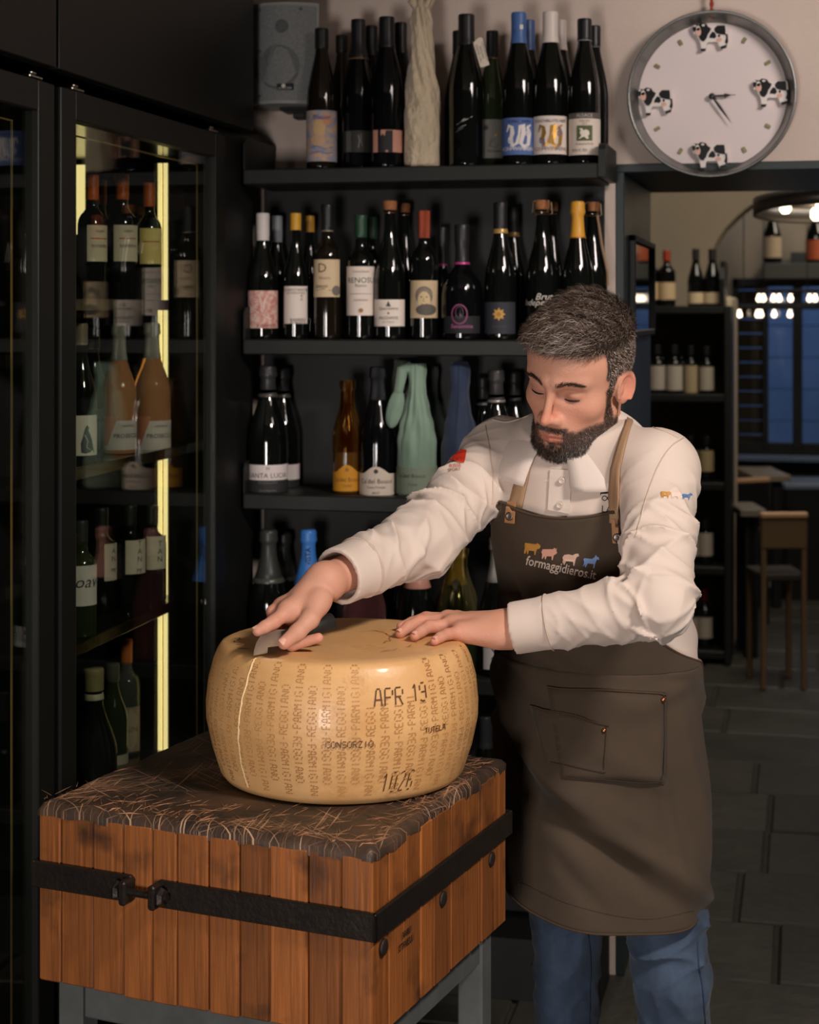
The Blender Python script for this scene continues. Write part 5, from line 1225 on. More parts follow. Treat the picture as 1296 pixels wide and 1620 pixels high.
# tables and a chair
def table(px0, px1, py, d, depth_, lab, top_rgb, legs=True):
    z = zat(py, d); c0 = (px0 - HX) / FPX * d; c1 = (px1 - HX) / FPX * d; o = cw((c0 + c1) / 2, d, 0); w = (c1 - c0) / 2
    t = thing('cafe_table', lab, 'table', o, YAW)
    G().box((-w, 0, z - .035), (w, depth_, z), .004).obj('tabletop', mat('pale_tabletop_%d' % top_rgb[0], srgb(*top_rgb), .4), t)
    for sx in (-w + .04, w - .09):
        for sy in (.04, depth_ - .09): G().box((sx, sy, 0), (sx + .05, sy + .05, z - .035), .003).obj('leg', M_panelblk, t)
table(1172, 1213, 806, 7.7, .3, 'pale-topped dark-legged table behind the bottle rack', (118, 110, 100))
table(1190, 1252, 752, 9.0, .5, 'pale-topped table farther back under the window', (140, 128, 112))
def chair(px, d, lab, rot, m):
    c = (px - HX) / FPX * d; o = cw(c, d, 0); t = thing('wooden_chair', lab, 'chair', o, YAW + rot)
    for sx in (-.085, .085):
        G().box((sx - .011, -.011, 0), (sx + .011, .011, .72), .003).obj('leg', m, t); G().box((sx - .011, .22, 0), (sx + .011, .242, .45), .003).obj('leg', m, t)
    G().box((-.098, .0, .45), (.098, .25, .48), .005).obj('seat', mat('dark_seat', srgb(48, 40, 32), .7), t)
    G().box((-.098, -.013, .585), (.098, .009, .712), .006).obj('backrest', m, t); G().box((-.1, -.018, .712), (.1, .016, .738), .006).obj('top_rail', mat('lit_oak', srgb(190, 150, 112), .5), t)  # light on the top rail put into a paler oak colour
chair(1240, 7.1, 'light wooden chair with solid backrest beside the dark-legged table', .05, mat('oak', srgb(104, 82, 56), .6))
chair(1190, 8.55, 'black chair in front of the table under the window', .4, mat('black_chair', srgb(20, 20, 20), .5))
b_ = thing('side_cabinet', 'low dark cabinet under the window at the edge of the picture', 'cabinet', cw((1290 - HX) / FPX * 9.3, 9.3, 0), YAW)
G().box((-.16, 0, 0), (.9, .4, .60), .004).obj('body', M_panelblk, b_); G().box((-.17, -.01, .60), (.91, .41, .63), .004).obj('top', mat('cabinet_top', srgb(110, 124, 140), .35), b_)
# ------------------------------------------------------------------ smooth solids: distance fields turned into skins
class Field:
    def __init__(s, lo, hi, h):
        s.lo = np.array(lo, np.float32); s.h = h
        s.n = np.ceil((np.array(hi) - np.array(lo)) / h).astype(int) + 1
        s.f = np.full(s.n, 1.0, np.float32)
    def region(s, lo, hi):
        a = np.maximum(0, np.floor((np.array(lo) - s.lo) / s.h).astype(int)); b = np.minimum(s.n, np.ceil((np.array(hi) - s.lo) / s.h).astype(int) + 1)
        if (b <= a).any(): return None
        sl = tuple(slice(i, j) for i, j in zip(a, b))
        ax = [(s.lo[q] + s.h * np.arange(a[q], b[q])).astype(np.float32) for q in range(3)]
        return sl, ax[0][:, None, None], ax[1][None, :, None], ax[2][None, None, :]
    def blend(s, sl, d, k):
        f = s.f[sl]
        if k <= 0: np.minimum(f, d, out=f)
        else:
            hh = np.clip(.5 + .5 * (f - d) / k, 0, 1); s.f[sl] = f * (1 - hh) + d * hh - k * hh * (1 - hh)
    def cut(s, sl, d, k):
        f = s.f[sl]; hh = np.clip(.5 - .5 * (f + d) / k, 0, 1) if k > 0 else (f < -d).astype(np.float32)
        s.f[sl] = f * (1 - hh) - d * hh + k * hh * (1 - hh)
    def capsule(s, p, q, r0, r1, k=.01, disp=None, sub=False):
        p = np.asarray(p, np.float32); q = np.asarray(q, np.float32); m = max(r0, r1) + k + 4 * s.h + (.02 if disp else 0)
        R = s.region(np.minimum(p, q) - m, np.maximum(p, q) + m)
        if R is None: return
        sl, X, Y, Z = R; ax = q - p; L2 = max(1e-9, float(ax @ ax))
        t = np.clip(((X - p[0]) * ax[0] + (Y - p[1]) * ax[1] + (Z - p[2]) * ax[2]) / L2, 0, 1)
        d = np.sqrt((X - p[0] - t * ax[0]) ** 2 + (Y - p[1] - t * ax[1]) ** 2 + (Z - p[2] - t * ax[2]) ** 2) - (r0 + (r1 - r0) * t)
        if disp is not None: d = d - disp(X, Y, Z, t)
        (s.cut if sub else s.blend)(sl, d.astype(np.float32), k)
    def chain(s, pts, rs, k=.01, disp=None):
        for i in range(len(pts) - 1): s.capsule(pts[i], pts[i + 1], rs[i], rs[i + 1], k, disp)
    def skin(s):
        f = s.f; ins = f < 0
        c = np.zeros(tuple(s.n - 1), np.uint8)
        for i in (0, 1):
            for j in (0, 1):
                for k in (0, 1): c += ins[i:i + s.n[0] - 1, j:j + s.n[1] - 1, k:k + s.n[2] - 1]
        act = np.flatnonzero((c > 0) & (c < 8)); dims = s.n - 1
        I, J, K = np.unravel_index(act, dims)
        cv = np.stack([f[I + i, J + j, K + k] for i in (0, 1) for j in (0, 1) for k in (0, 1)], 1)
        off = np.array([(i, j, k) for i in (0, 1) for j in (0, 1) for k in (0, 1)], np.float32)
        acc = np.zeros((len(act), 3), np.float32); cnt = np.zeros(len(act), np.float32)
        for a in range(8):
            for b in range(a + 1, 8):
                if abs(off[a] - off[b]).sum() != 1: continue
                m = (cv[:, a] < 0) != (cv[:, b] < 0)
                t = np.where(m, cv[:, a] / np.where(m, cv[:, a] - cv[:, b], 1), 0)[:, None]
                acc += np.where(m[:, None], off[a] + (off[b] - off[a]) * t, 0); cnt += m
        vs = (np.stack([I, J, K], 1) + acc / cnt[:, None]) * s.h + s.lo
        quads = []
        st = (dims[1] * dims[2], dims[2], 1)
        for ax in range(3):
            A = [slice(None)] * 3; B = [slice(None)] * 3; A[ax] = slice(0, -1); B[ax] = slice(1, None)
            m = ins[tuple(A)] != ins[tuple(B)]
            e = np.flatnonzero(m); P = list(np.unravel_index(e, m.shape)); u, v = [q for q in range(3) if q != ax]
            ok = (P[u] > 0) & (P[v] > 0) & (P[u] < dims[u]) & (P[v] < dims[v]); P = [p[ok] for p in P]
            inner = ins[tuple(P)]
            base = P[0] * st[0] + P[1] * st[1] + P[2] * st[2]
            q = np.stack([base - st[u] - st[v], base - st[v], base, base - st[u]], 1)
            flip = inner if ax != 1 else ~inner
            q[~flip] = q[~flip][:, ::-1]
            quads.append(q)
        quads = np.concatenate(quads); idx = np.searchsorted(act, quads)
        return vs, idx.astype(np.int32)

def relax(vs, fs, n=1, lam=.5):
    for _ in range(n):
        acc = np.zeros_like(vs); cnt = np.zeros(len(vs))
        for i in range(4):
            a = fs[:, i]; b = fs[:, (i + 1) % 4]
            for ax in range(3):
                acc[:, ax] += np.bincount(a, vs[b, ax], len(vs)) + np.bincount(b, vs[a, ax], len(vs))
            cnt += np.bincount(a, minlength=len(vs)) + np.bincount(b, minlength=len(vs))
        vs = vs + lam * (acc / np.maximum(cnt, 1)[:, None] - vs)
    return vs

def vnormals(vs, fs):
    n = np.cross(vs[fs[:, 2]] - vs[fs[:, 0]], vs[fs[:, 3]] - vs[fs[:, 1]]); out = np.zeros_like(vs)
    for i in range(4):
        for ax in range(3): out[:, ax] += np.bincount(fs[:, i], n[:, ax], len(vs))
    return out / np.maximum(1e-12, np.linalg.norm(out, axis=1))[:, None]
unit = lambda a: np.asarray(a, float) / np.linalg.norm(a)

# ------------------------------------------------------------------ the man: frames (camera-aligned coordinates: right, ahead, up)
from mathutils.bvhtree import BVHTree
BASE = np.array((.33, 2.98, 0.0))
man = thing('person', 'bearded man in cream polo shirt and brown apron cutting the cheese', 'person', cw(BASE[0], BASE[1], 0), YAW)
def body_obj(name, vs, fs, m, parent=None, smooth=True, cols=None):
    vs = np.asarray(vs, float).reshape(-1, 3) - BASE
    return obj(name, mesh(name, vs, fs, smooth, cols), m, parent or man)
P0 = np.array((.33, 2.965, .98)); P1 = np.array((.275, 2.84, 1.385)); AX = unit(P1 - P0); SL = np.linalg.norm(P1 - P0)
yw = math.radians(33); F0 = np.array((-math.sin(yw), -math.cos(yw), 0)); L0 = np.array((math.cos(yw), -math.sin(yw), 0))
FX = unit(F0 - AX * (AX @ F0)); LX = unit(L0 - AX * (AX @ L0) - FX * (FX @ L0))
TS = np.array([-.14, -.05, 0, .08, .16, .25, .33, .38, .42, .46]); TW = np.array([.178, .172, .166, .162, .165, .172, .165, .138, .090, .066]); TB = np.array([.140, .136, .130, .126, .126, .126, .118, .098, .074, .062])
tw = lambda s: np.interp(s, TS, TW); tb = lambda s: np.interp(s, TS, TB)
def torso(th, s, off=0.0):
    return P0 + AX * s + LX * (tw(s) + off) * math.sin(th) + FX * (tb(s) + off) * math.cos(th)

SHR, SHL = np.array((.160, 2.960, 1.326)), np.array((.400, 2.742, 1.322))
ELR, WRR = V(668, 856, 2.75), V(514, 921, 2.565)
ELL, WRL = V(1042, 956, 2.575), np.array((.153, 2.625, 1.089))

# head frame: x to his left, y the way he faces, z up through the crown
hy_, hp_, hr_ = .642, .318, .19; HS = .99
f_ = np.array((-math.sin(hy_) * math.cos(hp_), -math.cos(hy_) * math.cos(hp_), -math.sin(hp_))); l_ = np.array((math.cos(hy_), -math.sin(hy_), 0)); u_ = np.cross(f_, l_)
HR = np.stack([l_ * math.cos(hr_) - u_ * math.sin(hr_), f_, u_ * math.cos(hr_) + l_ * math.sin(hr_)], 1)
HC = np.array((.2774, 2.7966, 1.4737))
H = lambda x, y, z: HC + HR @ (np.array((x, y, z)) * HS)
def to_head(p): return ((p - HC) @ HR) / HS

# ------------------------------------------------------------------ skin: head, neck, arms, hands in one surface
B = Field((-.285, 2.42, 1.0), (.475, 3.04, 1.645), .0021)
sl, X, Y, Z = B.region(HC - .155, HC + .155)
hx = (((X - HC[0]) * HR[0, 0] + (Y - HC[1]) * HR[1, 0] + (Z - HC[2]) * HR[2, 0]) / HS).astype(np.float32)
hyy = (((X - HC[0]) * HR[0, 1] + (Y - HC[1]) * HR[1, 1] + (Z - HC[2]) * HR[2, 1]) / HS).astype(np.float32)
hz_ = (((X - HC[0]) * HR[0, 2] + (Y - HC[1]) * HR[1, 2] + (Z - HC[2]) * HR[2, 2]) / HS).astype(np.float32)
ax_ = np.abs(hx)
hd = np.full(hx.shape, 1.0, np.float32)
def sm(d, k):
    global hd
    q = np.clip(.5 + .5 * (hd - d) / k, 0, 1); hd = hd * (1 - q) + d * q - k * q * (1 - q)
def sc(d, k):
    global hd
    q = np.clip(.5 - .5 * (hd + d) / k, 0, 1); hd = hd * (1 - q) - d * q + k * q * (1 - q)
def ell(c, r, a=None):
    x = (a if a is not None else hx) - c[0]; y = hyy - c[1]; z = hz_ - c[2]
    return (np.sqrt((x / r[0]) ** 2 + (y / r[1]) ** 2 + (z / r[2]) ** 2) - 1) * min(r)
def cap(p, q, r0, r1, a=None):
    x = a if a is not None else hx; p = np.array(p); q = np.array(q); v = q - p; L2 = v @ v
    t = np.clip(((x - p[0]) * v[0] + (hyy - p[1]) * v[1] + (hz_ - p[2]) * v[2]) / L2, 0, 1)
    return np.sqrt((x - p[0] - t * v[0]) ** 2 + (hyy - p[1] - t * v[1]) ** 2 + (hz_ - p[2] - t * v[2]) ** 2) - (r0 + (r1 - r0) * t)
sm(ell((0, -.014, .036), (.0775, .099, .092)), .01)                    # skull
sm(ell((0, .030, .040), (.064, .058, .058)), .03)                      # forehead
sm(ell((0, .022, -.034), (.061, .064, .090)), .025)                    # face mass
sm(cap((.050, .004, -.062), (.030, .060, -.100), .020, .019, ax_), .025)  # jaw
sm(ell((0, .068, -.108), (.026, .021, .019)), .02)                     # chin
sm(ell((.042, .050, -.028), (.022, .022, .018), ax_), .026)            # cheekbone
sm(cap((.010, .0845, .0165), (.046, .067, .0205), .0105, .008, ax_), .014)  # brow
sc(ell((.031, .096, -.001), (.020, .022, .0130), ax_), .012)           # eye socket
sm(ell((.031, .0675, -.003), (.0155, .0150, .0115), ax_), .005)        # lidded eye
sc(cap((.020, .0845, -.0105), (.043, .078, -.0095), .0013, .0013, ax_), .002)   # lash crease
sm(cap((0, .086, .018), (0, .1055, -.032), .0060, .0072), .010)         # nose bridge
sm(ell((0, .1090, -.0405), (.0088, .0105, .0088)), .006)                # tip
sm(ell((.0125, .097, -.042), (.0070, .0095, .0070), ax_), .006)        # wing
sc(ell((.0062, .1035, -.0495), (.0034, .0050, .0030), ax_), .003)      # nostril
sm(ell((0, .078, -.066), (.031, .018, .024)), .022)                    # muzzle
sm(cap((0, .0945, -.0705), (.020, .0855, -.0735), .0052, .0030, ax_), .005)   # upper lip
sm(cap((0, .0930, -.0805), (.018, .0850, -.0785), .0060, .0035, ax_), .005)   # lower lip
sc(cap((0, .1010, -.0755), (.023, .0890, -.0755), .0012, .0010, ax_), .003)   # mouth line
sc(ell((0, .0945, -.0905), (.016, .006, .004)), .006)                  # chin groove
# ears: shell, rim, bowl
exx, eyy, ezz = (ax_ - .0740) * 1.1, (hyy + .002) * 1.1, (hz_ + .010) * 1.1
ca, sa = math.cos(.50), math.sin(.50)
e1 = exx * ca + eyy * sa; e2 = -exx * sa + eyy * ca                     # e1 thickness, e2 along the ear width
e2r = e2 + .012; tl = .20; e2t, ezt = e2r * math.cos(tl) + ezz * math.sin(tl), -e2r * math.sin(tl) + ezz * math.cos(tl)
sm((np.sqrt((e1 / .0075) ** 2 + (e2t / .0185) ** 2 + (ezt / .0320) ** 2) - 1) * .0075, .006)
rim = np.sqrt((np.sqrt((e2t / .0165) ** 2 + (ezt / .0295) ** 2) - 1) ** 2 * .021 ** 2 + (e1 - .0055) ** 2) - .0034
sm(np.where(ezt > -.021, rim, .01).astype(np.float32), .004)
sc((np.sqrt(((e1 - .009) / .0075) ** 2 + ((e2t - .001) / .0105) ** 2 + ((ezt - .001) / .0185) ** 2) - 1) * .0075, .004)
sm((np.sqrt(((e1 - .003) / .0045) ** 2 + ((e2t - .010) / .0045) ** 2 + ((ezt + .004) / .0080) ** 2) - 1) * .0045, .004)
B.blend(sl, hd, 0)
NK0 = H(0, -.030, -.055); NK1 = P1 - AX * .03
B.capsule(NK0, NK1, .054, .062, .022)
B.capsule(H(0, .028, -.095), P1 + FX * .025 - AX * .03, .030, .035, .02)    # throat
B.capsule(P1 - AX * .03, P0 + AX * .06, .07, .085, .03)
B.capsule(P1 - AX * .05, SHR, .05, .045, .03); B.capsule(P1 - AX * .05, SHL, .05, .045, .03)
B.chain([SHR, ELR, WRR], [.046, .037, .026], .02); B.chain([SHL, ELL, WRL], [.046, .037, .026], .02)
# right hand round the knife
def hand(W, palm, fingers, k=.007, rp=.0135):
    for q, r in palm: B.capsule(W, q, .024, r, .014)
    for i in range(len(palm) - 1): B.capsule(palm[i][0], palm[i + 1][0], palm[i][1], palm[i + 1][1], .010)
    for pts, rs in fingers:
        B.chain(pts, rs, .0035)
rI0, rM0, rR0, rP0 = V(456, 967, 2.520), V(448, 962, 2.548), V(466, 955, 2.572), V(484, 951, 2.594)
RH = [([rI0, V(433, 984, 2.497), V(419, 992, 2.489), V(408, 998, 2.486)], [.0122, .0104, .0092, .0082]),
      ([rM0, V(433, 968, 2.540), V(436, 1000, 2.537), V(462, 1021, 2.518), V(504, 1009, 2.506)], [.0120, .0104, .0092, .0086, .0074]),
      ([rR0, V(452, 966, 2.566), V(456, 1000, 2.556), V(478, 1012, 2.545)], [.0115, .0100, .0090, .0080]),
      ([rP0, V(472, 963, 2.592), V(476, 992, 2.578), V(494, 1006, 2.566)], [.0105, .0090, .0080, .0072])]
hand(WRR, [(rI0, .0140), (rM0, .0135), (rR0, .0130), (rP0, .0120)], RH)
THR = [V(506, 948, 2.535), V(490, 980, 2.497), V(471, 1000, 2.477), V(450, 1017, 2.468)]
B.chain(THR, [.0190, .0135, .0118, .0098], .006)
B.capsule(V(500, 955, 2.530), rI0, .017, .012, .012)
# left hand flat on the wheel
lI0, lM0, lR0, lP0 = [np.array(q) for q in ((.066, 2.700, 1.089), (.060, 2.674, 1.0925), (.066, 2.648, 1.0900), (.080, 2.618, 1.0850))]
LH = [([lI0, np.array((.026, 2.694, 1.0935)), np.array((.004, 2.684, 1.0880)), np.array((-.013, 2.676, 1.0832))], [.0118, .0098, .0088, .0078]),
      ([lM0, np.array((.016, 2.660, 1.0945)), np.array((-.002, 2.642, 1.0890)), V(633, 1002, 2.625)], [.0120, .0100, .0090, .0079]),
      ([lR0, np.array((.030, 2.632, 1.0915)), np.array((.018, 2.614, 1.0875)), V(656, 1006.5, 2.597)], [.0115, .0096, .0086, .0077]),
      ([lP0, np.array((.057, 2.596, 1.0865)), np.array((.046, 2.580, 1.0845)), V(688, 1014, 2.566)], [.0105, .0088, .0079, .0072])]
hand(WRL, [(lI0, .0135), (lM0, .0135), (lR0, .0130), (lP0, .0125)], LH)
B.capsule(WRL + np.array((-.02, -.012, -.008)), lP0, .020, .0125, .012)
B.chain([np.array((.128, 2.655, 1.086)), np.array((.100, 2.712, 1.0875)), np.array((.076, 2.733, 1.0865)), np.array((.055, 2.742, 1.0840))], [.017, .0125, .0112, .0092], .006)
bv, bf = B.skin(); bv = relax(bv.astype(float), bf, 1, .35)
bn = vnormals(bv, bf)
# colour of the skin itself: lips, flushed ears, nose and knuckles, the roots of beard and hair; plus painted eye-socket shade
hl = to_head(bv); near = np.linalg.norm(bv - HC, axis=1) < .19
hxv, hyv, hzv = np.abs(hl[:, 0]), hl[:, 1], hl[:, 2]
def lin(r, g, b): return np.array(srgb(r, g, b)[:3])
col = np.tile(lin(204, 150, 126), (len(bv), 1))
def tint(m, c):
    global col
    m = np.clip(m, 0, 1)[:, None]; col = col * (1 - m) + c * m
sst = lambda x, a, b: np.clip((x - a) / (b - a), 0, 1) ** 2 * (3 - 2 * np.clip((x - a) / (b - a), 0, 1))
mott = .5 + .5 * np.sin(60 * bv[:, 0] + 2 * np.sin(43 * bv[:, 2])) * np.sin(52 * bv[:, 1] + 2 * np.sin(37 * bv[:, 0]))
tint(.22 * mott, lin(204, 138, 112))
tint(near * .55 * np.exp(-((hxv / .016) ** 2 + ((hyv - .107) / .02) ** 2 + ((hzv + .036) / .014) ** 2)), lin(206, 122, 100))
tint(near * .35 * np.exp(-(((hxv - .042) / .02) ** 2 + ((hzv + .034) / .018) ** 2)) * (hyv > .03), lin(208, 130, 106))
tint(near * .5 * sst(hxv, .074, .085) * (hzv > -.05), lin(214, 130, 108))
tint(near * .62 * np.exp(-(((hxv - .031) / .018) ** 2 + ((hzv + .005) / .009) ** 2)) * (hyv > .05), lin(150, 98, 80))  # shade of the eye sockets painted into the skin
lipm = np.exp(-((hxv / .021) ** 4 + ((hzv + .0765) / .0088) ** 4)) * (hyv > .082)
def beard_mask(x, y, z):
    """x folded, head coordinates -> 0..1"""
    low = sst(-z, .070 - .0 * y, .082)                                   # chin and lower jaw
    cheek = .052 + .62 * np.clip(.058 - x, 0, .1) * .55                  # cheek line falls toward the mouth
    jaw = sst(-z, cheek, cheek + .012) * sst(x, .024, .034)
    side = sst(x, .052, .058) * sst(-z, -.004, .006) * sst(y, .006, .013) * (1 - sst(y, .026, .036))
    mous = np.exp(-((z + .0615) / .0062) ** 4) * (1 - sst(x, .026, .033)) * (y > .07)
    corner = sst(x, .017, .024) * (1 - sst(x, .034, .042)) * sst(-z, .058, .066)
    neck = 1 - sst(-z, .122, .135) * (1 - sst(y, .02, .05) * 0)
    under = 1 - sst(-z, .100, .116) * (1 - sst(y, .025, .055))
    m = np.maximum.reduce([low * sst(y, .0, .02), jaw, side, mous, corner]) * np.minimum(neck, under) * (y > -.012)
    m = m * (1 - np.exp(-((x / .020) ** 4 + ((z + .0765) / .0080) ** 4)))
    m = m * (1 - .75 * np.exp(-(((x - .011) / .006) ** 2 + ((z + .0905) / .006) ** 2)))
    return np.clip(m, 0, 1)
bm = beard_mask(hxv, hyv, hzv) * near
tint(bm * .88, lin(46, 36, 31))
tint(near * lipm * .75, lin(176, 96, 82))
def hair_line(x, y, z):
    """1 inside the hair of the scalp"""
    front = sst(z - (.070 - .10 * np.clip(x - .030, 0, .05) * 1.0) + 0 * y, -.003, .005)
    temple = sst(z, .012, .022) * (1 - sst(y, .030 + .0 * z, .042)) * sst(x, .03, .05)
    sideb = sst(z, -.034, -.020) * (1 - sst(y, .022, .030)) * sst(y, .004, .010) * sst(x, .03, .05)
    back = (1 - sst(y, -.030, -.018)) * sst(z, -.052, -.036)
    arch = 1 - np.exp(-(((y + .006) / .016) ** 4 + ((z + .018) / .025) ** 4)) * (x > .06)
    return np.clip(np.maximum.reduce([front, temple, sideb, back]) * arch, 0, 1)
hm = hair_line(hxv, hyv, hzv) * near
tint(hm * .85, lin(70, 56, 48))
for pts, rs in RH + LH:
    for q in pts[:2]: tint(.35 * np.exp(-(np.linalg.norm(bv - q, axis=1) / .014) ** 2), lin(206, 118, 98))
    tint(.35 * np.exp(-(np.linalg.norm(bv - pts[-1], axis=1) / .012) ** 2), lin(220, 136, 118))
tint(.30 * np.exp(-(np.linalg.norm(bv - THR[-1], axis=1) / .014) ** 2), lin(220, 136, 118))
M_skin = mat('skin', srgb(214, 160, 130), .56, attr='Col', bump=((330, 330, 330), .28, .002), spec=.38)
b = M_skin.node_tree.nodes['Principled BSDF']; b.inputs['Subsurface Weight'].default_value = .07; b.inputs['Subsurface Radius'].default_value = (.012, .005, .003); b.inputs['Subsurface Scale'].default_value = .6
body_obj('body', bv, bf, M_skin, cols=col)

# fingernails
g = G()
def nail(pts, r, up, w=.0062, l=.009):
    t_ = unit(pts[-1] - pts[-2]); upv = unit(up - t_ * (t_ @ up)); sd = np.cross(t_, upv); c = pts[-1] + t_ * .001
    vs = []; fs = []
    for i in range(4):
        for j in range(5):
            u = -1 + j / 2; a = u * .75; q = c + t_ * (l * (i / 3 - .45)) + (upv * math.cos(a) + sd * math.sin(a) * (w / r / .75)) * (r + .0004)
            vs.append(tuple(q - BASE))
    fs = [(i * 5 + j, i * 5 + j + 1, (i + 1) * 5 + j + 1, (i + 1) * 5 + j) for i in range(3) for j in range(4)]
    M_nail = mat('nail', srgb(226, 172, 150), .3)
    obj('fingernail', mesh('fingernail', vs, fs, True), M_nail, man)
nail(THR, .0098, np.array((-.1, -.75, .65)))
for pts, rs in LH[1:]: nail(pts, rs[-1], np.array((-.1, -.25, .95)), .0050, .0085)
nail(RH[0][0], .0082, np.array((-.5, -.1, .8)), .005, .008)

# ------------------------------------------------------------------ hair, beard, brows: tapering strands
rs_ = np.random.RandomState(7)
def strands(name, roots, nrm, dirs, ln, wid, cols, m, bend=.35, seg=3, parent=None, curl=0.0):
    n = len(roots); V_ = np.zeros((n, seg + 1, 2, 3)); side = np.cross(dirs, nrm); side /= np.maximum(1e-9, np.linalg.norm(side, axis=1))[:, None]
    ph = rs_.rand(n) * 6.28
    for k in range(seg + 1):
        t = k / seg; c = roots + (nrm * (1 - bend) + dirs * bend) * 0
        lift = nrm * (ln * (t - bend * t * t))[:, None] + dirs * (ln * (bend * t * t + .25 * t))[:, None]
        c = roots + lift + side * (curl * ln * np.sin(3.5 * t + ph))[:, None]
        w = wid * (1 - t * .85)
        V_[:, k, 0] = c - side * w[:, None]; V_[:, k, 1] = c + side * w[:, None]
    vs = V_.reshape(-1, 3); base = (np.arange(n) * (seg + 1) * 2)[:, None]
    q = np.concatenate([base + np.array([[2 * k, 2 * k + 1, 2 * k + 3, 2 * k + 2]]) for k in range(seg)], 0)
    o = body_obj(name, vs, q.astype(np.int32), m, parent, cols=np.repeat(cols, (seg + 1) * 2, axis=0))
    return o
M_hair = mat('hair', srgb(70, 56, 48), .42, attr='Col', spec=.55)
def pick(mask, n):
    # area-even sampling: jittered vertices
    i = rs_.choice(len(bv), n, p=mask / mask.sum()); return i
# a cushion under the strands
HF = Field(HC - .16, HC + .165, .0026)
sl2, X, Y, Z = HF.region(HC - .16, HC + .165)
gx = ((X - HC[0]) * HR[0, 0] + (Y - HC[1]) * HR[1, 0] + (Z - HC[2]) * HR[2, 0]) / HS
gy = ((X - HC[0]) * HR[0, 1] + (Y - HC[1]) * HR[1, 1] + (Z - HC[2]) * HR[2, 1]) / HS
gz = ((X - HC[0]) * HR[0, 2] + (Y - HC[1]) * HR[1, 2] + (Z - HC[2]) * HR[2, 2]) / HS
top_ = sst(gz, .055, .090); frt = sst(gy, .01, .07) * sst(gz, .05, .07)
thick = .0022 + .0055 * top_ + .0050 * frt * top_
wav = .0014 * top_ * np.sin(120 * gx + 3 * np.sin(70 * gy)) * np.sin(105 * gy + 2.5 * np.sin(80 * gx)) + .0012 * top_ * np.sin(210 * gy + 130 * gx)
d1_ = (np.sqrt((gx / .0775) ** 2 + ((gy + .014) / .099) ** 2 + ((gz - .036) / .092) ** 2) - 1) * .0775
d2_ = (np.sqrt((gx / .064) ** 2 + ((gy - .030) / .058) ** 2 + ((gz - .040) / .058) ** 2) - 1) * .058
q = np.clip(.5 + .5 * (d1_ - d2_) / .03, 0, 1); dd = d1_ * (1 - q) + d2_ * q - .03 * q * (1 - q)
dd = dd - thick - wav
reg = hair_line(np.abs(gx), gy, gz)
HF.f[sl2] = np.maximum(dd, (.45 - reg) * .02).astype(np.float32)
hv, hf = HF.skin(); hv = relax(hv.astype(float), hf, 1, .4); hn = vnormals(hv, hf)
hh_ = to_head(hv); hcol = np.tile(lin(52, 42, 36), (len(hv), 1))
hair = body_obj('hair', hv, hf, mat('hair_mass', srgb(46, 38, 33), .6, attr='Col'), cols=hcol)
w_ = hair_line(np.abs(hh_[:, 0]), hh_[:, 1], hh_[:, 2]) * (np.sum(hn * (hv - HC), axis=1) > 0)
n_ = 21000; i = rs_.choice(len(hv), n_, p=w_ / w_.sum()); r_ = hv[i] + rs_.normal(0, .0009, (n_, 3)); hl_ = to_head(r_)
topw = sst(hl_[:, 2], .050, .085)
swirl = np.sin(55 * hl_[:, 0] + 30 * hl_[:, 1]) * .5
cd = np.stack([-.55 * topw + .35 * swirl * topw, .75 * topw - .35 * (1 - topw), -.10 * topw - .9 * (1 - topw)], 1) + rs_.normal(0, .28, (n_, 3))
cd = cd @ HR.T; cd -= hn[i] * np.sum(cd * hn[i], axis=1)[:, None]; cd /= np.linalg.norm(cd, axis=1)[:, None]
ln = (.0048 + .0105 * topw + .006 * topw * sst(hl_[:, 1], .03, .08)) * (.6 + .8 * rs_.rand(n_))
g_ = rs_.rand(n_)[:, None]; grey = (rs_.rand(n_) < .22 + .15 * (1 - topw))[:, None]
cl = lin(40, 32, 28) * (1 - g_) + lin(104, 84, 72) * g_; cl = np.where(grey, lin(176, 158, 144) * (.6 + .5 * g_), cl)
s_ = strands('hair_strands', r_ - hn[i] * .001, hn[i], cd, ln, np.full(n_, .00046), cl, M_hair, .50, 3, hair, .14); s_['kind'] = 'stuff'
# beard
wb = bm * (np.sum(bn * (bv - HC), axis=1) > -.02); n_ = 9000; i = rs_.choice(len(bv), n_, p=wb / wb.sum()); r_ = bv[i] + rs_.normal(0, .0009, (n_, 3)); hl_ = to_head(r_)
mo = np.exp(-((hl_[:, 2] + .062) / .009) ** 2) * (hl_[:, 1] > .07)
cd = np.stack([np.sign(hl_[:, 0]) * (.9 * mo + .1), .25 - .3 * (np.abs(hl_[:, 0]) > .04), -1 + .4 * mo], 1) + rs_.normal(0, .3, (n_, 3))
cd = cd @ HR.T; cd -= bn[i] * np.sum(cd * bn[i], axis=1)[:, None]; cd /= np.linalg.norm(cd, axis=1)[:, None]
ln = (.0042 + .0045 * sst(-hl_[:, 2], .075, .11)) * (.6 + .7 * rs_.rand(n_)) * (.5 + .5 * bm[i])
g_ = rs_.rand(n_)[:, None]; cl = lin(22, 17, 15) * (1 - g_) + lin(50, 39, 33) * g_; cl = np.where((rs_.rand(n_) < .10)[:, None], lin(128, 108, 92), cl)
s_ = strands('beard', r_ - bn[i] * .0006, bn[i], cd, ln, np.full(n_, .00036), cl, M_hair, .55, 2)
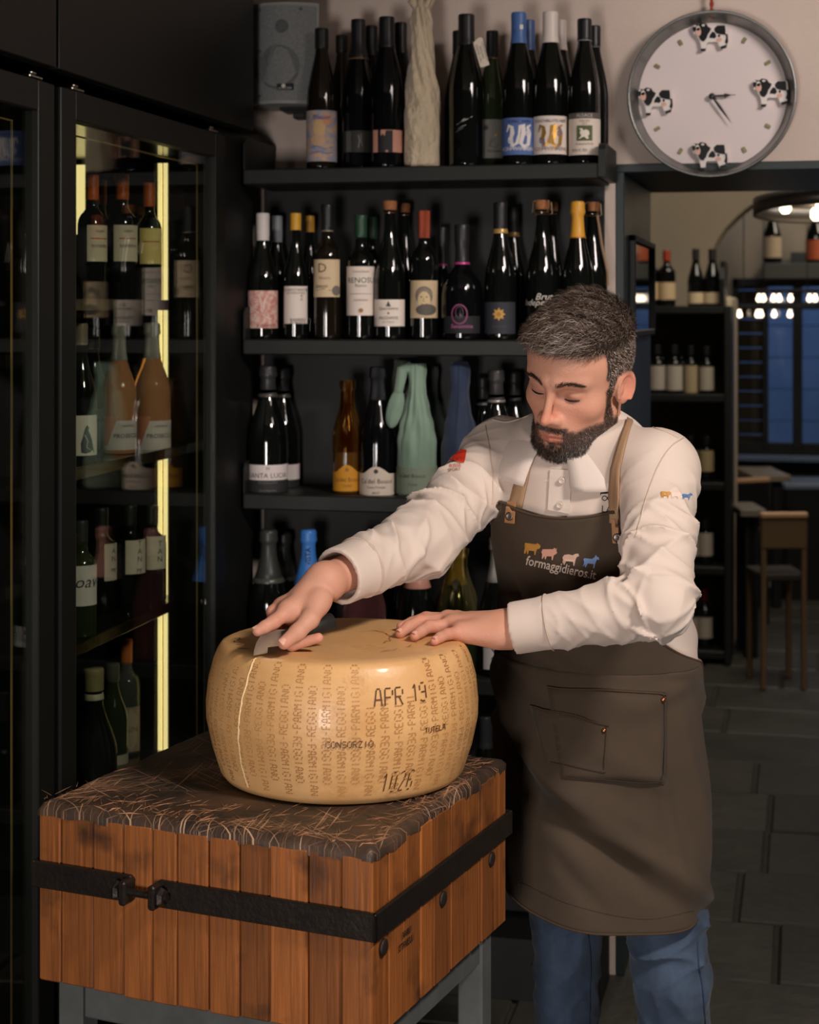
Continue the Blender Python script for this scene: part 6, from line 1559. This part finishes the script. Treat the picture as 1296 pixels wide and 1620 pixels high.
# eyebrows and lashes
BT = BVHTree.FromPolygons([tuple(p) for p in bv], [tuple(map(int, f)) for f in bf])
def on_skin(x, z):
    o = H(x, .20, z); hit = BT.ray_cast(Vector(o), Vector(-HR[:, 1])); return (np.array(hit[0]), np.array(hit[1])) if hit[0] is not None else (None, None)
for sd in (-1, 1):
    R_, N_, D_ = [], [], []
    for k in range(230):
        t = rs_.rand(); x = sd * (.0115 + .040 * t); z = .0150 + .0080 * math.sin(min(1, t * 1.35) * math.pi * .62) - .008 * max(0, t - .62) + rs_.normal(0, .0021 * (1 - .5 * t))
        p, n = on_skin(x, z)
        if p is None: continue
        R_.append(p - n * .0005); N_.append(n); D_.append(HR @ np.array((sd * (.9 * t + .25), 0, .55 - .75 * t)) + rs_.normal(0, .15, 3))
    R_, N_, D_ = map(np.array, (R_, N_, D_)); D_ -= N_ * np.sum(D_ * N_, axis=1)[:, None]; D_ /= np.linalg.norm(D_, axis=1)[:, None]
    strands('eyebrow', R_, N_, D_, np.full(len(R_), .0075), np.full(len(R_), .00042), np.tile(lin(54, 40, 32), (len(R_), 1)), M_hair, .7, 2)
    P_, Q_ = [], []
    for k in range(13):
        t = k / 12; x = sd * (.0195 + .025 * t); z = -.0085 - .0020 * math.sin(t * math.pi) + .0012 * t
        p, n = on_skin(x, z)
        if p is not None: P_.append(p + n * .0006)
    gg = G(); gg.tube([tuple(p - BASE) for p in P_], [.0006 + .0011 * math.sin(math.pi * (k + .5) / len(P_)) for k in range(len(P_))], 6); gg.obj('eyelashes', mat('lash', srgb(30, 22, 18), .6), man, True)
# ------------------------------------------------------------------ cream polo shirt
S = Field((-.20, 2.46, .88), (.53, 3.13, 1.47), .0034)
sl, X, Y, Z = S.region((.05, 2.62, .88), (.53, 3.13, 1.46))
dx, dy, dz = X - P0[0], Y - P0[1], Z - P0[2]
sv = dx * AX[0] + dy * AX[1] + dz * AX[2]; lx = dx * LX[0] + dy * LX[1] + dz * LX[2]; fx = dx * FX[0] + dy * FX[1] + dz * FX[2]
wv = np.interp(sv, TS, TW); dv = np.interp(sv, TS, TB)
tor = (np.sqrt((lx / wv) ** 2 + (fx / dv) ** 2) - 1) * np.minimum(wv, dv)
thv = np.arctan2(lx, fx)
tor -= .0032 * np.sin(9 * thv + 12 * sv + 2 * np.sin(14 * sv)) * sst(.40 - sv, 0, .15) + .004 * np.sin(30 * sv + 3 * thv) * sst(.12 - sv, 0, .1)
tor -= .012 * np.exp(-((sv - .005) / .045) ** 2) * (np.abs(thv) > 1.2)
tor = np.maximum(tor, np.maximum(sv - .425, -.085 - sv))
S.blend(sl, tor.astype(np.float32), 0)
def frame(a, b):
    t = unit(b - a); u = unit(np.cross(t, (0, 0, 1))); return t, u, np.cross(u, t)
def sleeve_disp(a, b, seed, amp, f1, inner):
    t_, u_v, v_v = frame(a, b); r = np.random.RandomState(seed); p = r.rand(8) * 6.28; L = np.linalg.norm(b - a)
    def fn(X, Y, Z, t):
        rx, ry, rz = X - a[0], Y - a[1], Z - a[2]
        ph = np.arctan2(rx * v_v[0] + ry * v_v[1] + rz * v_v[2], rx * u_v[0] + ry * u_v[1] + rz * u_v[2])
        s = t * L * 100
        wob = .9 * np.sin(ph + p[0]) + .5 * np.sin(2 * ph + p[1]) + .35 * np.sin(s * .5 + p[2])
        r1 = 1 - np.abs(np.sin(s * f1 + 1.6 * wob + p[3])); r2 = 1 - np.abs(np.sin(s * f1 * .63 - 1.9 * np.sin(ph + p[4]) + p[5])); r4 = (1 - np.abs(np.sin(s * f1 * 1.45 + 2.4 * np.sin(ph + p[1] + .12 * s) + p[6]))) ** 3; r3 = np.sin(s * f1 * 2.3 + 2.4 * np.sin(ph + p[6]) + 1.3 * np.sin(3 * ph))
        env = inner(t) * (.45 + .55 * (.5 + .5 * np.sin(ph + p[7] + .25 * s)))
        return amp * env * (.75 * r1 ** 2.6 + .6 * r2 ** 2.4 + .50 * r4 + .12 * r3 - .45)
    return fn
S.capsule(P1 - AX * .050 + LX * .03, SHL, .062, .060, .045); S.capsule(P1 - AX * .050 - LX * .03, SHR, .062, .058, .045)
CFR = WRR + unit(ELR - WRR) * .030; CFL = WRL + unit(ELL - WRL) * .006
CR2 = CFR + unit(ELR - CFR) * .055; CL2 = CFL + unit(ELL - CFL) * .062
S.capsule(SHR, ELR, .064, .054, .03, sleeve_disp(SHR, ELR, 3, .013, .50, lambda t: .5 + .7 * t))
S.capsule(ELR, CR2, .054, .047, .03, sleeve_disp(ELR, CR2, 5, .011, .46, lambda t: 1.1 - .5 * t))
S.capsule(SHL, ELL, .062, .055, .03, sleeve_disp(SHL, ELL, 8, .013, .52, lambda t: .45 + .9 * t))
S.capsule(ELL, CL2, .053, .042, .014, sleeve_disp(ELL, CL2, 13, .012, .50, lambda t: 1.2 - .75 * t))
for c0, c1, rr in ((CFR, CR2, .0445), (CFL, CL2, .0400)):
    S.capsule(c0, c1, rr, rr + .0005, .004)
    ax = unit(c0 - c1); q = S.region(c0 - .07, c0 + .07); sl, X, Y, Z = q
    dpl = (X - c0[0]) * ax[0] + (Y - c0[1]) * ax[1] + (Z - c0[2]) * ax[2]
    rad = np.sqrt(np.maximum(0, (X - c0[0]) ** 2 + (Y - c0[1]) ** 2 + (Z - c0[2]) ** 2 - dpl ** 2))
    f = S.f[sl]; m = (rad < .062) & (dpl > -.06)
    S.f[sl] = np.where(m, np.maximum(f, dpl), f)
    S.capsule(c0 - ax * .028, c0 + ax * .05, rr - .0078, rr - .0078, .002, sub=True)
shv, shf = S.skin(); shv = relax(shv.astype(float), shf, 1, .4)
M_shirt = mat('cream_jersey', srgb(215, 198, 186), .85, sheen=.15, bump=((900, 900, 900), .10, .002), noise=((6, 6, 6), srgb(207, 189, 176), .3))
shirt = body_obj('polo_shirt', shv, shf, M_shirt)
def bvh(vs, fs): return BVHTree.FromPolygons([tuple(p) for p in vs], [tuple(map(int, f)) for f in fs])
BS = bvh(shv, shf); EYE = Vector((0, 0, CAMZ))
def hitp(T, px, py, off=.001):
    d = Vector(((px - HX) / FPX, 1.0, -(py - HY) / FPX)).normalized(); r = T.ray_cast(EYE, d)
    if r[0] is None: return None
    n = r[1] if r[1].dot(d) < 0 else -r[1]
    return np.array(r[0] + n * off)
def decal(T, name, pts2, faces, m, off=.0012, parent=None):
    vs = [hitp(T, x, y, off) if not isinstance(T, tuple) else min((p for p in (hitp(q, x, y, off) for q in T) if p is not None), key=lambda p: p[1], default=None) for x, y in pts2]; ok = [v is not None for v in vs]
    fs = [f for f in faces if all(ok[i] for i in f)]
    if len(faces) > 6 and all(len(f) == 4 for f in faces): fs = [f for f in fs if max(np.linalg.norm(vs[f[i]] - vs[f[i - 1]]) for i in range(len(f))) < .022]
    used = sorted({i for f in fs for i in f}); remap = {q: i for i, q in enumerate(used)}; vs = [vs[i] for i in used]; fs = [tuple(remap[i] for i in f) for f in fs]
    vs = [v if v is not None else BASE for v in vs]
    return body_obj(name, vs, fs, m, parent, smooth=False)
def seam(T, name, pts2, r, m, off=.0006, parent=None, n=5):
    out = []
    for (x0, y0), (x1, y1) in zip(pts2, pts2[1:]):
        k = max(2, int(math.hypot(x1 - x0, y1 - y0) / 6))
        for i in range(k):
            p = hitp(T, x0 + (x1 - x0) * i / k, y0 + (y1 - y0) * i / k, off)
            if p is not None and (not out or np.linalg.norm(p - out[-1]) < .05): out.append(p)
    if len(out) > 2:
        vs, fs = tubevf(out, r, n); return body_obj(name, vs, fs, m, parent)
def curve2(P, n=8):
    o = []
    for i in range(len(P) - 1):
        a, b, c, d = P[max(0, i - 1)], P[i], P[i + 1], P[min(len(P) - 1, i + 2)]
        for k in range(n):
            t = k / n; o.append(tuple(.5 * ((2 * b[q]) + (-a[q] + c[q]) * t + (2 * a[q] - 5 * b[q] + 4 * c[q] - d[q]) * t * t + (-a[q] + 3 * b[q] - 3 * c[q] + d[q]) * t ** 3) for q in (0, 1)))
    return o + [P[-1]]
M_seam = mat('shirt_seam', srgb(196, 176, 160), .9)
for P in ([(1000, 662), (1015, 668), (1032, 676), (1055, 684), (1075, 694)], [(780, 664), (800, 668), (820, 664), (836, 658)], [(1086, 690), (1060, 708), (1040, 740), (1022, 790), (1006, 850)], [(768, 672), (776, 720), (780, 760), (778, 800)]):
    seam(BS, 'seam', curve2(P), .0011, M_seam, parent=shirt)
for c0, c1, rr in ((CFR, CR2, .0455), (CFL, CL2, .0412)):
    t_, u_v, v_v = frame(c1, c0); c = c1 + t_ * .004
    vs, fs = tubevf([c + (u_v * math.cos(a) + v_v * math.sin(a)) * (rr + .0015) for a in np.linspace(0, 6.2832, 33)], .0016, 6, False); body_obj('cuff_seam', vs, fs, M_seam, shirt)
# collar, placket, buttons, undershirt
def collar(side):
    vs = []; n, m = 16, 9; th0, th1 = math.radians(17), math.radians(182)
    for j in range(m + 1):
        t = j / m
        for i in range(n + 1):
            u = i / n; th = th0 + (th1 - th0) * u
            rise = .018 * sst(np.array(th), .5, 2.4)
            top = P0 + AX * (.432 + rise) + LX * .0655 * math.sin(th) * side + FX * (.0660 * math.cos(th) + .004)
            tip = 1 - float(sst(np.array(th), .95, 1.65))
            sb = .400 - .036 * tip + .004 * (th > 1.6)
            bot = torso(th * side * .92, sb, .0135 + .006 * math.sin(th))
            mid = (top + bot) / 2 + (LX * math.sin(th) * side + FX * math.cos(th)) * .010 + AX * .008
            p = top * (1 - t) ** 2 + 2 * mid * t * (1 - t) + bot * t * t
            vs.append(p)
    fs = [(j * (n + 1) + i, j * (n + 1) + i + 1, (j + 1) * (n + 1) + i + 1, (j + 1) * (n + 1) + i) for j in range(m) for i in range(n)]
    if side < 0: fs = [f[::-1] for f in fs]
    o = body_obj('collar', vs, fs, mat('collar_rib', srgb(217, 202, 193), .85, bump=((500, 60, 500), .15, .002)), shirt)
    md = o.modifiers.new('thick', 'SOLIDIFY'); md.thickness = .0032; md.offset = 1
    return vs
collar(1); collar(-1)
vs, fs = [], []
for j in range(6):
    for i in range(13):
        th = -.8 + 1.6 * i / 12; t = j / 5; s = .372 + .062 * t; p = P0 + AX * s + LX * (.088 - .024 * t) * math.sin(th) + FX * ((tb(.372) + .001) * (1 - t) + .066 * t) * math.cos(th); vs.append(p)
fs = [(j * 13 + i, j * 13 + i + 1, (j + 1) * 13 + i + 1, (j + 1) * 13 + i) for j in range(5) for i in range(12)]
body_obj('undershirt', vs, fs, mat('white_cotton', srgb(224, 216, 210), .9), shirt)
plk = [(872, 742), (906, 744), (902, 812), (868, 806)]
def quadgrid(q, nx, ny):
    pts = []
    for j in range(ny + 1):
        for i in range(nx + 1):
            u, v = i / nx, j / ny
            pts.append(tuple((q[0][k] * (1 - u) + q[1][k] * u) * (1 - v) + (q[3][k] * (1 - u) + q[2][k] * u) * v for k in (0, 1)))
    return pts, [(j * (nx + 1) + i + nx + 1, (j + 1) * (nx + 1) + i + 1, j * (nx + 1) + i + 1, j * (nx + 1) + i) for j in range(ny) for i in range(nx)]
pp, pf = quadgrid(plk, 5, 10); o = decal(BS, 'placket', pp, pf, mat('placket', srgb(216, 200, 188), .85), .0020, shirt)
md = o.modifiers.new('thick', 'SOLIDIFY'); md.thickness = .003; md.offset = 0
for bx_, by_ in ((891, 760), (887, 799)):
    p = hitp(BS, bx_, by_, .0058)
    vs, fs = lathevf([(0, 0), (.0058, 0), (.0058, .0012), (.005, .002), (.0035, .0013), (0, .0013)], 16)
    Mb = Matrix.Translation(Vector(p)) @ Vector(FX * .9 + np.array((0, -.5, .1))).to_track_quat('Z', 'Y').to_matrix().to_4x4()
    body_obj('button', [tuple(Mb @ Vector(v)) for v in vs], fs, mat('shell_button', srgb(206, 190, 178), .25), shirt)
# prints on the shirt: red patch on one sleeve, three animals on the other, spectacles face on the chest
def shape(T, name, pts, m, off=.0012, parent=None, at=(0, 0), sc=(1, 1), rot=0):
    c, s = math.cos(rot), math.sin(rot)
    P = [(at[0] + (x * sc[0]) * c - (y * sc[1]) * s, at[1] + (x * sc[0]) * s + (y * sc[1]) * c) for x, y in pts]
    if sum(a[0] * b[1] - b[0] * a[1] for a, b in zip(P, P[1:] + P[:1])) > 0: P = P[::-1]
    return decal(T, name, P, [tuple(range(len(P)))], m, off, parent)
def writing(T, name, s, at, size, m, off=.0012, parent=None, rot=0.0, bold=0.0, sx=1.0, shear=0):
    v2, f2 = textvf(s, size, bold=bold); c, q = math.cos(rot), math.sin(rot)
    return decal(T, name, [(at[0] + x * sx * c + y * q, at[1] + x * sx * q - y * c) for x, y in v2], f2, m, off, parent)
M_red = plain((196, 48, 28)); M_redt = plain((196, 96, 76))
pp, pf = quadgrid([(716, 711), (739, 713), (735, 733), (712, 729)], 7, 7); decal(BS, 'red_patch', pp, pf, M_red, .0022, shirt)
shape(BS, 'patch_mark', [(-2, -10), (1, -10), (0, 3), (4, 3), (2, 7), (-4, 7)], plain((226, 206, 190)), .0034, shirt, (724, 720), (.9, .9), .1)
writing(BS, 'print', 'RISSE', (721, 737), 8.5, M_redt, .0015, shirt, -.12)
writing(BS, 'print', 'SPORT', (719, 744), 7, plain((150, 110, 96)), .0015, shirt, -.12)
COWS = [(-14, 8), (-13, -6), (-15, 0), (-14, -8), (6, -8), (9, -10), (14, -8), (16, -5), (14, -1), (10, 0), (9, 3), (8, 10), (6, 10), (5, 4), (-5, 4), (-6, 10), (-8, 10), (-9, 4), (-11, 10), (-13, 10)]
PIGS = [(-15, -2), (-13, -7), (6, -9), (9, -12), (11, -9), (13, -12), (13, -6), (15, -4), (12, -1), (9, 1), (8, 9), (6, 9), (5, 3), (-4, 4), (-5, 9), (-7, 9), (-8, 4), (-11, 9), (-13, 9), (-13, 2)]
SHEEP = [(-14, 10), (-13, 2), (-15, -1), (-12, -6), (-4, -8), (4, -7), (8, -10), (14, -11), (16, -7), (12, -5), (10, 0), (9, 10), (7, 10), (6, 4), (-7, 4), (-9, 10), (-11, 10), (-12, 6)]
GOAT = [(-14, 10), (-12, 2), (-14, -3), (-12, -5), (2, -5), (7, -9), (8, -13), (10, -10), (14, -9), (16, -5), (11, -5), (9, 2), (8, 10), (6, 10), (6, 3), (-5, 3), (-8, 10), (-10, 10), (-10, 5)]
CA = [plain((190, 136, 62)), plain((214, 158, 138)), plain((206, 172, 150)), plain((126, 156, 208))]
for pts, c_, at, r in ((COWS, CA[0], (1053, 783), .05), (PIGS, plain((232, 196, 184)), (1069, 784), .1), (GOAT, plain((96, 130, 184)), (1086, 785), .15)):
    shape(BS, 'animal_print', pts, c_, .0015, shirt, at, (.52, .52), r)
g2 = plain((34, 40, 44))
for cx_ in (957, 966):
    v2, f2 = stripvf([(cx_ + 4 * math.cos(a), 788 + 3.6 * math.sin(a)) for a in np.linspace(0, 6.2832, 15)], 1.3); decal(BS, 'spectacles_print', v2, f2, g2, .0015, shirt)
shape(BS, 'hair_print', [(950, 784), (950, 780), (954, 777), (960, 778), (964, 775), (972, 777), (972, 783), (969, 779), (960, 781), (952, 781)], g2, .0015, shirt)
writing(BS, 'print', 'LA', (960, 806), 15, g2, .0015, shirt, .06)

# ------------------------------------------------------------------ brown canvas apron
CREASES = [(-.9, .95, .5, 1.25, .006, .045), (-.2, 1.02, .9, 1.12, .006, .035), (-.5, 1.30, .9, 1.62, .010, .06), (-.7, 1.42, .8, 1.80, -.009, .05), (.3, 1.28, 1.1, 1.45, .006, .04), (.9, 1.1, 1.2, 1.9, .007, .07), (-.1, 1.55, .9, 1.72, .006, .04),
           (-1.2, 1.1, -.7, 1.9, .010, .10), (-.55, .55, .3, .80, .0035, .05), (-.4, .78, .5, .92, .0045, .04), (.2, .25, .6, .45, .003, .04), (1.3, 1.15, 1.7, 1.8, .008, .09), (.0, 1.75, .5, 1.95, -.006, .05), (-.6, .30, -.2, .62, .003, .06)]
def creases(th, r):
    e = 0
    for a0, r0, a1, r1, A, w in CREASES:
        vx, vy = a1 - a0, r1 - r0; t = max(0, min(1, ((th - a0) * vx + (r - r0) * vy) / (vx * vx + vy * vy)))
        dx, dy = th - a0 - t * vx, r - r0 - t * vy; e += A * math.exp(-(dx * dx + dy * dy) / (w * w)) * math.sin(math.pi * (.15 + .7 * t))
    return e
def apron_pt(th, r):
    """r: 0 at the bib top, 1 at the waist, 2 at the hem"""
    if r <= 1:
        s = .332 * (1 - r) ** 1.0 + .0 * r; p = torso(th, s, .0105 + max(-.003, creases(th, r)))
        q = P0 + L0 * (tw(0) + .012) * math.sin(th) + F0 * (tb(0) + .012) * math.cos(th)
        k = smooth01((r - .62) / .38); return p * (1 - k) + (q + np.array((0, 0, .0))) * k
    t = r - 1
    w = .178 + .012 * t; b = .142 + .020 * t
    amp = .014 * smooth01(t * 1.6)
    fold = math.sin(4 * th + .8 + 1.5 * t) * .55 + math.sin(7 * th - 2.2 * t + 1.9) * .30 + math.sin(2.2 * th + 6 * t) * .35
    crease = .010 * math.exp(-((t - (.45 + .30 * (th - .0))) / .05) ** 2) - .008 * math.exp(-((t - (.56 + .30 * th)) / .05) ** 2) + .006 * math.exp(-((t - (.20 - .10 * th)) / .035) ** 2)
    hem = .428 - .018 * (th - .6) ** 2
    return P0 + np.array((-.006, .0, -t * hem)) + L0 * (w + amp * fold + crease + creases(th, r)) * math.sin(th) + F0 * (b + amp * fold + crease + creases(th, r)) * math.cos(th) - F0 * .012 * t + L0 * .006 * t
def th_lim(r, side):
    top = .70 if side > 0 else .74
    if r < 1: return top + .10 * r + 1.05 * smooth01((r - .45) / .55) ** 1.6
    return (top + 1.15) + (.55 if side > 0 else .10) * smooth01((r - 1) * 3)
NR, NC = 150, 100; av = []
for j in range(NR + 1):
    r = 2 * j / NR; a, b_ = -th_lim(r, -1), th_lim(r, 1)
    for i in range(NC + 1):
        th = a + (b_ - a) * i / NC; rr_ = r
        if j == 0: pass
        p = apron_pt(th, r)
        dip = .012 * math.cos(math.pi * (i / NC - .5)) if r < .35 else 0
        av.append(p - AX * dip * (1 - r / .35) + FX * .0)
af = np.array([(j * (NC + 1) + i, (j + 1) * (NC + 1) + i, (j + 1) * (NC + 1) + i + 1, j * (NC + 1) + i + 1) for j in range(NR) for i in range(NC)], np.int32)
av = np.array(av)
# keep the cloth outside the shirt
for i, p in enumerate(av):
    hit = BS.find_nearest(Vector(p))
    n = np.array(hit[1]); d = float((p - np.array(hit[0])) @ n)
    if d < .0045 and hit[3] < .03: av[i] = p + n * (.0045 - d)
av = relax(av, af, 2, .4) if False else av
M_apron = mat('brown_canvas', srgb(78, 63, 48), .85, sheen=.06, noise=((7, 7, 7), srgb(62, 50, 38), .28), bump=((700, 700, 700), .22, .002))
apron = body_obj('apron', av, af, M_apron)
md = apron.modifiers.new('thick', 'SOLIDIFY'); md.thickness = .0022; md.offset = 0
BA = bvh(av, af)
# hem rolls
M_hem = mat('canvas_hem', srgb(70, 54, 40), .85)
def hemline(name, idx, r=.0024):
    vs, fs = tubevf([av[i] for i in idx], r, 6); body_obj(name, vs, fs, M_hem, apron)
hemline('hem', [NR * (NC + 1) + i for i in range(NC + 1)]); hemline('hem', list(range(NC + 1)))
hemline('hem', [j * (NC + 1) for j in range(NR + 1)]); hemline('hem', [j * (NC + 1) + NC for j in range(NR + 1)])
M_stitch = mat('canvas_stitch', srgb(50, 41, 33), .85)
seam(BA, 'stitching', curve2([(800, 800), (850, 815), (900, 824), (950, 829), (985, 828)]), .0008, M_stitch, parent=apron)
seam(BA, 'stitching', curve2([(826, 1394), (890, 1426), (960, 1446), (1030, 1454), (1100, 1440)]), .0010, M_stitch, parent=apron)
# pockets
def pocket(q, rivet, name='pocket'):
    pts, fs = quadgrid(q, 18, 10); o = decal(BA, name, pts, fs, M_apron, .0042, apron); o.data.polygons.foreach_set('use_smooth', [True] * len(o.data.polygons)); md = o.modifiers.new('thick', 'SOLIDIFY'); md.thickness = .0018; md.offset = 0
    lift = [pts[i] for i in range(19)]
    out = [hitp(BA, x, y, .0062) for x, y in [(q[0][0] + (q[1][0] - q[0][0]) * i / 18, q[0][1] + (q[1][1] - q[0][1]) * i / 18) for i in range(19)]]
    out = [p for p in out if p is not None]
    if len(out) > 2: vs, fs2 = tubevf(out, .0016, 6); body_obj('pocket_edge', vs, fs2, M_hem, o)
    for a, b_ in ((q[1], q[2]), (q[2], q[3])):
        seam(BA, 'stitching', [(a[0] - 4 * (a[0] > 900), a[1] - 3), (b_[0] - 4 * (b_[0] > 900), b_[1] - 3)], .0008, M_stitch, .0062, o)
    for rx, ry in rivet:
        p = hitp(BA, rx, ry, .0058)
        if p is None: continue
        vs, fs2 = lathevf([(0, 0), (.0042, 0), (.0040, .0016), (.0022, .0028), (0, .003)], 12); Mb = Matrix.Translation(Vector(p)) @ Vector((-.3, -.95, .05)).to_track_quat('Z', 'Y').to_matrix().to_4x4()
        body_obj('rivet', [tuple(Mb @ Vector(v)) for v in vs], fs2, mat('copper', srgb(168, 104, 70), .3, .9), o)
pocket([(868, 1086), (1052, 1099), (1050, 1240), (890, 1232)], [(1046, 1106)])
pocket([(842, 1116), (963, 1146), (959, 1224), (866, 1208)], [(955, 1155)], 'inner_pocket')
# straps with leather tabs
M_web = mat('tan_webbing', srgb(160, 128, 98), .8, bump=((800, 200, 800), .2, .002)); M_lea = mat('tan_leather', srgb(176, 128, 88), .5, bump=((90, 90, 90), .2, .003))
def ribbon(name, rows, m, parent, off=.004, th=.002):
    vs = []; fs = []
    for (x0, y0), (x1, y1) in rows:
        for i in range(4):
            u = i / 3; c = [hitp(T, x0 + (x1 - x0) * u, y0 + (y1 - y0) * u, off) for T in (BS, BA)]; c = [p for p in c if p is not None]
            vs.append(min(c, key=lambda p: p[1]) if c else vs[-1])
    for j in range(len(rows) - 1):
        for i in range(3): fs.append((j * 4 + i, (j + 1) * 4 + i, (j + 1) * 4 + i + 1, j * 4 + i + 1))
    o = body_obj(name, vs, fs, m, parent); md = o.modifiers.new('thick', 'SOLIDIFY'); md.thickness = th; md.offset = 0; return o
def lerp_rows(R, n=5):
    o = []
    for a, b_ in zip(R, R[1:]):
        for k in range(n): t = k / n; o.append(tuple(tuple(a[e][q] + (b_[e][q] - a[e][q]) * t for q in (0, 1)) for e in (0, 1)))
    return o + [R[-1]]
ribbon('strap', lerp_rows([((806, 800), (828, 803)), ((816, 765), (836, 768)), ((826, 735), (842, 738)), ((834, 712), (846, 716))]), M_web, apron)
ribbon('strap', lerp_rows([((964, 826), (981, 828)), ((965, 780), (982, 781)), ((968, 742), (984, 742)), ((979, 706), (992, 707)), ((990, 672), (1001, 671)), ((996, 652), (1006, 650))]), M_web, apron)
for q, c_ in (([(806, 792), (819, 794), (817, 827), (803, 825)], (811, 815)), ([(967, 819), (982, 821), (984, 859), (969, 857)], (976, 848))):
    pts, fs = quadgrid(q, 3, 6); o = decal((BA, BS), 'leather_tab', pts, fs, M_lea, .0055, apron); md = o.modifiers.new('thick', 'SOLIDIFY'); md.thickness = .0025; md.offset = 0
    p = hitp(BA, c_[0], c_[1], .0070)
    if p is not None:
        vs, fs2 = lathevf([(0, 0), (.0072, 0), (.0070, .0020), (.0055, .0032), (.004, .0026), (0, .003)], 16); Mb = Matrix.Translation(Vector(p)) @ Vector((-.35, -.9, .05)).to_track_quat('Z', 'Y').to_matrix().to_4x4()
        body_obj('snap_stud', [tuple(Mb @ Vector(v)) for v in vs], fs2, mat('gunmetal', srgb(92, 84, 78), .35, .9), o)
for pts, c_, at in ((COWS, CA[0], (843, 867)), (PIGS, CA[1], (870, 876)), (SHEEP, CA[2], (903, 884)), (GOAT, CA[3], (935, 888))):
    shape(BA, 'animal_print', pts, c_, .0024, apron, at, (.83, .95), .12)
writing(BA, 'print', 'formaggidieros.it', (888.5, 898), 20.6, plain((214, 196, 180)), .0024, apron, .215, 0.012, .80)
# apron string at the side
vs, fs = tubevf([tuple(P0 + L0 * (.178) * math.sin(a) + F0 * (.146) * math.cos(a) + np.array((0, 0, -.006 - .004 * math.sin(3 * a)))) for a in np.linspace(1.85, 4.4, 24)], .004, 6); body_obj('apron_string', vs, fs, M_web, apron)

# ------------------------------------------------------------------ jeans and shoes
J = Field((.14, 2.74, .0), (.60, 3.20, 1.02), .0042)
HRp, KR, AR = np.array((.250, 3.02, .93)), np.array((.281, 3.045, .47)), np.array((.284, 3.085, .07))
HLp, KL, AL = np.array((.400, 2.925, .93)), np.array((.444, 2.885, .45)), np.array((.462, 2.925, .07))
J.capsule((HRp + HLp) / 2 + np.array((-.03, .03, 0)), (HRp + HLp) / 2 + np.array((.03, -.03, 0)), .115, .115, .03)
def jd(a, b, seed, env): return sleeve_disp(a, b, seed, .012, .32, env)
J.capsule(HRp, KR, .088, .064, .03, jd(HRp, KR, 21, lambda t: .15 + .9 * t ** 2)); J.capsule(KR, AR, .062, .054, .02, jd(KR, AR, 22, lambda t: 1.0 - .5 * t))
J.capsule(HLp, KL, .080, .066, .03, jd(HLp, KL, 23, lambda t: .15 + 1.1 * t ** 2)); J.capsule(KL, AL, .063, .055, .02, jd(KL, AL, 24, lambda t: 1.0 - .5 * t))
sl, X, Y, Z = J.region((.14, 2.74, 0), (.60, 3.20, .09)); J.f[sl] = np.maximum(J.f[sl], .05 - Z)
jv, jf = J.skin(); jv = relax(jv.astype(float), jf, 1, .4)
M_jean = mat('blue_denim', srgb(38, 50, 68), .85, noise=((9, 9, 5), srgb(76, 94, 118), .22), bump=((900, 900, 300), .3, .002), sheen=.1)
jeans = body_obj('jeans', jv, jf, M_jean); BJ = bvh(jv, jf)
seam(BJ, 'jeans_seam', curve2([(930, 1478), (934, 1520), (933, 1570), (932, 1625)]), .0013, mat('denim_seam', srgb(44, 58, 80), .9), parent=jeans)
seam(BJ, 'jeans_seam', curve2([(1103, 1490), (1106, 1530), (1112, 1570), (1116, 1625)]), .0013, MATS['denim_seam'], parent=jeans)
for A_ in (AR, AL):
    Sh = Field(A_ - np.array((.12, .24, .08)), A_ + np.array((.12, .10, .10)), .005)
    toe = A_ + F0 * .17 + np.array((0, 0, -.035)); heel = A_ - F0 * .03 + np.array((0, 0, -.030))
    Sh.lo[2] = -.01
    Sh.capsule(heel, A_ + F0 * .06 + np.array((0, 0, -.028)), .040, .042, .02); Sh.capsule(A_ + F0 * .05 + np.array((0, 0, -.028)), toe, .044, .036, .02); Sh.capsule(A_ + np.array((0, 0, .02)), heel, .042, .04, .02)
    sl, X, Y, Z = Sh.region(Sh.lo, Sh.lo + Sh.h * Sh.n); Sh.f[sl] = np.maximum(Sh.f[sl], .002 - Z)
    v_, f__ = Sh.skin(); body_obj('shoe', v_, f__, mat('dark_leather', srgb(38, 32, 28), .45))

# ------------------------------------------------------------------ the knife
kA, kB = V(525, 984, 2.548), V(446, 1008, 2.503)
kn = thing('rind_cutter', 'short hooked rind knife with black handle held in the cutting hand', 'knife', cw(kB[0], kB[1], kB[2]), YAW)
g = G(); g.tube([tuple(kA + unit(kA - kB) * .002 - kB), tuple(kA - kB), tuple((kA + kB) / 2 - kB), (0, 0, 0)], [.010, .0140, .0125, .0095], 16); g.obj('handle', mat('black_grip', srgb(30, 31, 31), .5), kn, True)
dk = lambda px: 2.503 + (px - 446) / (525 - 446) * (2.548 - 2.503)
bl = [(401, 1037), (402, 1028), (406, 1016), (412, 1006), (419, 999), (430, 996), (452, 996), (452, 1016), (440, 1022), (424, 1024), (423, 1033), (408, 1036)]
front = [V(x, y, dk(x) - .0010) for x, y in bl]; backp = [V(x, y, dk(x)) + np.array((0, .0018, 0)) for x, y in bl]
n = len(bl); vs = [tuple(p - kB) for p in front + backp]; fs = [tuple(range(n)), tuple(range(2 * n - 1, n - 1, -1))] + [((i + 1) % n, i, i + n, (i + 1) % n + n) for i in range(n)]
obj('blade', mesh('blade', vs, fs), mat('blade_steel', srgb(204, 196, 188), .28, .9, bump=((300, 30, 300), .06, .002)), kn)
